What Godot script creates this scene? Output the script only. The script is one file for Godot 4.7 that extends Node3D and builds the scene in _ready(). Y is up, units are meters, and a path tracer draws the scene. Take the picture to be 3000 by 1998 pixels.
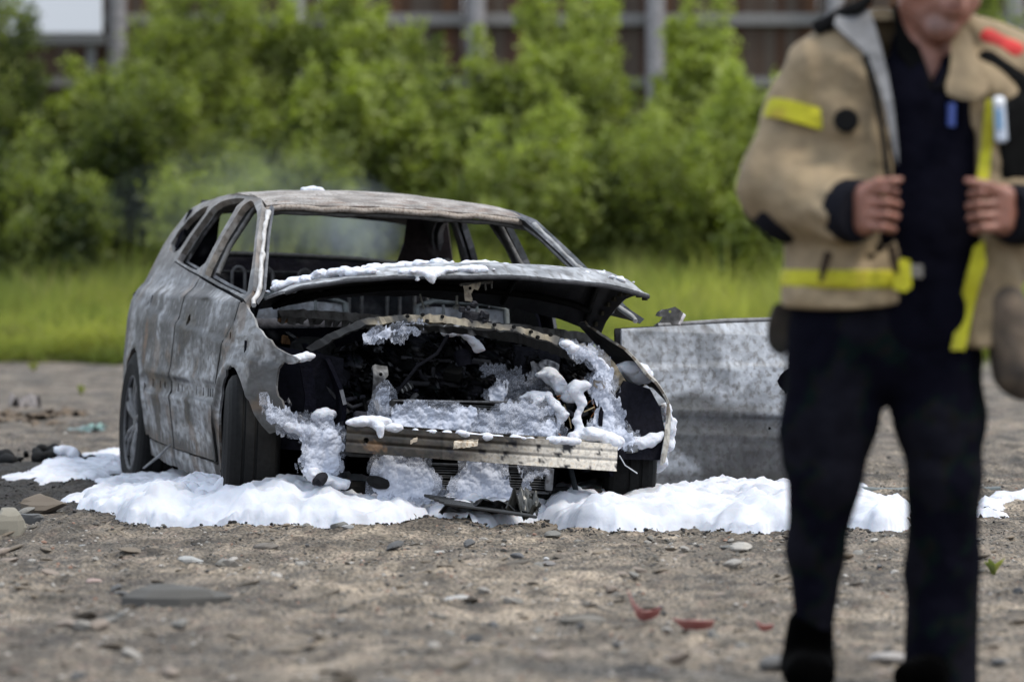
extends Node3D
# A burnt-out hatchback on a gravel yard, fire-fighting foam around it, a firefighter standing in front of it.

var rng := RandomNumberGenerator.new()
var nz := FastNoiseLite.new()      # smooth fractal noise
var nf := FastNoiseLite.new()      # fine noise
var nc := FastNoiseLite.new()      # cells of a bubbly film
var used := {}
var M := {}
var car: Node3D


# ---------------------------------------------------------------- mesh builder
class MB:
	var v := PackedVector3Array()
	var n := PackedVector3Array()
	var c := PackedColorArray()
	var ix := PackedInt32Array()
	var col := Color(1, 1, 1)

	func vert(p: Vector3, nn: Vector3, cc: Color) -> int:
		v.append(p); n.append(nn); c.append(cc)
		return v.size() - 1

	func tri(a: int, b: int, d: int) -> void:
		var g := (v[d] - v[a]).cross(v[b] - v[a])
		if g.dot(n[a] + n[b] + n[d]) < 0.0:
			ix.append(a); ix.append(d); ix.append(b)
		else:
			ix.append(a); ix.append(b); ix.append(d)

	func face(pts: Array, nn: Vector3) -> void:      # flat convex polygon
		var f := v.size()
		for p in pts:
			vert(p, nn, col)
		for i in range(1, pts.size() - 1):
			tri(f, f + i, f + i + 1)

	func flat(a: Vector3, b: Vector3, d: Vector3, out: Vector3) -> void:
		var g := (b - a).cross(d - a).normalized()
		face([a, b, d], g if g.dot(out) >= 0.0 else -g)

	func box(t: Transform3D, s: Vector3, bev := 0.0) -> void:
		var h := s * 0.5
		var b: float = minf(bev, minf(h.x, minf(h.y, h.z)) * 0.9)
		for ax in 3:
			var u := (ax + 1) % 3
			var w := (ax + 2) % 3
			for sg in [-1.0, 1.0]:
				var nn := Vector3.ZERO
				nn[ax] = sg
				var q := []
				for k in [[-1, -1], [1, -1], [1, 1], [-1, 1]]:
					var p := Vector3.ZERO
					p[ax] = sg * h[ax]; p[u] = k[0] * (h[u] - b); p[w] = k[1] * (h[w] - b)
					q.append(t * p)
				face(q, (t.basis * nn).normalized())
		if b <= 0.0:
			return
		for ax in 3:
			var u := (ax + 1) % 3
			var w := (ax + 2) % 3
			for su in [-1.0, 1.0]:
				for sw in [-1.0, 1.0]:
					var q := []
					for k in [[-1, 0], [1, 0], [1, 1], [-1, 1]]:
						var p := Vector3.ZERO
						p[ax] = k[0] * (h[ax] - b)
						p[u] = su * (h[u] - (b if k[1] else 0.0))
						p[w] = sw * (h[w] - (0.0 if k[1] else b))
						q.append(t * p)
					var nn := Vector3.ZERO
					nn[u] = su; nn[w] = sw
					face(q, (t.basis * nn).normalized())
		for sx in [-1.0, 1.0]:
			for sy in [-1.0, 1.0]:
				for sz in [-1.0, 1.0]:
					var s3 := Vector3(sx, sy, sz)
					face([t * (s3 * Vector3(h.x, h.y - b, h.z - b)), t * (s3 * Vector3(h.x - b, h.y, h.z - b)), t * (s3 * Vector3(h.x - b, h.y - b, h.z))], (t.basis * s3).normalized())

	func bx(at: Vector3, s: Vector3, rot := Vector3.ZERO, bev := 0.004) -> void:
		box(Transform3D(Basis.from_euler(rot * (PI / 180.0)), at), s, bev)

	func bar(a: Vector3, b: Vector3, w: float, h: float, bev := 0.003, up := Vector3.UP) -> void:
		var z := (b - a).normalized()
		if absf(z.dot(up)) > 0.98:
			up = Vector3.RIGHT
		var x := up.cross(z).normalized()
		box(Transform3D(Basis(x, z.cross(x), z), (a + b) * 0.5), Vector3(w, h, a.distance_to(b)), bev)

	func tube(pts: Array, r, sides := 8, flatten := 1.0) -> void:
		var m := pts.size()
		var up := Vector3.UP
		var f := v.size()
		for i in m:
			var d: Vector3 = (pts[mini(i + 1, m - 1)] - pts[maxi(i - 1, 0)]).normalized()
			if absf(d.dot(up)) > 0.95:
				up = Vector3.RIGHT if absf(d.x) < 0.8 else Vector3.BACK
			var x := up.cross(d).normalized()
			var y := d.cross(x)
			up = y
			var rr: float = r[i] if r is Array else r
			for k in sides:
				var a := TAU * k / sides
				var o := x * cos(a) + y * sin(a) * flatten
				vert(pts[i] + o * rr, o.normalized(), col)
		for i in m - 1:
			for k in sides:
				var a := f + i * sides + k
				var b := f + i * sides + (k + 1) % sides
				tri(a, b, b + sides); tri(a, b + sides, a + sides)
		for e in [0, m - 1]:
			var nn: Vector3 = (pts[0] - pts[1]).normalized() if e == 0 else (pts[m - 1] - pts[m - 2]).normalized()
			var q := []
			for k in sides:
				q.append(v[f + e * sides + k])
			face(q, nn)

	func lathe(prof: Array, t: Transform3D, sides := 20) -> void:   # prof: Vector2(radius, height along y)
		for i in prof.size() - 1:
			var p: Vector2 = prof[i]
			var q: Vector2 = prof[i + 1]
			var e := (q - p).normalized()
			var f := v.size()
			for k in sides + 1:
				var a := TAU * k / sides
				var o := Vector3(cos(a), 0, sin(a))
				var nn := (t.basis * (o * e.y + Vector3(0, -e.x, 0))).normalized()
				vert(t * (o * p.x + Vector3(0, p.y, 0)), nn, col)
				vert(t * (o * q.x + Vector3(0, q.y, 0)), nn, col)
			for k in sides:
				var a := f + k * 2
				tri(a, a + 1, a + 3); tri(a, a + 3, a + 2)

	func add_mesh(o: MB, t: Transform3D) -> void:
		var f := v.size()
		for i in o.v.size():
			vert(t * o.v[i], (t.basis * o.n[i]).normalized(), o.c[i])
		for i in o.ix:
			ix.append(f + i)

	func done() -> ArrayMesh:
		var m := ArrayMesh.new()
		if ix.is_empty():
			return m
		var a := []
		a.resize(Mesh.ARRAY_MAX)
		a[Mesh.ARRAY_VERTEX] = v; a[Mesh.ARRAY_NORMAL] = n; a[Mesh.ARRAY_COLOR] = c; a[Mesh.ARRAY_INDEX] = ix
		m.add_surface_from_arrays(Mesh.PRIMITIVE_TRIANGLES, a)
		return m


# ---------------------------------------------------------------- naming
func numbered(called: String) -> String:
	used[called] = used.get(called, -1) + 1
	return called if used[called] == 0 else "%s_%03d" % [called, used[called]]


func tag(o: Node, label: String, category: String, group := "", kind := "") -> void:
	if label: o.set_meta("label", label)
	if category: o.set_meta("category", category)
	if group: o.set_meta("group", group)
	if kind: o.set_meta("kind", kind)


func thing(called: String, at: Vector3, label: String, category: String, group := "") -> Node3D:
	var o := Node3D.new()
	o.name = numbered(called)
	add_child(o)
	o.position = at
	tag(o, label, category, group)
	return o


func put(called: String, m, mat: Material, parent: Node = self, label := "") -> MeshInstance3D:
	var o := MeshInstance3D.new()
	o.name = numbered(called) if parent == self else called
	o.mesh = m.done() if m is MB else m
	o.material_override = mat
	parent.add_child(o, true)
	if label: o.set_meta("label", label)
	return o


# ---------------------------------------------------------------- shapes
# A curved sheet: an outline (with holes) in u, v laid on a surface, cut into small cells, given thickness and closed at its edges.
func panel(mb: MB, outline: PackedVector2Array, holes: Array, cell: float, on: Callable, thick: float, colour: Callable, inner = null) -> void:
	var lo := outline[0]
	var hi := outline[0]
	for p in outline:
		lo = lo.min(p); hi = hi.max(p)
	var boxes := []
	for h in holes:
		var a: Vector2 = h[0]
		var b: Vector2 = h[0]
		for p in h:
			a = a.min(p); b = b.max(p)
		boxes.append(Rect2(a, b - a).grow(0.0005))
	var at := {}
	var back := {}
	var todo := []
	var y := lo.y
	while y < hi.y:
		var x := lo.x
		while x < hi.x:
			todo.append([Rect2(x, y, cell, cell), 0])
			x += cell
		y += cell
	while todo:
		var job = todo.pop_back()
		var r: Rect2 = job[0]
		var sq := PackedVector2Array([r.position, r.position + Vector2(r.size.x, 0), r.end, r.position + Vector2(0, r.size.y)])
		var pieces: Array = Geometry2D.intersect_polygons(sq, outline)
		for i in holes.size():
			if pieces.is_empty() or not boxes[i].intersects(r):
				continue
			var rest := []
			for q in pieces:
				rest.append_array(Geometry2D.clip_polygons(q, holes[i]))
			pieces = rest
		var ringed := false
		for q in pieces:
			if Geometry2D.is_polygon_clockwise(q): ringed = true
		if ringed and job[1] < 3:
			var hs := r.size * 0.5
			for k in 4:
				todo.append([Rect2(r.position + Vector2(k % 2, k / 2) * hs, hs), job[1] + 1])
			continue
		for q in pieces:
			if q.size() < 3:
				continue
			var ids := []
			for p in q:
				var key := Vector2i(roundi(p.x * 20000.0), roundi(p.y * 20000.0))
				if not at.has(key):
					var w: Vector3 = on.call(p.x, p.y)
					var nn: Vector3 = ((on.call(p.x + 0.004, p.y) - w) as Vector3).cross(on.call(p.x, p.y + 0.004) - w).normalized()
					at[key] = mb.vert(w, nn, colour.call(w))
					if thick > 0.0:
						back[key] = mb.vert(w - nn * thick, -nn, inner if inner != null else colour.call(w))
				ids.append(key)
			var t := Geometry2D.triangulate_polygon(q)
			for i in range(0, t.size(), 3):
				mb.tri(at[ids[t[i]]], at[ids[t[i + 1]]], at[ids[t[i + 2]]])
				if thick > 0.0:
					mb.tri(back[ids[t[i]]], back[ids[t[i + 1]]], back[ids[t[i + 2]]])
	if thick <= 0.0:
		return
	for ring in [outline] + holes:
		for i in ring.size():
			var a: Vector2 = ring[i]
			var b: Vector2 = ring[(i + 1) % ring.size()]
			var m := maxi(1, ceili(a.distance_to(b) / (cell * 1.5)))
			for k in m:
				var p := a.lerp(b, float(k) / m)
				var q := a.lerp(b, float(k + 1) / m)
				var w0: Vector3 = on.call(p.x, p.y)
				var w1: Vector3 = on.call(q.x, q.y)
				var n0: Vector3 = ((on.call(p.x + 0.004, p.y) - w0) as Vector3).cross(on.call(p.x, p.y + 0.004) - w0).normalized()
				var side := n0.cross(w1 - w0).normalized()
				var f := mb.v.size()
				var cc: Color = colour.call(w0)
				mb.vert(w0, side, cc); mb.vert(w1, side, cc); mb.vert(w1 - n0 * thick, side, cc); mb.vert(w0 - n0 * thick, side, cc)
				mb.tri(f, f + 1, f + 2); mb.tri(f, f + 2, f + 3)


# A skin round tapered capsules [a, b, ra, rb] that melt into each other, as one continuous mesh (surface nets).
func skin(mb: MB, prims: Array, cell: float, k: float, colour = null, rough = null, amp := 0.0, cut = null, squash := Vector3.ONE) -> void:
	var lo := Vector3.ONE * 1e6
	var hi := -lo
	for q in prims:
		var r: float = maxf(q[2], q[3]) + k * 0.5 + amp + cell * 3.0
		for e in 2:
			lo = lo.min(q[e] - Vector3.ONE * r); hi = hi.max(q[e] + Vector3.ONE * r)
	var d := Vector3i(((hi - lo) / cell).ceil()) + Vector3i.ONE
	var f := PackedFloat32Array()
	f.resize(d.x * d.y * d.z)
	f.fill(10.0)
	for q in prims:
		var a: Vector3 = q[0]
		var b: Vector3 = q[1]
		var ab := b - a
		var l2 := maxf(ab.length_squared(), 1e-9)
		var r: float = maxf(q[2], q[3]) + k + amp + cell * 2.5
		var i0 := Vector3i(((a.min(b) - Vector3.ONE * r - lo) / cell).floor()).clamp(Vector3i.ZERO, d - Vector3i.ONE)
		var i1 := Vector3i(((a.max(b) + Vector3.ONE * r - lo) / cell).ceil()).clamp(Vector3i.ZERO, d - Vector3i.ONE)
		for z in range(i0.z, i1.z + 1):
			for y in range(i0.y, i1.y + 1):
				var row := (z * d.y + y) * d.x
				for x in range(i0.x, i1.x + 1):
					var p := lo + Vector3(x, y, z) * cell - a
					var t := clampf(p.dot(ab) / l2, 0.0, 1.0)
					var e := ((p - ab * t) * squash).length() - lerpf(q[2], q[3], t)
					var o := f[row + x]
					var h := maxf(k - absf(o - e), 0.0)
					f[row + x] = minf(o, e) - (h * h * 0.25 / k if h > 0.0 else 0.0)
	if rough != null or cut != null:
		for z in d.z:
			for y in d.y:
				var row := (z * d.y + y) * d.x
				for x in d.x:
					var o := f[row + x]
					if o < 9.0 and o > -0.15:
						var p := lo + Vector3(x, y, z) * cell
						if rough != null:
							o += rough.get_noise_3dv(p) * amp
						if cut != null:
							o = cut.call(p, o)
						f[row + x] = o
	var ids := PackedInt32Array()
	ids.resize(f.size())
	ids.fill(-1)
	var sx := 1
	var sy := d.x
	var sz := d.x * d.y
	for z in d.z - 1:
		for y in d.y - 1:
			var at := (z * d.y + y) * d.x
			for x in d.x - 1:
				var v0 := f[at]
				var far := v0 > 3.0 * cell or v0 < -3.0 * cell
				if far:
					at += 1
					continue
				var mask := 0
				var sum := Vector3.ZERO
				var count := 0
				var w := [v0, f[at + 1], f[at + sy], f[at + sy + 1], f[at + sz], f[at + sz + 1], f[at + sz + sy], f[at + sz + sy + 1]]
				for i in 8:
					if w[i] < 0.0: mask |= 1 << i
				if mask != 0 and mask != 255:
					for e in [[0, 1], [2, 3], [4, 5], [6, 7], [0, 2], [1, 3], [4, 6], [5, 7], [0, 4], [1, 5], [2, 6], [3, 7]]:
						var p: float = w[e[0]]
						var q: float = w[e[1]]
						if (p < 0.0) != (q < 0.0):
							var t := p / (p - q)
							var A := Vector3(e[0] & 1, (e[0] >> 1) & 1, e[0] >> 2)
							var B := Vector3(e[1] & 1, (e[1] >> 1) & 1, e[1] >> 2)
							sum += A.lerp(B, t)
							count += 1
					var g := Vector3(w[1] + w[3] + w[5] + w[7] - w[0] - w[2] - w[4] - w[6], w[2] + w[3] + w[6] + w[7] - w[0] - w[1] - w[4] - w[5], w[4] + w[5] + w[6] + w[7] - w[0] - w[1] - w[2] - w[3])
					var pos := lo + (Vector3(x, y, z) + sum / count) * cell
					ids[at] = mb.vert(pos, g.normalized(), colour.call(pos, g.normalized()) if colour != null else mb.col)
				at += 1
	for z in range(1, d.z - 1):
		for y in range(1, d.y - 1):
			var at := (z * d.y + y) * d.x + 1
			for x in range(1, d.x - 1):
				var s := f[at] < 0.0
				if ids[at] >= 0 or absf(f[at]) < cell * 3.0:
					if s != (f[at + 1] < 0.0):
						net(mb, ids, at, at - sy, at - sy - sz, at - sz)
					if s != (f[at + sy] < 0.0):
						net(mb, ids, at, at - 1, at - 1 - sz, at - sz)
					if s != (f[at + sz] < 0.0):
						net(mb, ids, at, at - 1, at - 1 - sy, at - sy)
				at += 1


func net(mb: MB, ids: PackedInt32Array, a: int, b: int, c: int, d: int) -> void:
	if ids[a] < 0 or ids[b] < 0 or ids[c] < 0 or ids[d] < 0:
		return
	mb.tri(ids[a], ids[b], ids[c])
	mb.tri(ids[a], ids[c], ids[d])


# A thin sheet of froth that covers the places where cover(u, v) is above nought.
func film(mb: MB, lo: Vector2, hi: Vector2, cell: float, on: Callable, cover: Callable) -> void:
	var m := Vector2i(((hi - lo) / cell).ceil()) + Vector2i.ONE
	var val := PackedFloat32Array()
	val.resize(m.x * m.y)
	for j in m.y:
		for i in m.x:
			var u := lo.x + i * cell
			var w := lo.y + j * cell
			val[j * m.x + i] = cover.call(u, w)
	for j in m.y - 1:
		for i in m.x - 1:
			var q := [val[j * m.x + i], val[j * m.x + i + 1], val[(j + 1) * m.x + i + 1], val[(j + 1) * m.x + i]]
			if q.max() <= 0.0:
				continue
			var c := [Vector2(i, j), Vector2(i + 1, j), Vector2(i + 1, j + 1), Vector2(i, j + 1)]
			var f := mb.v.size()
			for k in 4:
				var l := (k + 1) % 4
				if q[k] > 0.0:
					bead(mb, on, lo + c[k] * cell, q[k])
				if (q[k] > 0.0) != (q[l] > 0.0):
					bead(mb, on, lo + (c[k].lerp(c[l], q[k] / (q[k] - q[l])) as Vector2) * cell, 0.0)
			for k in range(f + 1, mb.v.size() - 1):
				mb.tri(f, k, k + 1)


func bead(mb: MB, on: Callable, p: Vector2, lift: float) -> void:
	var w: Vector3 = on.call(p.x, p.y)
	var nn: Vector3 = ((on.call(p.x + 0.003, p.y) - w) as Vector3).cross(on.call(p.x, p.y + 0.003) - w).normalized()
	mb.vert(w + nn * minf(lift, 0.03) * 0.15, nn, mb.col)


func poly(a: Array) -> PackedVector2Array:
	return PackedVector2Array(a)


func circle(at: Vector2, r: float, m := 16, sy := 1.0) -> PackedVector2Array:
	var q := PackedVector2Array()
	for i in m:
		q.append(at + Vector2(cos(TAU * i / m), sin(TAU * i / m) * sy) * r)
	return q


func smooth_poly(a: PackedVector2Array, times := 2) -> PackedVector2Array:
	for t in times:
		var q := PackedVector2Array()
		for i in a.size():
			var b := a[(i + 1) % a.size()]
			q.append(a[i].lerp(b, 0.25)); q.append(a[i].lerp(b, 0.75))
		a = q
	return a


func ragged(a: PackedVector2Array, step: float, amp: float, key: float) -> PackedVector2Array:
	var q := PackedVector2Array()
	for i in a.size():
		var b := a[(i + 1) % a.size()]
		var m := maxi(1, roundi(a[i].distance_to(b) / step))
		var side := (b - a[i]).orthogonal().normalized()
		for k in m:
			var p := a[i].lerp(b, float(k) / m)
			q.append(p + side * nf.get_noise_2d(p.x * 300.0 + key, p.y * 300.0) * amp)
	return q


# signed distance to a polygon, negative inside
func poly_dist(q: PackedVector2Array, p: Vector2) -> float:
	var best := 1e9
	var inside := false
	var j := q.size() - 1
	for i in q.size():
		var a := q[i]
		var e := q[j] - a
		var w := p - a
		var t := clampf(w.dot(e) / maxf(e.length_squared(), 1e-9), 0.0, 1.0)
		best = minf(best, (w - e * t).length_squared())
		if (a.y > p.y) != (q[j].y > p.y) and p.x < (q[j].x - a.x) * (p.y - a.y) / (q[j].y - a.y) + a.x:
			inside = not inside
		j = i
	return -sqrt(best) if inside else sqrt(best)


func lerp_table(x: float, xs: Array, ys: Array) -> float:
	if x <= xs[0]: return ys[0]
	for i in range(1, xs.size()):
		if x < xs[i]:
			return lerpf(ys[i - 1], ys[i], (x - xs[i - 1]) / (xs[i] - xs[i - 1]))
	return ys[-1]


func stone_mesh(key: int, flat := 0.7, cuts := 7) -> MB:      # a broken stone: a ball cut by random planes, flat shaded
	var r := RandomNumberGenerator.new()
	r.seed = key
	var s := SphereMesh.new()
	s.radial_segments = 10; s.rings = 6; s.radius = 0.5; s.height = 1.0
	var a := s.get_mesh_arrays()
	var pts: PackedVector3Array = a[Mesh.ARRAY_VERTEX]
	var planes := []
	for i in cuts:
		planes.append([Vector3(r.randfn(), r.randfn(), r.randfn()).normalized(), r.randf_range(0.26, 0.44)])
	for i in pts.size():
		var p := pts[i]
		for q in planes:
			var over: float = p.dot(q[0]) - q[1]
			if over > 0.0: p -= q[0] * over
		p += Vector3(sin(p.y * 17.0 + key), sin(p.z * 19.0), sin(p.x * 15.0)) * 0.012
		pts[i] = p * Vector3(1.0, flat, 0.85)
	var mb := MB.new()
	var ind: PackedInt32Array = a[Mesh.ARRAY_INDEX]
	for i in range(0, ind.size(), 3):
		var p := pts[ind[i]]
		var q := pts[ind[i + 1]]
		var w := pts[ind[i + 2]]
		if (q - p).cross(w - p).length() < 1e-6: continue
		mb.flat(p, q, w, p + q + w)
	return mb


func scatter(called: String, m: Mesh, mat: Material, where: Array, cols: Array, parent: Node = self) -> MultiMeshInstance3D:
	var mm := MultiMesh.new()
	mm.transform_format = MultiMesh.TRANSFORM_3D
	mm.use_colors = not cols.is_empty()
	mm.mesh = m
	mm.instance_count = where.size()
	for i in where.size():
		mm.set_instance_transform(i, where[i])
		if cols: mm.set_instance_color(i, cols[i])
	var o := MultiMeshInstance3D.new()
	o.name = numbered(called) if parent == self else called
	o.multimesh = mm
	o.material_override = mat
	parent.add_child(o, true)
	return o


func turned(at: Vector3, s: Vector3) -> Transform3D:
	return Transform3D(Basis.from_euler(Vector3(rng.randf_range(-0.4, 0.4), rng.randf() * TAU, rng.randf_range(-0.4, 0.4))).scaled_local(s), at)


# ---------------------------------------------------------------- materials
func noise_tex(freq: float, octaves: int, stops: Array, kind := FastNoiseLite.TYPE_SIMPLEX_SMOOTH, key := 1, size := 512, as_normal := 0.0) -> NoiseTexture2D:
	var n := FastNoiseLite.new()
	n.noise_type = kind
	n.frequency = freq
	n.fractal_octaves = octaves
	n.seed = key
	var t := NoiseTexture2D.new()
	t.width = size; t.height = size
	t.seamless = true
	t.noise = n
	if as_normal > 0.0:
		t.as_normal_map = true
		t.bump_strength = as_normal
	if stops:
		var g := Gradient.new()
		var off := PackedFloat32Array()
		var cs := PackedColorArray()
		for s in stops:
			off.append(s[0]); cs.append(s[1] if s[1] is Color else Color(s[1], s[1], s[1]))
		g.offsets = off; g.colors = cs
		t.color_ramp = g
	return t


func mat(called: String, albedo: Color, rough: float, tex: Texture2D = null, scale := 1.0, normal: Texture2D = null, nscale := 1.0, nstrength := 1.0) -> StandardMaterial3D:
	var m := StandardMaterial3D.new()
	m.resource_name = called
	m.vertex_color_use_as_albedo = true
	m.albedo_color = albedo.linear_to_srgb()
	m.roughness = rough
	m.albedo_texture = tex
	m.uv1_triplanar = true
	m.uv1_scale = Vector3.ONE * scale
	if normal:
		m.normal_enabled = true
		m.normal_texture = normal
		m.normal_scale = nstrength
	M[called] = m
	return m


func layer(m: StandardMaterial3D, tex: Texture2D, scale: float) -> void:
	m.detail_enabled = true
	m.detail_blend_mode = BaseMaterial3D.BLEND_MODE_MUL
	m.detail_albedo = tex
	m.detail_uv_layer = BaseMaterial3D.DETAIL_UV_2
	m.uv2_triplanar = true
	m.uv2_scale = Vector3.ONE * scale


func materials() -> void:
	var fine := noise_tex(0.02, 6, [], FastNoiseLite.TYPE_SIMPLEX_SMOOTH, 3, 512, 4.0)
	var mott := noise_tex(0.018, 6, [[0.0, 0.7], [0.36, 0.86], [0.5, 0.94], [0.62, 0.99], [1.0, 1.0]], FastNoiseLite.TYPE_SIMPLEX_SMOOTH, 5)
	var streak := noise_tex(0.03, 5, [[0.0, Color(0.72, 0.7, 0.68)], [0.4, Color(0.92, 0.91, 0.9)], [0.55, Color(1, 1, 1)], [0.72, Color(1, 0.98, 0.95)], [1.0, Color(0.93, 0.87, 0.8)]], FastNoiseLite.TYPE_SIMPLEX, 9)
	var m := mat("ash_metal", Color(1, 1, 1), 0.62, mott, 1.9, fine, 1.0, 0.35)
	var flake := noise_tex(0.02, 6, [[0.0, Color(0.66, 0.64, 0.62)], [0.28, Color(0.76, 0.74, 0.72)], [0.38, Color(0.90, 0.89, 0.88)], [0.5, Color(0.97, 0.97, 0.97)], [0.66, Color(1, 1, 1)], [1.0, Color(1, 1, 1)]], FastNoiseLite.TYPE_SIMPLEX, 15, 1024)
	layer(m, flake, 0.62)
	m.uv1_scale = Vector3(1.7, 1.7, 0.55)
	m.uv2_scale = Vector3(1.1, 1.1, 0.34)
	m = mat("soot", Color(1, 1, 1), 0.7, mott, 3.1, fine, 1.0, 0.9)
	m.metallic_specular = 0.16
	m = mat("roof_metal", Color(1, 1, 1), 0.66, noise_tex(0.05, 5, [[0.0, Color(0.5, 0.42, 0.36)], [0.3, Color(0.78, 0.73, 0.69)], [0.45, Color(0.95, 0.93, 0.92)], [0.65, Color(1, 1, 1)], [1.0, Color(1, 1, 1)]], FastNoiseLite.TYPE_SIMPLEX, 21), 2.3, fine, 1.0, 0.8)
	layer(m, mott, 0.8)
	m = mat("bare_metal", Color(1, 1, 1), 0.42, streak, 2.2, fine, 1.0, 0.2)
	m.metallic = 0.08
	m = mat("rubber", Color(1, 1, 1), 0.85, mott, 4.0, fine, 1.0, 0.5)
	m.metallic_specular = 0.15
	m.metallic_specular = 0.3
	m = mat("foam", Color(0.50, 0.515, 0.56), 0.9, null, 1.0, noise_tex(0.03, 5, [], FastNoiseLite.TYPE_SIMPLEX_SMOOTH, 31, 512, 5.0), 2.6, 0.35)
	m.subsurf_scatter_enabled = true
	m.subsurf_scatter_strength = 0.12
	for k in 3:      # froth: bubble walls are white, the bubbles themselves let the dark behind show
		var w := Color(0.80, 0.82, 0.87)
		var top: float = [0.55, 0.8, 0.96][k]
		var low: float = [0.03, 0.16, 0.62][k]
		var t := noise_tex(0.045, 2, [[0.0, Color(w, top)], [[0.10, 0.2, 0.34][k], Color(w, top * 0.92)], [[0.30, 0.5, 0.75][k], Color(w, low)], [1.0, Color(w, low)]], FastNoiseLite.TYPE_CELLULAR, 71 + k)
		var n: FastNoiseLite = t.noise
		n.cellular_return_type = FastNoiseLite.RETURN_DISTANCE2_SUB
		n.fractal_gain = 0.6
		m = mat("froth_%d" % k, Color(0.78, 0.79, 0.82), 0.75, t, 9.0)
		m.vertex_color_use_as_albedo = false
		m.transparency = BaseMaterial3D.TRANSPARENCY_ALPHA
		m.cull_mode = BaseMaterial3D.CULL_DISABLED
	m = mat("gravel", Color(1, 1, 1), 0.95, noise_tex(0.05, 6, [[0.0, 0.35], [0.34, 0.62], [0.5, 0.82], [0.62, 0.95], [0.8, 1.0], [1.0, 1.0]], FastNoiseLite.TYPE_SIMPLEX, 41, 1024), 0.9, noise_tex(0.05, 6, [], FastNoiseLite.TYPE_SIMPLEX, 41, 1024, 6.0), 1.0, 1.0)
	m.uv1_world_triplanar = true
	layer(m, noise_tex(0.012, 4, [[0.0, 0.62], [0.45, 0.88], [0.6, 1.0], [1.0, 1.0]], FastNoiseLite.TYPE_SIMPLEX_SMOOTH, 43), 0.31)
	m = mat("stone", Color(1, 1, 1), 0.9, noise_tex(0.03, 5, [[0.0, 0.6], [0.5, 0.88], [1.0, 1.0]], FastNoiseLite.TYPE_SIMPLEX_SMOOTH, 47), 5.0)
	m = mat("leaf", Color(1, 1, 1), 0.55)
	m.backlight_enabled = true
	m.backlight = Color(0.95, 1.0, 0.5)
	m = mat("blade", Color(1, 1, 1), 0.6)
	m.backlight_enabled = true
	m.backlight = Color(0.95, 1.0, 0.5)
	m = mat("bark", Color(0.09, 0.07, 0.05), 0.9)
	m = mat("old_wood", Color(1, 1, 1), 0.85, noise_tex(0.03, 5, [[0.0, 0.45], [0.5, 0.8], [1.0, 1.0]], FastNoiseLite.TYPE_SIMPLEX_SMOOTH, 51), 1.0)
	m.uv1_scale = Vector3(6, 0.5, 6)
	m = mat("post_steel", Color(0.24, 0.23, 0.24), 0.6, mott, 1.0)
	m = mat("board_white", Color(0.62, 0.63, 0.67), 0.5)
	var weave := noise_tex(0.012, 4, [[0.0, 0.74], [0.5, 0.94], [1.0, 1.0]], FastNoiseLite.TYPE_SIMPLEX_SMOOTH, 61)
	m = mat("coat_cloth", Color(1, 1, 1), 0.85, weave, 2.2, noise_tex(0.012, 4, [], FastNoiseLite.TYPE_SIMPLEX_SMOOTH, 63, 512, 8.0), 2.2, 0.8)
	m = mat("dark_cloth", Color(1, 1, 1), 0.8, weave, 2.0, noise_tex(0.01, 4, [], FastNoiseLite.TYPE_SIMPLEX_SMOOTH, 64, 512, 8.0), 2.0, 0.7)
	m.roughness = 1.0
	m.metallic_specular = 0.12
	m = mat("flesh", Color(1, 1, 1), 0.5, weave, 9.0)
	m.subsurf_scatter_enabled = true
	m.subsurf_scatter_strength = 0.1
	m = mat("gloss", Color(1, 1, 1), 0.35)


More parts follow.
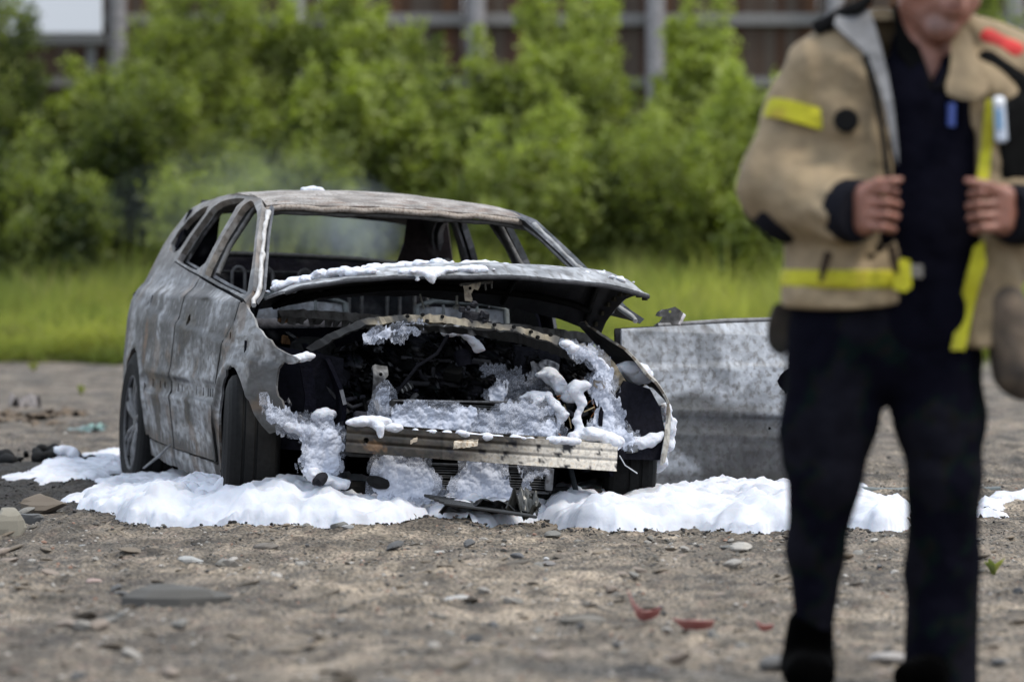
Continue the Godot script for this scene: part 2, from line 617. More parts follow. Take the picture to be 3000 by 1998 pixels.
func _ready() -> void:
	# ---- camera, sky, sun, exposure
	var cam := Camera3D.new()
	cam.name = "camera"
	cam.position = Vector3(0, 1.18, 0)
	cam.rotation_degrees = Vector3(-1.668, 0, 0)
	cam.near = 0.1
	cam.far = 800.0
	var lens := CameraAttributesPhysical.new()
	lens.frustum_focal_length = 146.9
	lens.frustum_focus_distance = 16.5
	lens.frustum_near = 0.1
	lens.frustum_far = 800.0
	lens.exposure_aperture = 2.5
	cam.attributes = lens
	cam.fov = 9.342
	add_child(cam)
	var we := WorldEnvironment.new()
	we.name = "environment"
	var env := Environment.new()
	env.background_mode = Environment.BG_SKY
	var sky := Sky.new()
	var sm := ProceduralSkyMaterial.new()
	sm.sky_top_color = Color(0.80, 0.85, 0.92)
	sm.sky_horizon_color = Color(0.78, 0.80, 0.83)
	sm.sky_curve = 0.25
	sm.ground_bottom_color = Color(0.3, 0.29, 0.27)
	sm.ground_horizon_color = Color(0.5, 0.5, 0.5)
	sm.sky_energy_multiplier = 1.0
	sm.sun_angle_max = 1.0
	sky.sky_material = sm
	env.sky = sky
	env.tonemap_mode = Environment.TONE_MAPPER_LINEAR
	env.tonemap_exposure = 2.15
	env.sdfgi_enabled = true
	env.ssao_enabled = true
	env.ssil_enabled = true
	env.volumetric_fog_enabled = true
	env.volumetric_fog_density = 0.0
	we.environment = env
	add_child(we)
	var sun := DirectionalLight3D.new()
	sun.name = "sun"
	sun.light_energy = 0.5
	sun.light_angular_distance = 14.0
	sun.light_color = Color(1, 0.97, 0.92)
	sun.shadow_enabled = true
	sun.look_at_from_position(Vector3(5.0, 9, 2.0), Vector3.ZERO)
	add_child(sun)
	# ---- the place
	rng.seed = 4711
	nz.seed = 7; nz.frequency = 1.0; nz.fractal_octaves = 4
	nf.seed = 11; nf.frequency = 1.0; nf.noise_type = FastNoiseLite.TYPE_SIMPLEX; nf.fractal_octaves = 2
	nc.seed = 5; nc.frequency = 1.0; nc.noise_type = FastNoiseLite.TYPE_CELLULAR; nc.cellular_return_type = FastNoiseLite.RETURN_DISTANCE2_SUB; nc.fractal_type = FastNoiseLite.FRACTAL_NONE
	materials()
	ground()
	fence()
	shrubs()
	grass()
	build_car()
	open_door()
	foam_on_ground()
	foam_on_car()
	stones()
	litter()
	firefighter()
	smoke()


# ---------------------------------------------------------------- the setting
func rise(x: float, z: float) -> float:      # the yard is level; a bank climbs to the fence
	var t := clampf((-z - 45.0) / 12.0, 0.0, 1.0)
	return t * t * (3.0 - 2.0 * t) * 2.7 * (1.0 - clampf((-z - 70.0) / 60.0, 0.0, 1.0))


func scorch(x: float, z: float) -> float:    # how burnt and wet the soil is
	var p := Vector2((x + 1.1) / 2.7, (z + 18.5) / 2.3)
	var d := p.length() + nz.get_noise_2d(x * 0.9, z * 0.5) * 0.5
	return clampf((1.15 - d) * 2.2, 0.0, 1.0) * (1.0 - clampf((z + 16.5) * 2.5 + nz.get_noise_2d(x * 3.0, z) * 0.8, 0.0, 1.0))


func lie(x: float, z: float) -> float:       # the height of the ground
	var y := nz.get_noise_2d(x * 0.55, z * 0.4) * 0.05 + nz.get_noise_2d(x * 2.6 + 40.0, z * 2.2) * 0.022
	y += nz.get_noise_2d(x * 7.0, z * 6.0) * 0.02
	if z > -40.0 and z < -8.0:
		y += nf.get_noise_2d(x * 22.0, z * 16.0) * 0.006
	y += exp(-pow((z + 15.95 + x * 0.16) / 0.22, 2.0)) * 0.018 * (1.0 + nz.get_noise_2d(x * 4.0, 3.0))
	return y + rise(x, z) - 0.01


func ground() -> void:
	var xs := []
	var zs := []
	var x := 0.0
	var step := 0.028
	while x < 260.0:
		xs.append(x)
		if x > 0.0: xs.append(-x)
		if x > 2.6: step = minf(step * 1.12, 30.0)
		x += step
	xs.sort()
	var z := -9.6
	step = 0.03
	while z > -420.0:
		zs.append(z)
		step = minf(maxf(0.03, (-z - 17.5) * 0.012 if z < -17.5 else 0.03), 30.0)
		z -= step
	z = -9.6
	step = 0.05
	while z < 60.0:
		step = minf(step * 1.2, 12.0)
		z += step
		zs.push_front(z)
	var mb := MB.new()
	var w := xs.size()
	var tan_c := Color(0.285, 0.232, 0.172)
	var grey := Color(0.165, 0.136, 0.105)
	var wet := Color(0.022, 0.02, 0.018)
	var soil := Color(0.2, 0.21, 0.07)
	for j in zs.size():
		for i in w:
			var px: float = xs[i]
			var pz: float = zs[j]
			var e := 0.03
			var y := lie(px, pz)
			var nn := Vector3(y - lie(px + e, pz), e, y - lie(px, pz + e)).normalized()
			var a := nz.get_noise_2d(px * 0.7 + 9.0, pz * 0.35)
			var c := tan_c.lerp(grey, clampf(0.42 + a * 1.3 + clampf((-pz - 17.0) / 6.0, 0.0, 0.4) + clampf(-px - 0.5, 0.0, 1.0) * 0.4, 0.0, 1.0))
			var b := nz.get_noise_2d(px * 4.0, pz * 3.0 + 20.0) + nf.get_noise_2d(px * 14.0, pz * 8.0) * 0.35
			c *= clampf(1.0 + b * 1.0, 0.35, 1.6)
			c = c.lerp(Color(0.33, 0.22, 0.17), clampf(nf.get_noise_2d(px * 9.0 + 30.0, pz * 7.0) * 1.5 - 0.85, 0.0, 0.4))
			c = c.lerp(wet, scorch(px, pz) * 0.93)
			c = c.lerp(soil, clampf((-pz - 34.5 + a * 3.0) * 0.7, 0.0, 1.0))
			c.a = 1.0
			mb.vert(Vector3(px, y, pz), nn, c)
	for j in zs.size() - 1:
		for i in w - 1:
			var k := j * w + i
			mb.tri(k, k + 1, k + w + 1); mb.tri(k, k + w + 1, k + w)
	var o := put("ground", mb, M.gravel)
	tag(o, "grey brown gravel yard, blackened round the burnt car", "ground", "", "structure")


func fence() -> void:
	var f := thing("fence", Vector3(0, 2.6, -57.0), "tall weathered wooden plank fence on the bank behind the shrubs", "fence")
	var variants := []
	for k in 6:
		var mb := MB.new()
		var t: float = [0.0, 0.5, 1.0, 0.3, 0.75, 0.15][k]
		mb.col = Color(0.075, 0.032, 0.015).lerp(Color(0.105, 0.075, 0.055), t)
		if k == 3: mb.col = Color(0.13, 0.055, 0.022)
		mb.bx(Vector3(0, 2.1, 0), Vector3(0.147, 4.2, 0.028), Vector3.ZERO, 0.006)
		variants.append(mb.done())
	var x := -9.4
	while x < 9.4:
		var o := put("plank", variants[rng.randi() % 6], M.old_wood, f)
		o.position = Vector3(x, rng.randf_range(-0.03, 0.03), rng.randf_range(-0.008, 0.008))
		o.rotation.z = rng.randf_range(-0.004, 0.004)
		x += 0.142
	for y in [0.45, 1.3, 2.5]:
		var mb := MB.new()
		mb.col = Color(0.27, 0.255, 0.25)
		mb.bx(Vector3(0, y, 0.07), Vector3(18.9, 0.17 if y > 1 else 0.14, 0.09), Vector3.ZERO, 0.008)
		put("rail", mb, M.old_wood, f)
	for k in 8:
		var mb := MB.new()
		mb.lathe([Vector2(0.0, 4.4), Vector2(0.11, 4.4), Vector2(0.125, 4.37), Vector2(0.135, -0.6)], Transform3D(Basis(), Vector3(-7.81 + k * 2.44, 0, 0.25)), 14)
		put("post", mb, M.post_steel, f)
	# the white board in front of the fence
	var s := thing("white_board", Vector3(-6.75, 3.12, -55.4), "large white board on a dark frame beside the fence", "board")
	var mb := MB.new()
	mb.bx(Vector3(0, 1.4, 0), Vector3(2.62, 1.75, 0.05), Vector3.ZERO, 0.01)
	put("panel", mb, M.board_white, s)
	for y in [0.44, 2.35]:
		mb = MB.new()
		mb.col = Color(0.12, 0.12, 0.12)
		mb.bx(Vector3(0, y, -0.02), Vector3(2.7, 0.13, 0.1), Vector3.ZERO, 0.01)
		put("frame_bar", mb, M.stone, s)
	for k in [-1.15, 1.15]:
		mb = MB.new()
		mb.col = Color(0.15, 0.15, 0.15)
		mb.bx(Vector3(k, 0.45, -0.1), Vector3(0.12, 3.9, 0.1), Vector3.ZERO, 0.01)
		put("leg", mb, M.stone, s)


func leaf_cluster(key: int, size: float) -> ArrayMesh:
	var r := RandomNumberGenerator.new()
	r.seed = key
	var mb := MB.new()
	for i in 9:
		var at := Vector3(r.randfn(), r.randfn(), r.randfn()) * 0.07
		var d := Vector3(r.randfn(), r.randfn() * 0.6 + 0.3, r.randfn()).normalized()
		var side := d.cross(Vector3(r.randfn(), r.randfn(), r.randfn()).normalized()).normalized()
		var l := size * r.randf_range(0.7, 1.3)
		var w := l * 0.26
		var nn := d.cross(side)
		var g := r.randf_range(0.8, 1.15)
		mb.col = Color(g, g, g)
		var bend := nn * l * 0.12
		mb.face([at, at + d * l * 0.5 + side * w - bend, at + d * l, at + d * l * 0.5 - side * w - bend], nn)
	return mb.done()


func shrubs() -> void:
	var leafs := [leaf_cluster(1, 0.105), leaf_cluster(2, 0.09), leaf_cluster(3, 0.12)]
	# x, distance, height, radius, tone (0 dark .. 1 yellow green), label
	var list := [
		[-6.35, 49.5, 4.3, 0.95, 0.1, "dark tall shrub at the far left edge of the thicket"],
		[-5.2, 50.5, 3.3, 0.95, 0.25, "dark green shrub just below the white board"],
		[-4.5, 48.0, 2.7, 1.0, 0.1, "low dark shrub behind the grass left of the car"],
		[-3.75, 50.0, 4.6, 1.05, 0.55, "tallest bright green shrub left of the first bare fence bay"],
		[-3.05, 48.5, 3.0, 0.95, 0.42, "bushy shrub in front of the tallest left shrub"],
		[-2.45, 50.5, 2.85, 0.8, 0.45, "shrub under the first visible fence post from the left"],
		[-1.75, 50.0, 4.0, 0.5, 0.62, "slender shrub with thin shoots reaching over the fence rail"],
		[-1.7, 48.0, 2.6, 0.95, 0.4, "low shrub directly behind the roof of the car"],
		[-0.85, 50.5, 2.75, 0.8, 0.35, "shrub left of the middle fence post"],
		[-0.6, 47.8, 2.3, 0.85, 0.3, "low rounded dark shrub behind the car roof, right of centre"],
		[0.15, 49.5, 2.75, 0.85, 0.5, "shrub at the foot of the middle fence post"],
		[0.72, 50.0, 4.15, 0.6, 0.75, "tall light green shrub with a pointed top between two fence posts"],
		[0.7, 47.5, 2.2, 0.95, 0.55, "broad low shrub in front of the pointed light green shrub"],
		[1.55, 49.5, 2.9, 0.85, 0.6, "shrub below the right hand bare fence post"],
		[1.75, 47.5, 2.1, 0.9, 0.6, "low yellow green shrub right of the car roof"],
		[2.25, 50.0, 3.75, 0.4, 0.85, "pale yellowish shrub with upright shoots left of the firefighter"],
		[2.75, 48.0, 2.7, 0.95, 0.65, "bright shrub partly hidden by the firefighter's sleeve"],
		[3.4, 50.0, 3.1, 0.95, 0.5, "shrub behind the firefighter"],
		[4.6, 49.0, 3.4, 1.0, 0.45, "shrub behind the firefighter's far shoulder"],
		[5.9, 49.5, 4.5, 1.05, 0.4, "tall shrub at the right edge above the red strap"],
		[6.2, 47.3, 2.4, 0.9, 0.6, "low shrub at the right edge beside the hanging glove"],
		[-6.0, 47.0, 2.2, 0.9, 0.15, "low dark shrub at the left edge behind the grass"],
		[-3.4, 46.6, 1.5, 0.6, 0.75, "small bright bush left of the car in front of the dark thicket"],
		[-2.4, 46.8, 1.8, 0.8, 0.3, "small dark bush behind the rear pillar of the car"],
		[3.1, 46.6, 1.6, 0.75, 0.85, "small sunny bush left of the firefighter's hip"],
		[0.0, 47.0, 1.9, 0.8, 0.35, "small bush behind the open windscreen of the car"],
		[4.9, 46.6, 1.7, 0.8, 0.6, "small bush behind the firefighter's waist"],
		[-5.1, 46.4, 1.7, 0.8, 0.2, "small dark bush in the shade at the left"],
	]
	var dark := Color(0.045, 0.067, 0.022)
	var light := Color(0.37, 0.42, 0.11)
	for s in list:
		var base := Vector3(s[0], 0, -s[1])
		base.y = lie(base.x, base.z)
		var h: float = (s[2] - base.y) * (0.8 if s[2] < 3.7 else 0.97)
		if s[2] < 2.9: h = s[2] - base.y * 0.5
		var o := thing("shrub", base, s[5], "shrub", "shrubs growing below the fence")
		var stems := MB.new()
		var where := []
		var cols := []
		var count := 13 + int(h * 5.0)
		for i in count + 5:
			var a := rng.randf() * TAU
			var foot: Vector3 = Vector3(cos(a), 0, sin(a)) * s[3] * 0.3 * rng.randf()
			var out: float = s[3] * sqrt(rng.randf()) * 1.05
			var top: float = h * lerpf(0.5, 1.06, pow(rng.randf(), 0.6)) * (1.0 - 0.28 * out / s[3])
			var tip := Vector3(cos(a) * out, top, sin(a) * out)
			var mid: Vector3 = foot.lerp(tip, 0.5) + Vector3(-cos(a), 0.4, -sin(a)) * out * 0.16
			stems.tube([foot, mid, tip], [0.016, 0.011, 0.004], 5)
			if i >= count:      # this year's upright shoots
				tip = foot + Vector3(cos(a) * out * 0.6, h * rng.randf_range(0.9, 1.16), sin(a) * out * 0.6)
				mid = foot.lerp(tip, 0.5)
			var own := rng.randf_range(-0.3, 0.3) + (0.3 if i >= count else 0.0)
			var full := rng.randf_range(0.7, 1.2) * (0.5 + 0.5 * h / 3.0)
			var shoots := [[foot, mid, tip, 1.0]]
			for k in 4:
				var t := rng.randf_range(0.2, 0.8)
				var from: Vector3 = foot.lerp(mid, t * 2.0) if t < 0.5 else mid.lerp(tip, t * 2.0 - 1.0)
				var b := a + rng.randf_range(-1.6, 1.6)
				var to: Vector3 = from + Vector3(cos(b) * 0.38, rng.randf_range(0.15, 0.5), sin(b) * 0.38) * rng.randf_range(0.6, 1.1)
				stems.tube([from, to], [0.007, 0.003], 4)
				shoots.append([from, from.lerp(to, 0.5), to, 0.55])
			for q in shoots:
				for k in int(50 * q[3] * full):
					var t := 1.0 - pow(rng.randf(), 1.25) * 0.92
					var p: Vector3 = (q[0] as Vector3).lerp(q[1], t * 2.0) if t < 0.5 else (q[1] as Vector3).lerp(q[2], t * 2.0 - 1.0)
					p += Vector3(rng.randfn(), rng.randfn() * 1.2, rng.randfn()) * 0.08 * (1.25 - 0.8 * t)
					where.append(turned(p, Vector3.ONE * rng.randf_range(0.65, 1.2) * (1.15 - 0.4 * t)))
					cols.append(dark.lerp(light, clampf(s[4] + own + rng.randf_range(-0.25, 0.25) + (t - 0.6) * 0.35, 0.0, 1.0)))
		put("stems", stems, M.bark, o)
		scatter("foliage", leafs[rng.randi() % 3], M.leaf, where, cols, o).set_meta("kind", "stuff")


func grass() -> void:
	var mb := MB.new()
	for i in 14:
		var a := rng.randf() * TAU
		var p := Vector3(rng.randfn() * 0.06, 0, rng.randfn() * 0.06)
		var d := Vector3(cos(a), 0, sin(a))
		var side := Vector3(-d.z, 0, d.x) * 0.006
		var h := rng.randf_range(0.55, 1.0)
		var lean := rng.randf_range(0.1, 0.5) * h
		var mid := p + d * lean * 0.35 + Vector3(0, h * 0.6, 0)
		mb.col = Color.WHITE * rng.randf_range(0.8, 1.15)
		mb.face([p - side, p + side, mid + side * 0.8, mid - side * 0.8], d)
		mb.face([mid - side * 0.8, mid + side * 0.8, p + d * lean + Vector3(0, h, 0)], d)
	var clump := mb.done()
	var where := []
	var cols := []
	var fresh := Color(0.52, 0.52, 0.12)
	var deep := Color(0.22, 0.265, 0.06)
	var dry := Color(0.42, 0.37, 0.18)
	for i in 42000:
		var z := -34.6 - 19.0 * pow(rng.randf(), 1.25)
		var x := rng.randf_range(-0.2, 0.2) * -z
		var edge := -35.2 + nz.get_noise_2d(x * 0.5, 3.0) * 4.5 - absf(rng.randfn()) * 1.4 + 1.2
		if z > edge: continue
		var y := lie(x, z)
		var far := clampf((-z - 35.0) / 9.0, 0.0, 1.0)
		var h := lerpf(0.16, 0.44, far) * rng.randf_range(0.5, 1.4) * maxf(0.35, 1.0 + nz.get_noise_2d(x * 0.8, z * 0.6) * 1.5)
		if rng.randf() < 0.03: h *= 1.6
		where.append(Transform3D(Basis(Vector3.UP, rng.randf() * TAU).scaled(Vector3(1.4, maxf(h, 0.1), 1.4)), Vector3(x, y - 0.02, z)))
		var g := clampf(0.5 + nz.get_noise_2d(x * 1.1, z * 0.7 + 50.0) * 1.5 + rng.randf_range(-0.2, 0.2), 0.0, 1.0)
		var c := deep.lerp(fresh, g)
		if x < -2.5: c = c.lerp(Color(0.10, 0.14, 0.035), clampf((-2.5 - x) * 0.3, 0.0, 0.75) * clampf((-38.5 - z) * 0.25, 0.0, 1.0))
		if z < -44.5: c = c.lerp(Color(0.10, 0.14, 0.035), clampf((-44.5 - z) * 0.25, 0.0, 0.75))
		if rng.randf() < 0.12: c = c.lerp(dry, 0.7)
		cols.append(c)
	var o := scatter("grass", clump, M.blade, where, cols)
	tag(o, "tall bright green meadow grass between the gravel yard and the shrubs", "grass", "", "stuff")
	# weeds that come up through the gravel
	for w in [[Vector2(-2.925, -28.271), 0.07, "small yellow green weed in the gravel left of the car"], [Vector2(1.624, -14.037), 0.06, "small weed in the gravel right of the firefighter"], [Vector2(-3.766, -32.778), 0.09, "weed at the grass edge far left"]]:
		var p: Vector2 = w[0]
		var t := MB.new()
		for i in 12:
			var a := rng.randf() * TAU
			var d := Vector3(cos(a), 0, sin(a))
			var sd := Vector3(-d.z, 0, d.x) * 0.008
			var l: float = w[1] * rng.randf_range(0.6, 1.0)
			t.col = (fresh * 0.6).lerp(deep * 0.7, rng.randf())
			t.face([-sd, sd, d * l * 0.4 + Vector3(0, l * 0.7, 0) + sd * 1.6, d * l * 0.8 + Vector3(0, l, 0), d * l * 0.4 + Vector3(0, l * 0.7, 0) - sd * 1.6], d)
		var n := put("weed", t, M.blade)
		n.position = Vector3(p.x, lie(p.x, p.y), p.y)
		tag(n, w[2], "weed")


# ---------------------------------------------------------------- the burnt car (its own axes: x to its left side, y up, z to its nose, the front axle at z = 0)
const DROP := Vector3(0, -0.119, 0)          # it has sunk on its burst tyres


func half_width(z: float, y: float) -> float:
	var w := lerp_table(y, [0.15, 0.22, 0.45, 0.6, 0.8, 0.93, 0.97, 1.0, 1.2, 1.33, 1.40], [0.83, 0.85, 0.88, 0.8825, 0.865, 0.835, 0.79, 0.775, 0.675, 0.60, 0.52])
	w *= lerp_table(z, [-3.7, -3.45, -3.2, -2.8, -2.2, -1.8, -0.8, 0.0, 0.3, 0.5, 0.62, 0.8], [0.60, 0.74, 0.81, 0.845, 0.868, 0.88, 0.88, 0.878, 0.86, 0.80, 0.74, 0.5]) / 0.88
	var crease := 0.905 - 0.045 * (z + 3.3) if z < -0.2 else 0.765 - 0.09 * (z + 0.2)
	w += 0.006 * clampf((y - crease) / -0.012, -1.0, 1.0) * exp(-absf(y - crease) * 12.0) if y < 0.97 else 0.0
	var mould := 0.555 + 0.012 * z
	if z < -0.35 and z > -2.2:
		if absf(y - mould) < 0.035: w -= 0.008
		w += 0.006 * exp(-pow((y - mould - 0.05) / 0.02, 2.0)) + 0.006 * exp(-pow((y - mould + 0.05) / 0.02, 2.0))
	for a in [0.0, -2.578]:
		var r := Vector2(z - a, y - 0.31).length()
		w += 0.014 * exp(-pow((r - 0.37) / 0.035, 2.0))
	if y < 0.93:      # warped by the heat
		w += nz.get_noise_2d(z * 0.8, y * 1.1) * 0.008
	return w


func on_side(s: float) -> Callable:
	if s < 0.0:
		return func(u, v): return Vector3(-half_width(u, v), v, u)
	return func(u, v): return Vector3(half_width(-u, v), v, -u)


func on_inner_side(s: float, by: float) -> Callable:
	if s < 0.0:
		return func(u, v): return Vector3(-half_width(u, v) + by, v, u)
	return func(u, v): return Vector3(half_width(-u, v) - by, v, -u)


func flip(a: PackedVector2Array, s: float) -> PackedVector2Array:
	if s < 0.0: return a
	var q := PackedVector2Array()
	for p in a: q.append(Vector2(-p.x, p.y))
	return q


func zone(p: Vector3, z: float, y: float, rz: float, ry: float) -> float:
	var d := Vector2((p.z - z) / rz, (p.y - y) / ry).length() + nz.get_noise_3dv(p * 5.0) * 0.7 + nf.get_noise_3dv(p * 30.0) * 0.25
	return clampf((1.05 - d) * 4.0, 0.0, 1.0)


func burn(p: Vector3) -> Color:              # the colours that the fire left on the sheet metal
	var a := nz.get_noise_3d(p.x * 1.2, p.y * 1.3, p.z * 0.8)
	var s := nz.get_noise_3d(p.x * 2.0, p.y * 2.2 + p.z * 0.9, p.z * 1.9 - p.y * 0.6)
	var b := nz.get_noise_3d(p.x * 8.0 + 4.0, p.y * 8.0 + 4.0, p.z * 2.6)
	var g := nf.get_noise_3d(p.x * 40.0, p.y * 40.0, p.z * 11.0)
	var t := clampf(0.47 + a * 1.7 + s * 1.4 + g * 0.10, 0.0, 1.0)
	var c := Color(0.055, 0.054, 0.054).lerp(Color(0.29, 0.295, 0.305), t * t * (3.0 - 2.0 * t))
	c = c.lerp(Color(0.075, 0.06, 0.046), clampf(nz.get_noise_3d(p.x, p.y * 3.0 + 8.0, p.z * 1.4) * 3.0 - 0.45, 0.0, 0.6))
	c = c.lerp(Color(0.028, 0.028, 0.029), clampf(b * 3.2 - 1.0, 0.0, 0.7))
	# tide lines where the paint burnt away in sheets
	var w := (nz.get_noise_3d(p.x * 2.0, p.y * 3.2 + 20.0, p.z * 1.1) + nf.get_noise_3d(p.x * 9.0, p.y * 9.0, p.z * 2.6) * 0.10) * 6.0
	var fw := w - floorf(w)
	c *= 0.84 + 0.26 * absf(sin(floorf(w) * 2.4))
	c = c.lerp(Color(0.05, 0.046, 0.042), clampf(1.0 - fw / 0.13, 0.0, 0.55))
	c = c.lerp(Color(0.36, 0.365, 0.37), clampf((fw - 0.9) / 0.1, 0.0, 0.5))
	if p.x < 0.0:
		var soot := Color(0.013, 0.0125, 0.012)
		var brown := Color(0.032, 0.022, 0.011)
		for q in [[-2.20, 0.77, 0.27, 0.19], [-1.22, 0.79, 0.17, 0.12], [-1.78, 0.46, 0.13, 0.15], [-1.0, 0.42, 0.06, 0.10], [-2.05, 0.57, 0.25, 0.05], [-1.6, 0.56, 0.18, 0.04]]:
			var k := zone(p, q[0], q[1], q[2], q[3])
			c = c.lerp(brown.lerp(soot, clampf(0.35 + b * 2.2 + g * 0.4, 0.0, 1.0)), k * 0.9)
		c = c.lerp(Color(0.16, 0.075, 0.025), zone(p, -2.26, 0.72, 0.05, 0.10) * 0.6)
		c = c.lerp(Color(0.04, 0.038, 0.037), zone(p, 0.44, 0.56, 0.22, 0.17) * 0.9)
		c = c.lerp(Color(0.30, 0.305, 0.315), zone(p, -2.85, 0.66, 0.22, 0.36) * 0.7)
		c = c.lerp(Color(0.36, 0.365, 0.37), zone(p, 0.15, 0.83, 0.25, 0.1) * 0.6)
		c = c.lerp(Color(0.36, 0.36, 0.36), zone(p, -1.0, 0.36, 0.6, 0.03) * 0.7)
		c = c.lerp(Color(0.06, 0.04, 0.022).lerp(soot, clampf(0.4 + g, 0.0, 1.0)), clampf((0.325 + nz.get_noise_2d(p.z * 11.0, 2.0) * 0.07 + clampf(-p.z - 1.4, 0.0, 1.0) * 0.03 - p.y) * 24.0, 0.0, 0.9) if p.z < -0.2 and p.z > -2.3 else 0.0)
		# soot round the windows and the wheel arches, rust where the doors glowed
		c = c.lerp(Color(0.035, 0.032, 0.030), clampf(nz.get_noise_3d(p.x, p.y * 9.0, p.z * 3.0) * 1.8 + 0.75 - absf(p.y - 1.02 + 0.035 * (p.z + 1.4)) / 0.07, 0.0, 0.7) if p.y < 1.1 else 0.0)
		for k in [0.0, -2.578]:
			c = c.lerp(Color(0.03, 0.028, 0.026), clampf(1.1 - absf(Vector2(p.z - k, p.y - 0.31).length() - 0.35) / 0.035 + b, 0.0, 0.75))
		c = c.lerp(Color(0.12, 0.07, 0.032), clampf(nz.get_noise_3d(p.x, p.y * 4.0 - 9.0, p.z * 2.2 + 3.0) * 4.0 - 0.9, 0.0, 0.55))
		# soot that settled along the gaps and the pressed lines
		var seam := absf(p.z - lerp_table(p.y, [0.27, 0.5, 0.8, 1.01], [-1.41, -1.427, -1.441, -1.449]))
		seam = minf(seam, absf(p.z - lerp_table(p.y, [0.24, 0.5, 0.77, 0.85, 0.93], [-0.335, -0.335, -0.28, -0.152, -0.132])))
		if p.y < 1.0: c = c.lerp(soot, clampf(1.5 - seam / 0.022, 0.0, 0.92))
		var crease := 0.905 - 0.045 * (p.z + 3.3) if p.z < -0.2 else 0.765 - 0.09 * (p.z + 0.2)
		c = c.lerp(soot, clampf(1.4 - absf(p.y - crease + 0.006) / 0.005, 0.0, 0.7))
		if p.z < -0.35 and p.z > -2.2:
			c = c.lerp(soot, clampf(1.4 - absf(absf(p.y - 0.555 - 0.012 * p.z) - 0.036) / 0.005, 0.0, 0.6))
	c = c.lerp(Color(0.20, 0.172, 0.142), clampf((p.y - 1.0) * 4.0, 0.0, 0.5))
	c.a = 1.0
	return c


func dark(p: Vector3) -> Color:
	var b := nz.get_noise_3dv(p * 6.0)
	var c := Color(0.006, 0.0068, 0.0085).lerp(Color(0.026, 0.027, 0.031), clampf(b * 2.4 - 0.3, 0.0, 1.0))
	return c.lerp(Color(0.2, 0.2, 0.21), clampf(nf.get_noise_3dv(p * 30.0) * 4.0 - 2.5, 0.0, 0.6))


func grey_inside(p: Vector3) -> Color:
	var b := nz.get_noise_3dv(p * 5.0)
	return Color(0.035, 0.037, 0.042).lerp(Color(0.14, 0.14, 0.15), clampf(0.35 + b * 1.8, 0.0, 1.0))


func sooty(called: String, mb: MB, parent: Node = null, m: Material = null) -> MeshInstance3D:
	var o := put(called, mb, m if m else M.soot, parent if parent else car)
	if parent == null: o.position = DROP
	return o


func ribbon(mb: MB, a: Array, b: Array, thick: float, colour: Callable) -> void:
	for i in a.size() - 1:
		var m := maxi(1, ceili(a[i].distance_to(a[i + 1]) / 0.02))
		for k in m:
			var q := [a[i].lerp(a[i + 1], float(k) / m), a[i].lerp(a[i + 1], float(k + 1) / m), b[i].lerp(b[i + 1], float(k + 1) / m), b[i].lerp(b[i + 1], float(k) / m)]
			for e in 4: q[e] += Vector3(0, nf.get_noise_2d(q[e].x * 60.0, q[e].y * 40.0 + (9.0 if e > 1 else 0.0)) * 0.006, nf.get_noise_2d(q[e].x * 35.0, q[e].y * 40.0) * 0.006)
			var nn: Vector3 = ((q[1] - q[0]) as Vector3).cross(q[3] - q[0]).normalized()
			if nn.z < 0.0: nn = -nn
			var f := mb.v.size()
			for p in q: mb.vert(p, nn, colour.call(p))
			for p in q: mb.vert(p - nn * thick, -nn, colour.call(p))
			mb.tri(f, f + 1, f + 2); mb.tri(f, f + 2, f + 3)
			mb.tri(f + 4, f + 5, f + 6); mb.tri(f + 4, f + 6, f + 7)
			for e in [[0, 1], [2, 3]]:
				var s: Vector3 = (q[0] - q[3]).normalized() * (1.0 if e[0] == 0 else -1.0)
				var g := mb.v.size()
				for p in [q[e[0]], q[e[1]], q[e[1]] - nn * thick, q[e[0]] - nn * thick]: mb.vert(p, s, colour.call(p))
				mb.tri(g, g + 1, g + 2); mb.tri(g, g + 2, g + 3)


func build_car() -> void:
	car = thing("burnt_car", Vector3(-0.298, 0, -16.911), "burnt out ash grey hatchback with its hood sprung open, standing in white foam", "car")
	car.basis = Basis(Vector3.UP, 0.248) * Basis(Vector3.BACK, -0.046)
	for s in [-1.0, 1.0]:
		body_side(s)
	roof()
	hood()
	inside()
	front_end()
	engine_bay()
	wheels()


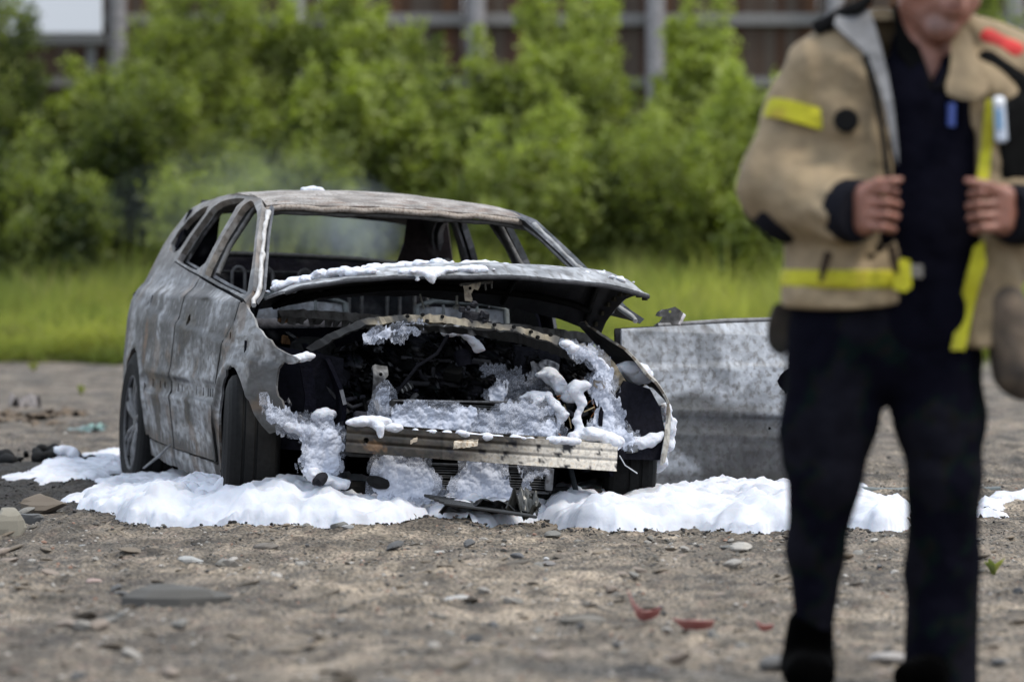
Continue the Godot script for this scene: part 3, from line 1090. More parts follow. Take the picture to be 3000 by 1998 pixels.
func body_side(s: float) -> void:
	var right := s < 0.0
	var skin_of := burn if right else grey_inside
	var on := on_side(s)
	var black := Color(0.02, 0.02, 0.021)
	# pillars, roof rail and rear quarter in one pressing
	var frame := poly([Vector2(0.0, 0.93), Vector2(-0.5, 1.14), Vector2(-0.95, 1.325), Vector2(-1.2, 1.365), Vector2(-1.6, 1.39), Vector2(-2.2, 1.39), Vector2(-2.7, 1.355), Vector2(-2.95, 1.305), Vector2(-3.12, 1.21), Vector2(-3.28, 1.08), Vector2(-3.38, 0.95), Vector2(-3.42, 0.84), Vector2(-3.40, 0.75), Vector2(-3.44, 0.69), Vector2(-3.5, 0.635), Vector2(-3.44, 0.605), Vector2(-3.36, 0.5), Vector2(-3.25, 0.38), Vector2(-3.1, 0.30), Vector2(-2.96, 0.28),
		Vector2(-2.94, 0.38), Vector2(-2.89, 0.50), Vector2(-2.8, 0.59), Vector2(-2.68, 0.655), Vector2(-2.57, 0.672), Vector2(-2.45, 0.655), Vector2(-2.34, 0.59), Vector2(-2.26, 0.50), Vector2(-2.21, 0.40), Vector2(-2.19, 0.29), Vector2(-2.155, 0.29), Vector2(-2.165, 0.45), Vector2(-2.255, 0.60), Vector2(-2.395, 0.743), Vector2(-2.456, 0.86), Vector2(-2.436, 1.0), Vector2(-2.415, 1.078), Vector2(-2.0, 1.053), Vector2(-1.45, 1.020), Vector2(-0.9, 0.983), Vector2(-0.137, 0.943)])
	var win1 := smooth_poly(poly([Vector2(-0.16, 0.953), Vector2(-0.23, 0.978), Vector2(-0.46, 1.10), Vector2(-0.85, 1.262), Vector2(-1.06, 1.322), Vector2(-1.38, 1.36), Vector2(-1.435, 1.345), Vector2(-1.435, 1.15), Vector2(-1.40, 1.03), Vector2(-1.3, 1.022), Vector2(-0.8, 0.988)]), 1)
	var win2 := smooth_poly(poly([Vector2(-1.51, 1.036), Vector2(-1.53, 1.2), Vector2(-1.57, 1.36), Vector2(-1.64, 1.37), Vector2(-2.0, 1.368), Vector2(-2.2, 1.35), Vector2(-2.30, 1.2), Vector2(-2.37, 1.088), Vector2(-2.30, 1.078), Vector2(-2.0, 1.063)]), 1)
	var win3 := smooth_poly(poly([Vector2(-2.47, 1.11), Vector2(-2.40, 1.2), Vector2(-2.29, 1.34), Vector2(-2.55, 1.325), Vector2(-2.80, 1.25), Vector2(-2.9, 1.13)]), 1)
	var mb := MB.new()
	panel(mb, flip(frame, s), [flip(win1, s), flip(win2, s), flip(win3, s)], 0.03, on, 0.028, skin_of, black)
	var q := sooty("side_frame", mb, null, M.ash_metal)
	# the pillars are hollow sections: an inner skin further in
	mb = MB.new()
	panel(mb, flip(frame, s), [flip(win1, s), flip(win2, s), flip(win3, s)], 0.05, on_inner_side(s, 0.045), 0.01, grey_inside, black)
	sooty("inner_skin", mb, q, M.ash_metal)
	for e in [[Vector2(-0.17, 0.955), Vector2(-0.47, 1.095), Vector2(-0.85, 1.25), Vector2(-1.1, 1.318), Vector2(-1.42, 1.347), Vector2(-1.42, 1.15), Vector2(-1.34, 1.03)], [Vector2(-1.51, 1.04), Vector2(-1.53, 1.2), Vector2(-1.59, 1.352), Vector2(-2.0, 1.357), Vector2(-2.21, 1.34), Vector2(-2.32, 1.2), Vector2(-2.38, 1.085)]]:
		var line := []
		for p in e: line.append(Vector3(s * (half_width(p.x, p.y) - 0.05), p.y, p.x))
		mb = MB.new()
		mb.col = Color(0.12, 0.115, 0.11)
		mb.tube(line, 0.012, 6)
		sooty("window_channel", mb, q, M.ash_metal)
	# rear light opening
	mb = MB.new()
	mb.col = Color(0.01, 0.01, 0.01)
	var tl := []
	for p in [Vector2(-3.36, 0.955), Vector2(-3.39, 0.90), Vector2(-3.40, 0.84)]:
		tl.append(Vector3(s * half_width(p.x, p.y), p.y, p.x))
	mb.tube(tl, [0.012, 0.02, 0.008], 6)
	sooty("rear_light_opening", mb, q)
	# doors
	var rear := poly([Vector2(-2.15, 0.28), Vector2(-2.16, 0.45), Vector2(-2.25, 0.602), Vector2(-2.39, 0.746), Vector2(-2.451, 0.86), Vector2(-2.431, 1.0), Vector2(-2.411, 1.072), Vector2(-2.0, 1.047), Vector2(-1.457, 1.014), Vector2(-1.45, 0.8), Vector2(-1.435, 0.5), Vector2(-1.418, 0.27)])
	var front := poly([Vector2(-1.402, 0.27), Vector2(-1.419, 0.5), Vector2(-1.434, 0.8), Vector2(-1.441, 1.010), Vector2(-0.9, 0.973), Vector2(-0.135, 0.933), Vector2(-0.159, 0.845), Vector2(-0.290, 0.765), Vector2(-0.350, 0.5), Vector2(-0.350, 0.27)])
	for d in 2 if right else 1:
		var out := [rear, front][d] as PackedVector2Array
		var holes := []
		if right:
			holes.append(ragged(circle([Vector2(-2.384, 0.894), Vector2(-1.199, 0.831)][d], 0.034, 12, 0.8), 0.012, 0.012, d))
			if d == 1:
				for z in [-0.42, -0.47, -0.52, -0.64, -0.82, -1.18, -1.28]:
					holes.append(poly([Vector2(z - 0.012, 0.535 + 0.012 * z), Vector2(z + 0.012, 0.535 + 0.012 * z), Vector2(z + 0.012, 0.57 + 0.012 * z), Vector2(z - 0.012, 0.57 + 0.012 * z)]))
			else:
				for z in [-1.6, -1.72, -1.95]:
					holes.append(ragged(circle(Vector2(z, 0.555 + 0.012 * z), 0.016, 8, 1.2), 0.01, 0.008, z))
		mb = MB.new()
		var hs := []
		for h in holes: hs.append(flip(h, s))
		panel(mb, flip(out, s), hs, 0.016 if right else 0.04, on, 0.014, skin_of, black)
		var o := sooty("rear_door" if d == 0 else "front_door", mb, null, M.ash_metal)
		mb = MB.new()
		panel(mb, flip(out, s), [], 0.08, on_inner_side(s, 0.075), 0.012, dark, black)
		sooty("inner_panel", mb, o)
	# front wing
	var arch := [Vector2(-0.29, 0.24), Vector2(-0.28, 0.35), Vector2(-0.25, 0.47), Vector2(-0.18, 0.58), Vector2(-0.08, 0.65), Vector2(0.02, 0.675), Vector2(0.13, 0.66), Vector2(0.22, 0.62), Vector2(0.30, 0.565), Vector2(0.36, 0.50), Vector2(0.42, 0.455)]
	var wing := poly([Vector2(-0.325, 0.24), Vector2(-0.325, 0.5), Vector2(-0.272, 0.775), Vector2(-0.142, 0.857), Vector2(-0.125, 0.93), Vector2(-0.03, 0.928), Vector2(0.1, 0.895), Vector2(0.3, 0.832), Vector2(0.48, 0.768), Vector2(0.62, 0.722), Vector2(0.60, 0.705), Vector2(0.53, 0.712), Vector2(0.515, 0.66), Vector2(0.515, 0.6), Vector2(0.55, 0.56), Vector2(0.58, 0.50), Vector2(0.55, 0.44), Vector2(0.48, 0.43)])
	if not right:
		wing = poly([Vector2(-0.325, 0.24), Vector2(-0.325, 0.5), Vector2(-0.272, 0.775), Vector2(-0.142, 0.857), Vector2(-0.125, 0.93), Vector2(-0.03, 0.928), Vector2(0.1, 0.895), Vector2(0.3, 0.832), Vector2(0.42, 0.79), Vector2(0.5, 0.74), Vector2(0.46, 0.70), Vector2(0.40, 0.62), Vector2(0.38, 0.52), Vector2(0.42, 0.42), Vector2(0.42, 0.35), Vector2(0.38, 0.36)])
		arch = [Vector2(-0.29, 0.24), Vector2(-0.28, 0.35), Vector2(-0.25, 0.47), Vector2(-0.18, 0.58), Vector2(-0.08, 0.65), Vector2(0.02, 0.675), Vector2(0.13, 0.66), Vector2(0.22, 0.62), Vector2(0.30, 0.54), Vector2(0.34, 0.44)]
	arch.reverse()
	wing.append_array(PackedVector2Array(arch))
	wing = ragged(wing, 0.03, 0.007, s)
	mb = MB.new()
	panel(mb, flip(wing, s), [flip(circle(Vector2(-0.17, 0.79), 0.014, 10, 1.3), s)] if right else [], 0.014, on if right else func(u, v): return on.call(u, v) - Vector3(0.17 * pow(clampf((v - 0.6) / 0.24, 0.0, 1.3), 1.3), 0.02 * clampf((v - 0.6) / 0.24, 0.0, 1.0), 0), 0.01, skin_of if right else func(p): return Color(0.42, 0.4, 0.36) if nz.get_noise_3dv(p * 9.0) > -0.15 else Color(0.2, 0.17, 0.13), black)
	sooty("front_wing", mb, null, M.ash_metal)
	# sill with a hollow lower flange
	mb = MB.new()
	panel(mb, flip(ragged(poly([Vector2(-0.30, 0.175), Vector2(-0.315, 0.258), Vector2(-1.2, 0.264), Vector2(-2.14, 0.272), Vector2(-2.16, 0.2), Vector2(-1.2, 0.18)]), 0.05, 0.006, 3.0), s), [], 0.02, on, 0.03, func(p): return burn(p + Vector3(0, 0.12, 0)).lerp(Color(0.025, 0.02, 0.015), clampf(nz.get_noise_3dv(p * 9.0) * 2.0 + (p.y - 0.23) * 18.0, 0.0, 0.9)), black)
	var sill := sooty("sill", mb, null, M.ash_metal)
	if right:
		mb = MB.new()
		mb.col = Color(0.28, 0.28, 0.28)
		mb.tube([Vector3(-0.87, 0.283, -1.433), Vector3(-0.9, 0.222, -1.559), Vector3(-0.93, 0.161, -1.748)], [0.006, 0.009, 0.006], 6, 0.6)
		sooty("hanging_strip", mb, sill, M.ash_metal)


func roof_y(x: float, z: float) -> float:
	var y := lerp_table(z, [-3.1, -2.9, -2.5, -1.9, -1.4, -1.15, -1.0, -0.9], [1.325, 1.365, 1.412, 1.428, 1.417, 1.395, 1.367, 1.345])
	var t := absf(x) / 0.58
	y -= 0.032 * t * t + 0.012 * pow(t, 8.0)
	return y + nz.get_noise_2d(x * 2.2, z * 1.6) * 0.008 - 0.012 * exp(-pow((x - 0.25) / 0.3, 2.0) - pow((z + 1.25) / 0.3, 2.0))


func roof() -> void:
	var out := PackedVector2Array()
	for i in 13:
		var x := -0.565 + 1.13 * i / 12.0
		out.append(Vector2(x, 0.925 + 0.11 * pow(x / 0.57, 2.0)))
	out.append(Vector2(0.53, 2.2)); out.append(Vector2(0.5, 3.05)); out.append(Vector2(-0.5, 3.05)); out.append(Vector2(-0.53, 2.2))
	var mb := MB.new()
	var rusty := func(p):
		var a := nz.get_noise_3dv(p * 3.5)
		var b := nf.get_noise_3dv(p * 22.0)
		var c := Color(0.20, 0.18, 0.155).lerp(Color(0.38, 0.36, 0.335), clampf(0.5 + a * 1.4, 0.0, 1.0))
		var near := clampf((p.z + 1.45) * 2.6, 0.0, 1.0)
		var r := clampf(nz.get_noise_3d(p.x * 9.0, 1.0, p.z * 14.0) * 2.2 + near * 0.95 - 0.88 + (p.x + 0.1) * 0.6 + b * 0.7, 0.0, 1.0)
		c = c.lerp(Color(0.19, 0.09, 0.032).lerp(Color(0.07, 0.035, 0.018), clampf(b + 0.4, 0.0, 1.0)), r * 0.7)
		c = c.lerp(Color(0.06, 0.06, 0.06), clampf(b * 2.2 - 1.35 + near * 0.2, 0.0, 0.8))
		return c
	panel(mb, out, [circle(Vector2(-0.03, 1.3), 0.014, 8, 0.6), circle(Vector2(0.07, 1.2), 0.008, 6), circle(Vector2(-0.3, 1.28), 0.008, 6), circle(Vector2(0.3, 1.35), 0.009, 6), circle(Vector2(-0.52, 1.09), 0.01, 8)], 0.018, func(u, v): return Vector3(u, roof_y(u, -v), -v), 0.012, rusty, Color(0.02, 0.02, 0.02))
	var o := sooty("roof", mb, null, M.roof_metal)
	# header rail over the windscreen
	mb = MB.new()
	var line := []
	var lip := []
	for i in 15:
		var x := -0.585 + 1.17 * i / 14.0
		var z := -0.925 - 0.11 * pow(x / 0.57, 2.0)
		line.append(Vector3(x, roof_y(x, z) - 0.016 - 0.004 * sin(x * 31.0), z + 0.004))
		lip.append(Vector3(x, roof_y(x, z) - 0.036 - 0.003 * sin(x * 43.0), z - 0.012))
	mb.col = Color(0.30, 0.26, 0.22)
	mb.tube(line, 0.013, 7)
	sooty("header_rail", mb, o, M.roof_metal)
	mb = MB.new()
	mb.col = Color(0.07, 0.065, 0.06)
	mb.tube(lip, 0.012, 6)
	sooty("header_seal", mb, o, M.soot)
	# remains of the glued windscreen down the pillar
	for s in [-1.0, 1.0]:
		mb = MB.new()
		var a := []
		var rr := []
		for i in 22:
			var t := i / 21.0
			var p := Vector2(lerpf(-0.93, -0.02, t), lerpf(1.30, 0.915, t))
			a.append(Vector3(s * (half_width(p.x, p.y) - 0.035 + nf.get_noise_2d(i * 7.0, s) * 0.004), p.y + 0.004, p.x + 0.012))
			rr.append(0.011 + nf.get_noise_2d(i * 3.3, 9.0) * 0.006 * (1.0 if i < 13 else 0.3))
		mb.col = Color(0.5, 0.49, 0.48) if s < 0.0 else Color(0.28, 0.28, 0.28)
		mb.tube(a, rr, 6)
		sooty("glass_bead", mb, o, M.ash_metal)


func hood_y(x: float, z: float) -> float:
	var yr := lerp_table(x, [-0.75, -0.59, -0.45, -0.27, -0.05, 0.135, 0.357, 0.544, 0.658, 0.735], [0.902, 0.933, 0.965, 0.985, 0.990, 0.977, 0.957, 0.924, 0.888, 0.868])
	var yl := lerp_table(x, [-0.76, -0.69, -0.52, -0.34, -0.1, 0.095, 0.29, 0.5, 0.65, 0.75], [0.975, 1.010, 1.045, 1.066, 1.078, 1.088, 1.082, 1.074, 1.052, 1.034])
	var ym := lerp_table(x, [-0.76, -0.7, -0.565, -0.39, -0.1, 0.115, 0.39, 0.61, 0.70, 0.75], [0.955, 0.99, 1.037, 1.08, 1.118, 1.132, 1.128, 1.115, 1.08, 1.0])
	var t := (z + 0.33) / (hood_z(x) + 0.33)
	var a := (t - 0.55) * (t - 1.0) / 0.55
	var b := t * (t - 1.0) / (0.55 * -0.45)
	var c := t * (t - 0.55) / 0.45
	return yr * a + ym * b + yl * c + nz.get_noise_2d(x * 4.0, z * 4.0) * 0.006


func hood_z(x: float) -> float:
	return 0.56 - 0.20 * pow(absf(x) / 0.75, 2.4)


func hood() -> void:
	var out := PackedVector2Array()
	for i in 25:
		var x := -0.745 + 1.49 * i / 24.0
		out.append(Vector2(x, -hood_z(x)))
	for i in 13:
		out.append(Vector2(0.74 - 1.49 * i / 12.0, 0.33))
	var mb := MB.new()
	var top := func(p):
		var c := Color(0.15, 0.155, 0.163).lerp(Color(0.36, 0.37, 0.39), clampf(0.5 + nz.get_noise_3dv(p * 5.0) * 1.6, 0.0, 1.0))
		return c.lerp(Color(0.13, 0.13, 0.14), clampf(nf.get_noise_3dv(p * 34.0) * 2.4 - 0.8, 0.0, 0.7))
	panel(mb, out, [], 0.018, func(u, v): return Vector3(u, hood_y(u, -v), -v), 0.012, top, Color(0.012, 0.013, 0.017))
	var o := sooty("hood", mb, null, M.ash_metal)
	# folded edge and the pressed frame underneath
	mb = MB.new()
	mb.col = Color(0.05, 0.05, 0.052)
	var lip := []
	for i in 31:
		var x := -0.742 + 1.484 * i / 30.0
		lip.append(Vector3(x, hood_y(x, hood_z(x)) - 0.012, hood_z(x) - 0.004))
	mb.tube(lip, 0.008, 6)
	sooty("folded_edge", mb, o)
	for r in [0.16, 0.86]:
		var line := []
		for i in 17:
			var x := -0.66 + 1.32 * i / 16.0
			var z := lerpf(-0.33, hood_z(x), r)
			line.append(Vector3(x, hood_y(x, z) - 0.026, z))
		mb = MB.new()
		mb.col = Color(0.009, 0.0095, 0.0115)
		mb.tube(line, 0.016, 6)
		sooty("rib", mb, o)
	for x in [-0.66, 0.30, 0.66]:
		var line := []
		for i in 8:
			var z := lerpf(-0.28, hood_z(x) - 0.1, i / 7.0)
			line.append(Vector3(x * (1.0 - 0.1 * i / 7.0), hood_y(x, z) - 0.02, z))
		mb = MB.new()
		mb.col = Color(0.009, 0.0095, 0.0115)
		mb.tube(line, 0.014, 6)
		sooty("rib", mb, o)
	mb = MB.new()
	mb.col = Color(0.05, 0.045, 0.035)
	for k in 9:
		var t := k / 8.0
		var x := lerpf(0.70, 0.735, t)
		var z := lerpf(-0.28, 0.33, t)
		mb.bx(Vector3(x, hood_y(x, z) - 0.02, z), Vector3(0.012, 0.02, 0.05), Vector3.ZERO, 0.002)
	sooty("hinge_flange", mb, o)
	# striker and hook hanging from the middle
	mb = MB.new()
	mb.col = Color(0.22, 0.19, 0.13)
	panel(mb, ragged(poly([Vector2(-0.059, 1.035), Vector2(0.014, 1.055), Vector2(0.001, 1.02), Vector2(-0.017, 1.026), Vector2(-0.026, 1.005), Vector2(-0.018, 0.975), Vector2(-0.05, 0.977)]), 0.02, 0.004, 1.0), [circle(Vector2(-0.031, 1.028), 0.007, 8)], 0.01, func(u, v): return Vector3(u, v, 0.5), 0.006, func(p): return Color(0.24, 0.2, 0.14).lerp(Color(0.08, 0.07, 0.06), clampf(nf.get_noise_3dv(p * 60.0) + 0.2, 0.0, 1.0)))
	sooty("catch_hook", mb, o, M.ash_metal)
	mb = MB.new()
	mb.col = Color(0.1, 0.095, 0.09)
	mb.bar(Vector3(-0.064, 1.039, 0.46), Vector3(0.068, 1.057, 0.46), 0.03, 0.012)
	mb.bar(Vector3(0.033, 1.052, 0.48), Vector3(0.038, 1.022, 0.48), 0.008, 0.008)
	mb.bar(Vector3(0.06, 1.053, 0.48), Vector3(0.062, 1.029, 0.48), 0.007, 0.007)
	sooty("striker_plate", mb, o)


func inside() -> void:
	var mb := MB.new()
	mb.col = Color(0.02, 0.02, 0.021)
	mb.bx(Vector3(0, 0.24, -1.75), Vector3(1.5, 0.05, 2.9), Vector3.ZERO, 0.02)
	mb.bx(Vector3(0, 0.32, -1.3), Vector3(0.26, 0.16, 2.0), Vector3.ZERO, 0.05)
	sooty("floor_pan", mb)
	# tail panel under the rear window
	mb = MB.new()
	panel(mb, poly([Vector2(-0.66, 0.45), Vector2(0.66, 0.45), Vector2(0.665, 1.0), Vector2(0.60, 1.112), Vector2(0.3, 1.13), Vector2(0, 1.132), Vector2(-0.3, 1.13), Vector2(-0.60, 1.118), Vector2(-0.665, 1.0)]), [], 0.04, func(u, v): return Vector3(u, v, -3.22 + 0.03 * sin(v * 9.0) - 0.05 * u * u), 0.03, dark)
	var t := sooty("tailgate", mb)
	mb = MB.new()
	mb.col = Color(0.05, 0.052, 0.058)
	mb.tube([Vector3(-0.62, 1.105, -3.19), Vector3(-0.3, 1.122, -3.17), Vector3(0, 1.126, -3.165), Vector3(0.3, 1.122, -3.17), Vector3(0.62, 1.10, -3.19)], 0.016, 6)
	mb.tube([Vector3(-0.55, 1.03, -3.16), Vector3(0, 1.045, -3.14), Vector3(0.55, 1.02, -3.16)], 0.008, 6)
	sooty("window_ledge", mb, t)
	mb = MB.new()
	mb.col = Color(0.03, 0.03, 0.033)
	mb.tube([Vector3(-0.5, 1.34, -3.02), Vector3(0, 1.355, -3.02), Vector3(0.5, 1.335, -3.02)], 0.03, 8)
	sooty("rear_header", mb)
	# rear pillars
	for s in [-1.0, 1.0]:
		mb = MB.new()
		var on := func(u, v): return Vector3(u * s, v, -2.84 + 0.3 * (u - 0.45) - (1.3 - v) * 0.5) if s > 0 else Vector3(-u, v, -2.84 + 0.3 * (u - 0.45) - (1.3 - v) * 0.5)
		if s > 0.0:
			panel(mb, poly([Vector2(0.455, 1.34), Vector2(0.64, 1.31), Vector2(0.70, 1.10), Vector2(0.69, 0.9), Vector2(0.42, 0.9), Vector2(0.435, 1.1), Vector2(0.455, 1.2)]), [], 0.03, on, 0.03, func(p): return dark(p).lerp(Color(0.07, 0.055, 0.05), 0.5))
		else:
			panel(mb, poly([Vector2(0.45, 0.9), Vector2(0.455, 1.34), Vector2(0.60, 1.32), Vector2(0.66, 1.10), Vector2(0.66, 0.9)]), [], 0.03, on, 0.03, dark)
		sooty("rear_pillar", mb)
	# rear bench: a panel with wire loops for the head rests
	mb = MB.new()
	panel(mb, poly([Vector2(-0.62, 0.4), Vector2(0.62, 0.4), Vector2(0.62, 0.97), Vector2(-0.62, 0.97)]), [], 0.05, func(u, v): return Vector3(u, v, -2.38 - 0.15 * (v - 0.4) + 0.012 * sin(u * 24.0)), 0.02, func(p): return dark(p).lerp(Color(0.05, 0.052, 0.06), 0.4))
	var bench := sooty("rear_bench", mb)
	for x in [-0.43, -0.3, -0.12, 0.12, 0.3, 0.43]:
		mb = MB.new()
		mb.col = Color(0.14, 0.14, 0.145)
		var a := []
		for i in 9:
			var w := PI * i / 8.0
			a.append(Vector3(x - cos(w) * 0.03, 1.03 + sin(w) * 0.035, -2.36))
		a.push_front(Vector3(x - 0.03, 0.8, -2.33)); a.append(Vector3(x + 0.03, 0.8, -2.33))
		mb.tube(a, 0.008, 6)
		sooty("headrest_loop", mb, bench, M.ash_metal)
	# bare front seat frames
	for x in [-0.36, 0.36]:
		mb = MB.new()
		panel(mb, poly([Vector2(x - 0.22, 0.42), Vector2(x + 0.22, 0.42), Vector2(x + 0.2, 0.93), Vector2(x - 0.2, 0.93)]), [], 0.03, func(u, v): return Vector3(u, v, -1.15 - 0.25 * (v - 0.4) + 0.02 * absf(sin((u - x) * 22.0))), 0.02, func(p): return Color(0.09, 0.095, 0.105).lerp(Color(0.26, 0.27, 0.29), clampf(0.4 + nz.get_noise_3d(p.x * 14.0, p.y * 2.0, 1.0) * 1.6, 0.0, 1.0)))
		var seat := sooty("seat_back", mb, null, M.ash_metal)
		mb = MB.new()
		mb.col = Color(0.09, 0.10, 0.10)
		mb.tube([Vector3(x - 0.22, 0.4, -1.12), Vector3(x - 0.2, 0.93, -1.25), Vector3(x - 0.12, 0.955, -1.27), Vector3(x + 0.12, 0.955, -1.27), Vector3(x + 0.2, 0.93, -1.25), Vector3(x + 0.22, 0.4, -1.12)], 0.014, 6)
		for k in [-0.09, 0.06]:
			mb.tube([Vector3(x + k, 0.5, -1.11), Vector3(x + k, 0.94, -1.22)], 0.007, 5)
		sooty("seat_tube", mb, seat, M.ash_metal)
		mb = MB.new()
		mb.col = Color(0.03, 0.03, 0.032)
		mb.bx(Vector3(x, 0.42, -0.85), Vector3(0.46, 0.06, 0.5), Vector3(6, 0, 0), 0.02)
		sooty("seat_pan", mb, seat)
	# bulkhead, cowl and the bare dashboard beam
	mb = MB.new()
	panel(mb, poly([Vector2(-0.72, 0.2), Vector2(0.72, 0.2), Vector2(0.72, 0.8), Vector2(0.3, 0.845), Vector2(-0.3, 0.845), Vector2(-0.72, 0.82)]), [circle(Vector2(-0.46, 0.72), 0.05, 12, 0.8), circle(Vector2(0.2, 0.6), 0.04, 10)], 0.03, func(u, v): return Vector3(u, v, -0.30 + nz.get_noise_2d(u * 5.0, v * 5.0) * 0.03), 0.02, dark)
	sooty("bulkhead", mb)
	mb = MB.new()
	ribbon(mb, [Vector3(-0.663, 0.903, -0.2), Vector3(-0.555, 0.909, -0.2), Vector3(-0.374, 0.904, -0.2), Vector3(-0.192, 0.899, -0.2), Vector3(0.01, 0.893, -0.2), Vector3(0.268, 0.887, -0.2), Vector3(0.528, 0.871, -0.2), Vector3(0.678, 0.853, -0.2)], [Vector3(-0.651, 0.876, -0.18), Vector3(-0.558, 0.876, -0.18), Vector3(-0.377, 0.869, -0.18), Vector3(-0.195, 0.862, -0.18), Vector3(0.007, 0.858, -0.18), Vector3(0.264, 0.855, -0.18), Vector3(0.524, 0.837, -0.18), Vector3(0.674, 0.818, -0.18)], 0.05, func(p): return Color(0.12, 0.115, 0.11).lerp(Color(0.3, 0.3, 0.3), clampf(0.4 + nz.get_noise_3d(p.x * 3.0, p.y * 60.0, 0.0) * 1.7, 0.0, 1.0)))
	var cowl := sooty("cowl", mb, null, M.ash_metal)
	mb = MB.new()
	mb.col = Color(0.3, 0.17, 0.09)
	mb.bx(Vector3(-0.599, 0.779, -0.24), Vector3(0.07, 0.035, 0.02), Vector3(0, 0, -8), 0.004)
	for k in 7:
		mb.bx(Vector3(-0.603, 0.779, -0.22) + Vector3(-0.03 + k * 0.01, 0, 0), Vector3(0.003, 0.03, 0.01), Vector3.ZERO, 0.0)
	mb.bx(Vector3(-0.636, 0.86, -0.22), Vector3(0.04, 0.018, 0.02), Vector3(0, 0, -4), 0.004)
	sooty("fan_grille", mb, cowl)
	mb = MB.new()
	mb.col = Color(0.06, 0.062, 0.068)
	mb.tube([Vector3(-0.7, 0.83, -0.5), Vector3(-0.2, 0.85, -0.52), Vector3(0.3, 0.84, -0.52), Vector3(0.7, 0.82, -0.5)], 0.03, 8)
	mb.tube([Vector3(0.12, 0.84, -0.5), Vector3(0.1, 0.3, -0.6)], 0.02, 6)
	sooty("dashboard_beam", mb)
	# wiper post and its spindle in the middle of the cowl
	mb = MB.new()
	mb.col = Color(0.4, 0.42, 0.4)
	mb.tube([Vector3(0.062, 0.945, -0.1), Vector3(0.06, 0.992, -0.1)], 0.006, 6)
	mb.lathe([Vector2(0.02, 0.0), Vector2(0.018, 0.012), Vector2(0.006, 0.02), Vector2(0.0, 0.022)], Transform3D(Basis(), Vector3(0.063, 0.935, -0.1)), 10)
	mb.tube([Vector3(-0.074, 0.929, -0.1), Vector3(-0.095, 0.992, -0.1)], 0.004, 6)
	sooty("wiper_spindle", mb, cowl, M.ash_metal)


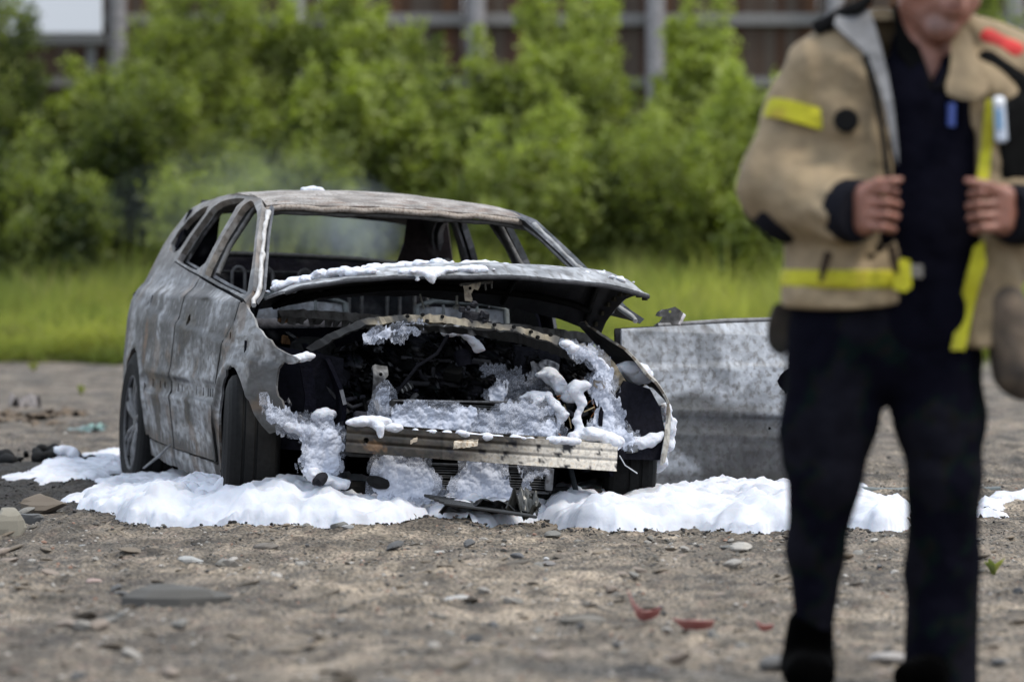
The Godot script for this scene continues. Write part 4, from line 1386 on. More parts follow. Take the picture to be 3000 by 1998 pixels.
func front_end() -> void:
	# the curved cross member over the grille
	var beige := func(p):
		var c := Color(0.25, 0.21, 0.145).lerp(Color(0.13, 0.115, 0.085), clampf(0.5 + nz.get_noise_3dv(p * 12.0) * 1.4, 0.0, 1.0))
		c = c.lerp(Color(0.012, 0.012, 0.014), clampf(nz.get_noise_3dv(p * 7.0 + Vector3(3, 0, 0)) * 5.0 - 0.45 + 2.4 * clampf((-p.x - 0.22) * 7.0, 0.0, 1.0) + exp(-pow((p.x - 0.04) / 0.05, 2.0)) * 1.6, 0.0, 1.0))
		return c
	var mb := MB.new()
	ribbon(mb, [Vector3(-0.661, 0.765, 0.4), Vector3(-0.582, 0.83, 0.47), Vector3(-0.476, 0.887, 0.53), Vector3(-0.355, 0.91, 0.57), Vector3(-0.197, 0.922, 0.6), Vector3(-0.056, 0.905, 0.6), Vector3(-0.012, 0.902, 0.6), Vector3(0.14, 0.887, 0.59), Vector3(0.329, 0.851, 0.55), Vector3(0.529, 0.805, 0.48), Vector3(0.597, 0.746, 0.44), Vector3(0.661, 0.668, 0.4)],
		[Vector3(-0.639, 0.748, 0.41), Vector3(-0.558, 0.813, 0.49), Vector3(-0.458, 0.866, 0.55), Vector3(-0.346, 0.885, 0.59), Vector3(-0.2, 0.892, 0.62), Vector3(-0.064, 0.877, 0.62), Vector3(-0.007, 0.874, 0.62), Vector3(0.14, 0.864, 0.61), Vector3(0.315, 0.822, 0.57), Vector3(0.482, 0.774, 0.5), Vector3(0.55, 0.71, 0.46), Vector3(0.607, 0.65, 0.42)], 0.018, beige)
	var carrier := sooty("lock_carrier", mb, null, M.ash_metal)
	for p in [Vector3(-0.303, 0.909, 0.61), Vector3(-0.243, 0.917, 0.61), Vector3(-0.164, 0.913, 0.61), Vector3(0.045, 0.89, 0.62), Vector3(0.124, 0.884, 0.62), Vector3(0.2, 0.868, 0.6), Vector3(0.28, 0.859, 0.6), Vector3(0.39, 0.828, 0.56), Vector3(-0.229, 0.894, 0.63), Vector3(0.228, 0.848, 0.6)]:
		mb = MB.new()
		mb.col = Color(0.012, 0.012, 0.012)
		mb.lathe([Vector2(0.0, 0.008), Vector2(0.006, 0.008), Vector2(0.0075, 0.0), Vector2(0.0075, -0.012)], Transform3D(Basis(Vector3.RIGHT, PI / 2), p), 8)
		sooty("bolt", mb, carrier)
	mb = MB.new()      # torn lower lip with ash white edges
	ribbon(mb, [Vector3(-0.448, 0.838, 0.57), Vector3(-0.334, 0.869, 0.6), Vector3(-0.202, 0.878, 0.63), Vector3(-0.03, 0.87, 0.64), Vector3(0.14, 0.861, 0.63), Vector3(0.3, 0.817, 0.6), Vector3(0.422, 0.777, 0.55)], [Vector3(-0.439, 0.809, 0.55), Vector3(-0.328, 0.835, 0.58), Vector3(-0.194, 0.851, 0.6), Vector3(-0.019, 0.844, 0.6), Vector3(0.15, 0.82, 0.6), Vector3(0.31, 0.782, 0.57), Vector3(0.425, 0.746, 0.53)], 0.01, func(p): return Color(0.016, 0.016, 0.019).lerp(Color(0.35, 0.36, 0.38), clampf(nf.get_noise_3dv(p * 28.0) * 3.0 - 1.5, 0.0, 0.9)))
	sooty("torn_lip", mb, carrier)
	mb = MB.new()      # the lock between the two halves
	mb.col = Color(0.03, 0.03, 0.034)
	mb.bx(Vector3(-0.02, 0.906, 0.56), Vector3(0.1, 0.06, 0.06), Vector3(0, 0, -6), 0.008)
	for k in 16:
		mb.bx(Vector3(-0.026, 0.918, 0.58) + Vector3(rng.randf_range(-0.06, 0.06), rng.randf_range(-0.05, 0.05), rng.randf_range(0.0, 0.03)), Vector3.ONE * rng.randf_range(0.008, 0.022), Vector3(rng.randf() * 90, rng.randf() * 90, 0), 0.002)
	sooty("hood_lock", mb, carrier)
	# bumper beam, dark at one end and bare aluminium at the other
	mb = MB.new()
	var alu := func(p):
		var t := clampf((p.x + 0.02 + (0.40 - p.y) * 2.0) * 3.2 + nz.get_noise_3dv(p * 5.0) * 0.35, 0.0, 1.0)
		var c := Color(0.022, 0.02, 0.018).lerp(Color(0.06, 0.051, 0.042), clampf(0.5 + nz.get_noise_3dv(p * 9.0) * 1.6, 0.0, 1.0))
		c = c.lerp(Color(0.66, 0.62, 0.55), t)
		var chip := nz.get_noise_3d(p.x * 13.0, p.y * 17.0, 5.0) + exp(-pow((p.x - 0.3) / 0.11, 2.0) - pow((p.y - 0.435) / 0.05, 2.0)) * 0.42
		c = c.lerp(Color(0.015, 0.015, 0.016), clampf((chip - 0.36) * 22.0, 0.0, 1.0))
		c = c.lerp(Color(0.25, 0.15, 0.08), clampf(exp(-pow((p.x + 0.43) / 0.05, 2.0) - pow((p.y - 0.40) / 0.025, 2.0)) * 2.0 + nf.get_noise_3dv(p * 70.0) - 0.8, 0.0, 0.8))
		c = c.lerp(Color(0.015, 0.014, 0.013), clampf(exp(-pow((p.x + 0.17) / 0.008, 2.0)) * 1.6 - 0.3, 0.0, 0.9))
		return c
	var on := func(u, v):
		var groove := 0.004 * exp(-pow((v - 0.026) / 0.003, 2.0)) + 0.005 * exp(-pow((v + 0.010) / 0.003, 2.0))
		return Vector3(u, 0.4275 - 0.0365 * (u + 0.54) + v, 0.66 + 0.06 * (1.0 - pow(u / 0.55, 2.0)) - groove)
	panel(mb, poly([Vector2(-0.538, -0.052), Vector2(0.557, -0.054), Vector2(0.557, 0.053), Vector2(-0.538, 0.052)]), [circle(Vector2(-0.462, -0.002), 0.011, 12)], 0.009, on, 0.055, alu)
	var beam := sooty("bumper_beam", mb, null, M.bare_metal)
	mb = MB.new()
	panel(mb, ragged(poly([Vector2(-0.121, 0.434), Vector2(-0.026, 0.444), Vector2(-0.028, 0.417), Vector2(-0.122, 0.402)]), 0.008, 0.003, 2.0), [], 0.006, func(u, v): return on.call(u, v - 0.4275 + 0.0365 * (u + 0.54)) + Vector3(0, 0, 0.0025), 0.002, func(p): return Color(0.62, 0.55, 0.45).lerp(Color(0.28, 0.15, 0.06), clampf(nf.get_noise_3dv(p * 60.0) * 1.8, 0.0, 1.0)))
	sooty("sticker_remains", mb, beam)
	mb = MB.new()
	panel(mb, ragged(poly([Vector2(-0.294, 0.431), Vector2(-0.265, 0.445), Vector2(-0.267, 0.428), Vector2(-0.293, 0.414)]), 0.008, 0.003, 2.0), [], 0.006, func(u, v): return on.call(u, v - 0.4275 + 0.0365 * (u + 0.54)) + Vector3(0, 0, 0.0025), 0.002, func(_p): return Color(0.4, 0.34, 0.27))
	sooty("sticker_remains", mb, beam)
	for x in [-0.47, 0.47]:
		mb = MB.new()
		mb.col = Color(0.03, 0.03, 0.03)
		mb.bx(Vector3(x, 0.40, 0.5), Vector3(0.1, 0.09, 0.28), Vector3.ZERO, 0.01)
		sooty("crash_box", mb, beam)
	# cooler packs
	radiator("upper_radiator", [Vector3(-0.329, 0.575, 0.52), Vector3(0.335, 0.59, 0.52)], 0.138, 15)
	radiator("lower_radiator", [Vector3(-0.173, 0.332, 0.5), Vector3(0.324, 0.33, 0.5)], 0.10, 10)
	# carriers round the lamp openings
	mb = MB.new()
	panel(mb, ragged(poly([Vector2(-0.688, 0.705), Vector2(-0.632, 0.69), Vector2(-0.611, 0.546), Vector2(-0.58, 0.427), Vector2(-0.619, 0.323), Vector2(-0.658, 0.425), Vector2(-0.66, 0.587)]), 0.03, 0.006, 5.0), [], 0.03, func(u, v): return Vector3(u, v, 0.42), 0.015, dark)
	sooty("lamp_carrier", mb)
	for e in [[0.56, 0.845, 0.36, 0.22], [-0.86, -0.5, 0.36, 0.22]]:
		mb = MB.new()
		panel(mb, poly([Vector2(e[0], 0.36), Vector2(e[1], 0.36), Vector2(e[1], 0.73), Vector2(e[0], 0.78)]) if e[0] < 0.0 else poly([Vector2(0.58, 0.37), Vector2(0.815, 0.37), Vector2(0.83, 0.49), Vector2(0.805, 0.58), Vector2(0.755, 0.655), Vector2(0.64, 0.685), Vector2(0.60, 0.62)]), [], 0.06, func(u, v): return Vector3(u, v, (0.43 if u > 0.0 else 0.37) - (0.25 if u > 0.0 else 0.9) * maxf(absf(u) - 0.62, 0.0)), 0.012, func(_p): return Color(0.01, 0.01, 0.012))
		sooty("lamp_well", mb)
	mb = MB.new()
	panel(mb, ragged(poly([Vector2(0.603, 0.667), Vector2(0.636, 0.659), Vector2(0.632, 0.59), Vector2(0.661, 0.512), Vector2(0.707, 0.462), Vector2(0.709, 0.401), Vector2(0.655, 0.395), Vector2(0.566, 0.448), Vector2(0.573, 0.535), Vector2(0.589, 0.588)]), 0.03, 0.005, 6.0), [circle(Vector2(0.609, 0.467), 0.012, 8), circle(Vector2(0.619, 0.554), 0.014, 8)], 0.02, func(u, v): return Vector3(u, v, 0.42), 0.015, func(p): return Color(0.16, 0.155, 0.14).lerp(Color(0.03, 0.03, 0.03), clampf(0.4 + nz.get_noise_3dv(p * 14.0) * 1.7, 0.0, 1.0)))
	sooty("lamp_carrier", mb, null, M.ash_metal)
	mb = MB.new()
	panel(mb, poly([Vector2(0.49, 0.685), Vector2(0.544, 0.683), Vector2(0.542, 0.656), Vector2(0.521, 0.644), Vector2(0.491, 0.661)]), [circle(Vector2(0.505, 0.668), 0.006, 8), circle(Vector2(0.525, 0.662), 0.006, 8), circle(Vector2(0.532, 0.676), 0.004, 8)], 0.012, func(u, v): return Vector3(u, v, 0.5), 0.01, func(_p): return Color(0.2, 0.18, 0.15))
	sooty("connector_plate", mb)
	# torn wheel arch liner and horn bracket at the near corner
	mb = MB.new()
	panel(mb, ragged(poly([Vector2(-0.839, 0.539), Vector2(-0.777, 0.525), Vector2(-0.73, 0.569), Vector2(-0.716, 0.511), Vector2(-0.666, 0.487), Vector2(-0.65, 0.428), Vector2(-0.706, 0.452), Vector2(-0.763, 0.466), Vector2(-0.808, 0.49)]), 0.014, 0.009, 7.0), [circle(Vector2(-0.746, 0.543), 0.012, 8)], 0.012, func(u, v): return Vector3(u, v, 0.47 + nz.get_noise_2d(u * 12.0, v * 12.0) * 0.03), 0.006, func(p): return Color(0.03, 0.03, 0.032).lerp(Color(0.28, 0.28, 0.29), clampf(nf.get_noise_3dv(p * 32.0) * 1.8, 0.0, 1.0)))
	sooty("torn_liner", mb)
	for q in [[Vector2(-0.648, 0.455), Vector2(-0.574, 0.5), Vector2(-0.549, 0.415), Vector2(-0.602, 0.363), Vector2(-0.547, 0.288), Vector2(-0.619, 0.26), Vector2(-0.66, 0.344)], [Vector2(-0.555, 0.459), Vector2(-0.508, 0.486), Vector2(-0.492, 0.367), Vector2(-0.517, 0.298), Vector2(-0.561, 0.348)]]:
		mb = MB.new()
		panel(mb, ragged(poly(q), 0.015, 0.008, 8.0), [], 0.015, func(u, v): return Vector3(u, v, 0.5 + nz.get_noise_2d(u * 14.0, v * 14.0) * 0.05), 0.01, dark)
		sooty("bent_bracket", mb)
	mb = MB.new()
	mb.col = Color(0.05, 0.05, 0.055)
	mb.bx(Vector3(-0.426, 0.508, 0.46), Vector3(0.09, 0.035, 0.03), Vector3(0, 0, -4), 0.01)
	mb.lathe([Vector2(0.0, 0.012), Vector2(0.013, 0.01), Vector2(0.016, 0.0), Vector2(0.016, -0.02)], Transform3D(Basis(Vector3.RIGHT, PI / 2), Vector3(-0.457, 0.512, 0.49)), 10)
	sooty("horn", mb)
	# lower cross member and the black undertray
	mb = MB.new()
	mb.col = Color(0.012, 0.012, 0.014)
	mb.bx(Vector3(0, 0.22, 0.42), Vector3(1.15, 0.06, 0.1), Vector3.ZERO, 0.02)
	mb.bx(Vector3(0, 0.2, 0.05), Vector3(1.2, 0.03, 0.8), Vector3.ZERO, 0.01)
	sooty("undertray", mb)
	mb = MB.new()
	mb.col = Color(0.22, 0.22, 0.23)
	mb.bar(Vector3(0.322, 0.331, 0.52), Vector3(0.319, 0.242, 0.52), 0.02, 0.03)
	sooty("radiator_tank", mb, null, M.ash_metal)


func radiator(called: String, ends: Array, h: float, count: int) -> void:
	var a: Vector3 = ends[0]
	var b: Vector3 = ends[1]
	var up := Vector3(0, -1, 0)
	var mb := MB.new()
	mb.col = Color(0.10, 0.10, 0.105)
	mb.bar(a, b, 0.03, 0.008)
	mb.bar(a + up * h, b + up * h, 0.03, 0.008)
	mb.col = Color(0.03, 0.03, 0.03)
	mb.bar(a, a + up * h, 0.03, 0.02)
	mb.bar(b, b + up * h, 0.03, 0.02)
	mb.col = Color(0.006, 0.006, 0.007)
	mb.box(Transform3D(Basis(), (a + b) * 0.5 + up * h * 0.5 - Vector3(0, 0, 0.02)), Vector3(a.distance_to(b), h, 0.008))
	var o := sooty(called, mb)
	for k in count:
		var t := (k + 0.5) / count
		mb = MB.new()
		mb.col = Color(0.07, 0.07, 0.072) * (0.7 + 0.6 * rng.randf())
		var m := a.lerp(b, 0.5) + up * h * t + Vector3(rng.randfn() * 0.004, rng.randfn() * 0.0012, 0)
		mb.tube([a + up * h * t, m + Vector3(-0.12, rng.randfn() * 0.0012, 0), m, m + Vector3(0.12, rng.randfn() * 0.0012, 0), b + up * h * t], h / count * 0.3, 5)
		sooty("fin", mb, o, M.ash_metal)


func engine_bay() -> void:
	var mb := MB.new()
	for s in [-1.0, 1.0]:
		mb = MB.new()
		panel(mb, poly([Vector2(-0.34, 0.25), Vector2(0.45, 0.3), Vector2(0.5, 0.55), Vector2(0.42, 0.74), Vector2(-0.34, 0.82)]) if s > 0 else poly([Vector2(-0.34, 0.25), Vector2(-0.34, 0.82), Vector2(0.42, 0.72), Vector2(0.5, 0.55), Vector2(0.45, 0.3)]), [], 0.05, func(u, v): return Vector3(s * (0.57 + 0.05 * sin(v * 9.0)), v, u), 0.015, dark)
		sooty("inner_wing", mb)
		mb = MB.new()
		mb.col = Color(0.02, 0.02, 0.022)
		mb.lathe([Vector2(0.0, 0.80), Vector2(0.05, 0.80), Vector2(0.09, 0.775), Vector2(0.11, 0.70), Vector2(0.12, 0.35)], Transform3D(Basis(), Vector3(s * 0.54, 0, -0.05)), 14)
		sooty("strut_tower", mb)
	# engine block with its head, cover and intake
	mb = MB.new()
	mb.col = Color(0.006, 0.006, 0.0075)
	mb.bx(Vector3(-0.001, 0.64, 0.05), Vector3(0.5, 0.36, 0.3), Vector3(0, 0, 0), 0.03)
	var engine := sooty("engine", mb)
	mb = MB.new()
	panel(mb, smooth_poly(poly([Vector2(-0.30, -0.1), Vector2(0.12, -0.1), Vector2(0.2, 0.02), Vector2(0.16, 0.2), Vector2(-0.28, 0.22)]), 2), [], 0.025, func(u, v): return Vector3(u, 0.815 - 0.35 * pow(maxf(absf(u + 0.06) - 0.12, 0.0), 1.3) + nz.get_noise_2d(u * 8.0, v * 8.0) * 0.02 - 0.2 * maxf(-v, 0.0), 0.12 - v), 0.03, dark)
	sooty("engine_cover", mb, engine)
	mb = MB.new()
	mb.col = Color(0.009, 0.0095, 0.011)
	for k in 4:
		mb.tube([Vector3(-0.186, 0.778, 0.2) + Vector3(k * 0.075, 0, 0), Vector3(-0.199, 0.753, 0.26) + Vector3(k * 0.075, 0, 0), Vector3(-0.195, 0.701, 0.27) + Vector3(k * 0.072, 0, 0), Vector3(-0.17, 0.648, 0.2) + Vector3(k * 0.07, 0, 0)], [0.022, 0.026, 0.024, 0.02], 8)
	sooty("intake_runners", mb, engine)
	mb = MB.new()
	mb.col = Color(0.028, 0.029, 0.033)
	mb.tube([Vector3(-0.252, 0.74, 0.3), Vector3(-0.121, 0.735, 0.31), Vector3(0.04, 0.731, 0.31), Vector3(0.123, 0.727, 0.3)], 0.008, 6)
	mb.tube([Vector3(-0.24, 0.671, 0.3), Vector3(-0.098, 0.666, 0.3), Vector3(0.027, 0.664, 0.3), Vector3(0.116, 0.674, 0.3)], 0.006, 6)
	mb.tube([Vector3(-0.227, 0.64, 0.29), Vector3(-0.096, 0.639, 0.3), Vector3(0.064, 0.637, 0.3)], 0.012, 6)
	sooty("fuel_rail", mb, engine)
	for x in 5:
		mb = MB.new()
		mb.col = Color(0.03, 0.03, 0.034)
		mb.lathe([Vector2(0, 0.012), Vector2(0.008, 0.01), Vector2(0.01, -0.01), Vector2(0.006, -0.03)], Transform3D(Basis(), Vector3(-0.181, 0.698, 0.31) + Vector3(x * 0.06, -x * 0.002, 0)), 8)
		sooty("injector", mb, engine)
	mb = MB.new()
	mb.col = Color(0.05, 0.05, 0.054)
	mb.tube([Vector3(0.042, 0.741, 0.3), Vector3(0.105, 0.737, 0.32), Vector3(0.122, 0.707, 0.33), Vector3(0.092, 0.654, 0.33), Vector3(0.1, 0.61, 0.32), Vector3(0.13, 0.581, 0.3)], 0.009, 7)
	sooty("hose", mb, engine)
	mb = MB.new()
	for k in 6:
		mb.col = Color(0.05, 0.05, 0.05) if k % 2 else Color(0.2, 0.2, 0.2)
		mb.tube([Vector3(-0.261, 0.611, 0.36) + Vector3(k * 0.008, k * 0.004, 0), Vector3(-0.256, 0.614, 0.36) + Vector3(k * 0.008, k * 0.004, 0)], 0.016 - 0.003 * (k % 2), 8)
	sooty("ribbed_hose", mb, engine)
	# tanks and housings
	mb = MB.new()
	mb.col = Color(0.016, 0.017, 0.02)
	mb.lathe([Vector2(0, 0.09), Vector2(0.045, 0.088), Vector2(0.052, 0.08), Vector2(0.053, -0.06), Vector2(0.045, -0.075), Vector2(0.043, -0.16), Vector2(0, -0.165)], Transform3D(Basis(), Vector3(-0.441, 0.621, 0.22)), 16)
	sooty("washer_tank", mb)
	mb = MB.new()
	mb.col = Color(0.05, 0.05, 0.053)
	mb.tube([Vector3(-0.629, 0.74, 0.36), Vector3(-0.577, 0.63, 0.36), Vector3(-0.524, 0.573, 0.37), Vector3(-0.459, 0.538, 0.38), Vector3(-0.394, 0.56, 0.38), Vector3(-0.343, 0.597, 0.38)], 0.008, 6)
	mb.tube([Vector3(-0.571, 0.647, 0.33), Vector3(-0.581, 0.544, 0.34), Vector3(-0.56, 0.459, 0.36)], 0.01, 6)
	mb.tube([Vector3(-0.535, 0.562, 0.34), Vector3(-0.509, 0.487, 0.36), Vector3(-0.477, 0.455, 0.38)], 0.008, 6)
	sooty("cable_loom", mb)
	mb = MB.new()
	mb.col = Color(0.014, 0.014, 0.017)
	mb.bx(Vector3(0.311, 0.718, 0.2), Vector3(0.2, 0.16, 0.16), Vector3(0, -6, -4), 0.015)
	sooty("fuse_box", mb)
	mb = MB.new()
	panel(mb, ragged(poly([Vector2(0.275, 0.743), Vector2(0.345, 0.756), Vector2(0.396, 0.737), Vector2(0.395, 0.685), Vector2(0.287, 0.681)]), 0.02, 0.004, 11.0), [circle(Vector2(0.308, 0.694), 0.005, 6), circle(Vector2(0.328, 0.697), 0.005, 6)], 0.01, func(u, v): return Vector3(u, v, 0.32), 0.008, func(p): return Color(0.3, 0.3, 0.31).lerp(Color(0.05, 0.05, 0.055), clampf(0.35 + nf.get_noise_3dv(p * 40.0) * 1.5, 0.0, 1.0)))
	sooty("cover_plate", mb)
	mb = MB.new()
	panel(mb, smooth_poly(poly([Vector2(0.196, 0.755), Vector2(0.28, 0.771), Vector2(0.299, 0.623), Vector2(0.197, 0.61)]), 1), [], 0.02, func(u, v): return Vector3(u, v, 0.26 + nz.get_noise_2d(u * 12.0, v * 12.0) * 0.04), 0.03, dark)
	sooty("air_filter_box", mb)
	# bracket standing in front of the engine
	mb = MB.new()
	panel(mb, ragged(poly([Vector2(-0.399, 0.705), Vector2(-0.386, 0.712), Vector2(-0.34, 0.707), Vector2(-0.337, 0.673), Vector2(-0.365, 0.633), Vector2(-0.358, 0.556), Vector2(-0.335, 0.514), Vector2(-0.365, 0.478), Vector2(-0.386, 0.572)]), 0.03, 0.003, 12.0), [circle(Vector2(-0.367, 0.675), 0.008, 8)], 0.01, func(u, v): return Vector3(u, v, 0.44 + 0.02 * sin(v * 40.0)), 0.012, func(p): return Color(0.07, 0.07, 0.072).lerp(Color(0.26, 0.26, 0.26), clampf(nf.get_noise_3dv(p * 40.0) * 1.6, 0.0, 1.0)))
	sooty("engine_bracket", mb, null, M.ash_metal)
	# the collapsed, charred mass of plastic and wiring
	mb = MB.new()
	panel(mb, ragged(poly([Vector2(-0.56, 0.36), Vector2(0.50, 0.36), Vector2(0.57, 0.55), Vector2(0.5, 0.72), Vector2(0.3, 0.80), Vector2(0.0, 0.83), Vector2(-0.3, 0.83), Vector2(-0.5, 0.76), Vector2(-0.6, 0.6)]), 0.03, 0.02, 77.0), [], 0.011, func(u, v):
		var r := absf(nz.get_noise_2d(u * 4.0, v * 5.0)) * 0.34 + absf(nz.get_noise_2d(u * 11.0 + 4.0, v * 13.0)) * 0.14 + nf.get_noise_2d(u * 38.0, v * 38.0) * 0.012
		return Vector3(u, v, 0.20 + r - 0.5 * maxf(v - 0.66, 0.0)), 0.02, func(p):
		var c := Color(0.0055, 0.006, 0.0075).lerp(Color(0.028, 0.028, 0.032), clampf(nz.get_noise_3dv(p * 9.0) * 2.5, 0.0, 1.0))
		return c.lerp(Color(0.17, 0.17, 0.18), clampf(nf.get_noise_3d(p.x * 34.0, p.y * 46.0, p.z * 20.0) * 3.4 - 1.55 + nz.get_noise_3dv(p * 5.0) * 1.4, 0.0, 0.8)))
	sooty("charred_mass", mb)
	# charred lumps and pipes that fill the bay
	for k in 120:
		mb = MB.new()
		var at := Vector3(rng.randf_range(-0.5, 0.56), rng.randf_range(0.34, 0.78), rng.randf_range(0.02, 0.40))
		if at.y > 0.78 - 0.4 * absf(at.x): at.y -= 0.15
		mb.col = Color(0.010, 0.0105, 0.0125) * (0.6 + 5.0 * pow(rng.randf(), 3.0)) if k % 11 else Color(0.10, 0.10, 0.105)
		if k % 3 == 0:
			mb.bx(at, Vector3(rng.randf_range(0.02, 0.08), rng.randf_range(0.012, 0.06), rng.randf_range(0.02, 0.07)), Vector3(rng.randf_range(-20, 20), rng.randf() * 90, rng.randf_range(-30, 30)), 0.006)
			sooty("charred_part", mb)
		elif k % 3 == 1:
			var d := Vector3(rng.randfn(), rng.randfn() * 0.6, rng.randfn() * 0.4) * 0.08
			mb.tube([at, at + d + Vector3(0, 0.02, 0.02), at + d * 2.0 + Vector3(0, -0.02, 0.02), at + d * 2.6], rng.randf_range(0.006, 0.014), 6)
			sooty("pipe", mb)
		else:
			mb.lathe([Vector2(0, 0.03), Vector2(0.028, 0.026), Vector2(0.034, 0.0), Vector2(0.03, -0.04), Vector2(0, -0.042)], Transform3D(Basis.from_euler(Vector3(rng.randf() * 1.5, rng.randf() * 6.0, rng.randf())), at), 10)
			sooty("housing", mb)
	# bare copper wires
	for q in [[Vector3(0.355, 0.612, 0.45), Vector3(0.382, 0.621, 0.46), Vector3(0.415, 0.611, 0.46), Vector3(0.414, 0.597, 0.45)], [Vector3(0.361, 0.602, 0.44), Vector3(0.394, 0.609, 0.45), Vector3(0.41, 0.591, 0.44)], [Vector3(0.482, 0.585, 0.44), Vector3(0.502, 0.607, 0.45), Vector3(0.519, 0.56, 0.44), Vector3(0.503, 0.534, 0.44)], [Vector3(0.328, 0.487, 0.5), Vector3(0.355, 0.464, 0.52), Vector3(0.374, 0.443, 0.52)], [Vector3(0.557, 0.578, 0.42), Vector3(0.575, 0.536, 0.44), Vector3(0.567, 0.484, 0.45)]]:
		mb = MB.new()
		mb.col = Color(0.36, 0.13, 0.035)
		mb.tube(q, 0.0032, 5)
		sooty("copper_wire", mb, null, M.bare_metal)
	mb = MB.new()
	mb.col = Color(0.3, 0.24, 0.15)
	mb.tube([Vector3(0.381, 0.583, 0.47), Vector3(0.403, 0.524, 0.48), Vector3(0.411, 0.489, 0.48)], 0.003, 5)
	mb.tube([Vector3(0.455, 0.556, 0.5), Vector3(0.499, 0.578, 0.5)], 0.003, 5)
	sooty("rod", mb)
	mb = MB.new()
	mb.col = Color(0.55, 0.57, 0.6)
	mb.tube([Vector3(0.597, 0.39, 0.55), Vector3(0.635, 0.351, 0.5), Vector3(0.701, 0.318, 0.45)], 0.0025, 5)
	sooty("hanging_wire", mb)


func wheels() -> void:
	for w in [[Vector3(-0.79, 0.31, 0.02), -0.16], [Vector3(0.76, 0.31, 0.02), -0.16], [Vector3(-0.765, 0.325, -2.578), 0.0], [Vector3(0.765, 0.31, -2.578), 0.0]]:
		var t := Transform3D(Basis(Vector3.UP, w[1]) * Basis(Vector3.BACK, PI / 2), w[0])      # the lathe axis points to the car's right
		var sgn := 1.0
		if w[0].x > 0.0: t = Transform3D(Basis(Vector3.UP, w[1]) * Basis(Vector3.BACK, -PI / 2), w[0])
		var mb := MB.new()
		mb.col = Color(0.008, 0.0085, 0.0095)
		mb.lathe([Vector2(0.2, 0.085), Vector2(0.222, 0.102), Vector2(0.27, 0.11), Vector2(0.305, 0.1), Vector2(0.323, 0.088), Vector2(0.330, 0.07), Vector2(0.330, 0.045), Vector2(0.322, 0.042), Vector2(0.322, 0.034), Vector2(0.332, 0.031), Vector2(0.333, -0.004), Vector2(0.324, -0.007), Vector2(0.324, -0.015), Vector2(0.332, -0.018), Vector2(0.330, -0.07), Vector2(0.323, -0.088), Vector2(0.305, -0.1), Vector2(0.27, -0.11), Vector2(0.2, -0.09)], t, 44)
		var tyre := sooty("wheel", mb, null, M.rubber)
		mb = MB.new()
		mb.col = Color(0.06, 0.06, 0.063)
		mb.lathe([Vector2(0.18, -0.09), Vector2(0.2, 0.06), Vector2(0.215, 0.09), Vector2(0.222, 0.098), Vector2(0.214, 0.1), Vector2(0.203, 0.085)], t, 36)
		sooty("rim", mb, tyre, M.ash_metal)
		mb = MB.new()
		mb.col = Color(0.02, 0.02, 0.022)
		mb.lathe([Vector2(0.0, 0.0), Vector2(0.15, 0.0), Vector2(0.19, -0.03)], t, 24)
		sooty("brake_disc", mb, tyre)
		if w[0].z < -1.0 or w[0].x < 0.0:
			for k in 5:
				mb = MB.new()
				mb.col = Color(0.12, 0.12, 0.125)
				var a := TAU * k / 5.0 + 0.3
				for e in [-0.2, 0.2]:
					var o := Vector3(cos(a + e * 0.5), 0, sin(a + e * 0.5))
					var r := Vector3(cos(a + e), 0, sin(a + e))
					mb.tube([t * (o * 0.03 + Vector3(0, 0.06, 0)), t * (r * 0.12 + Vector3(0, 0.085, 0)), t * (r * 0.205 + Vector3(0, 0.08, 0))], [0.02, 0.014, 0.016], 6)
				sooty("spoke", mb, tyre, M.ash_metal)
			mb = MB.new()
			mb.col = Color(0.09, 0.09, 0.09)
			mb.lathe([Vector2(0, 0.085), Vector2(0.03, 0.083), Vector2(0.045, 0.06), Vector2(0.05, 0.0)], t, 16)
			sooty("hub", mb, tyre, M.ash_metal)


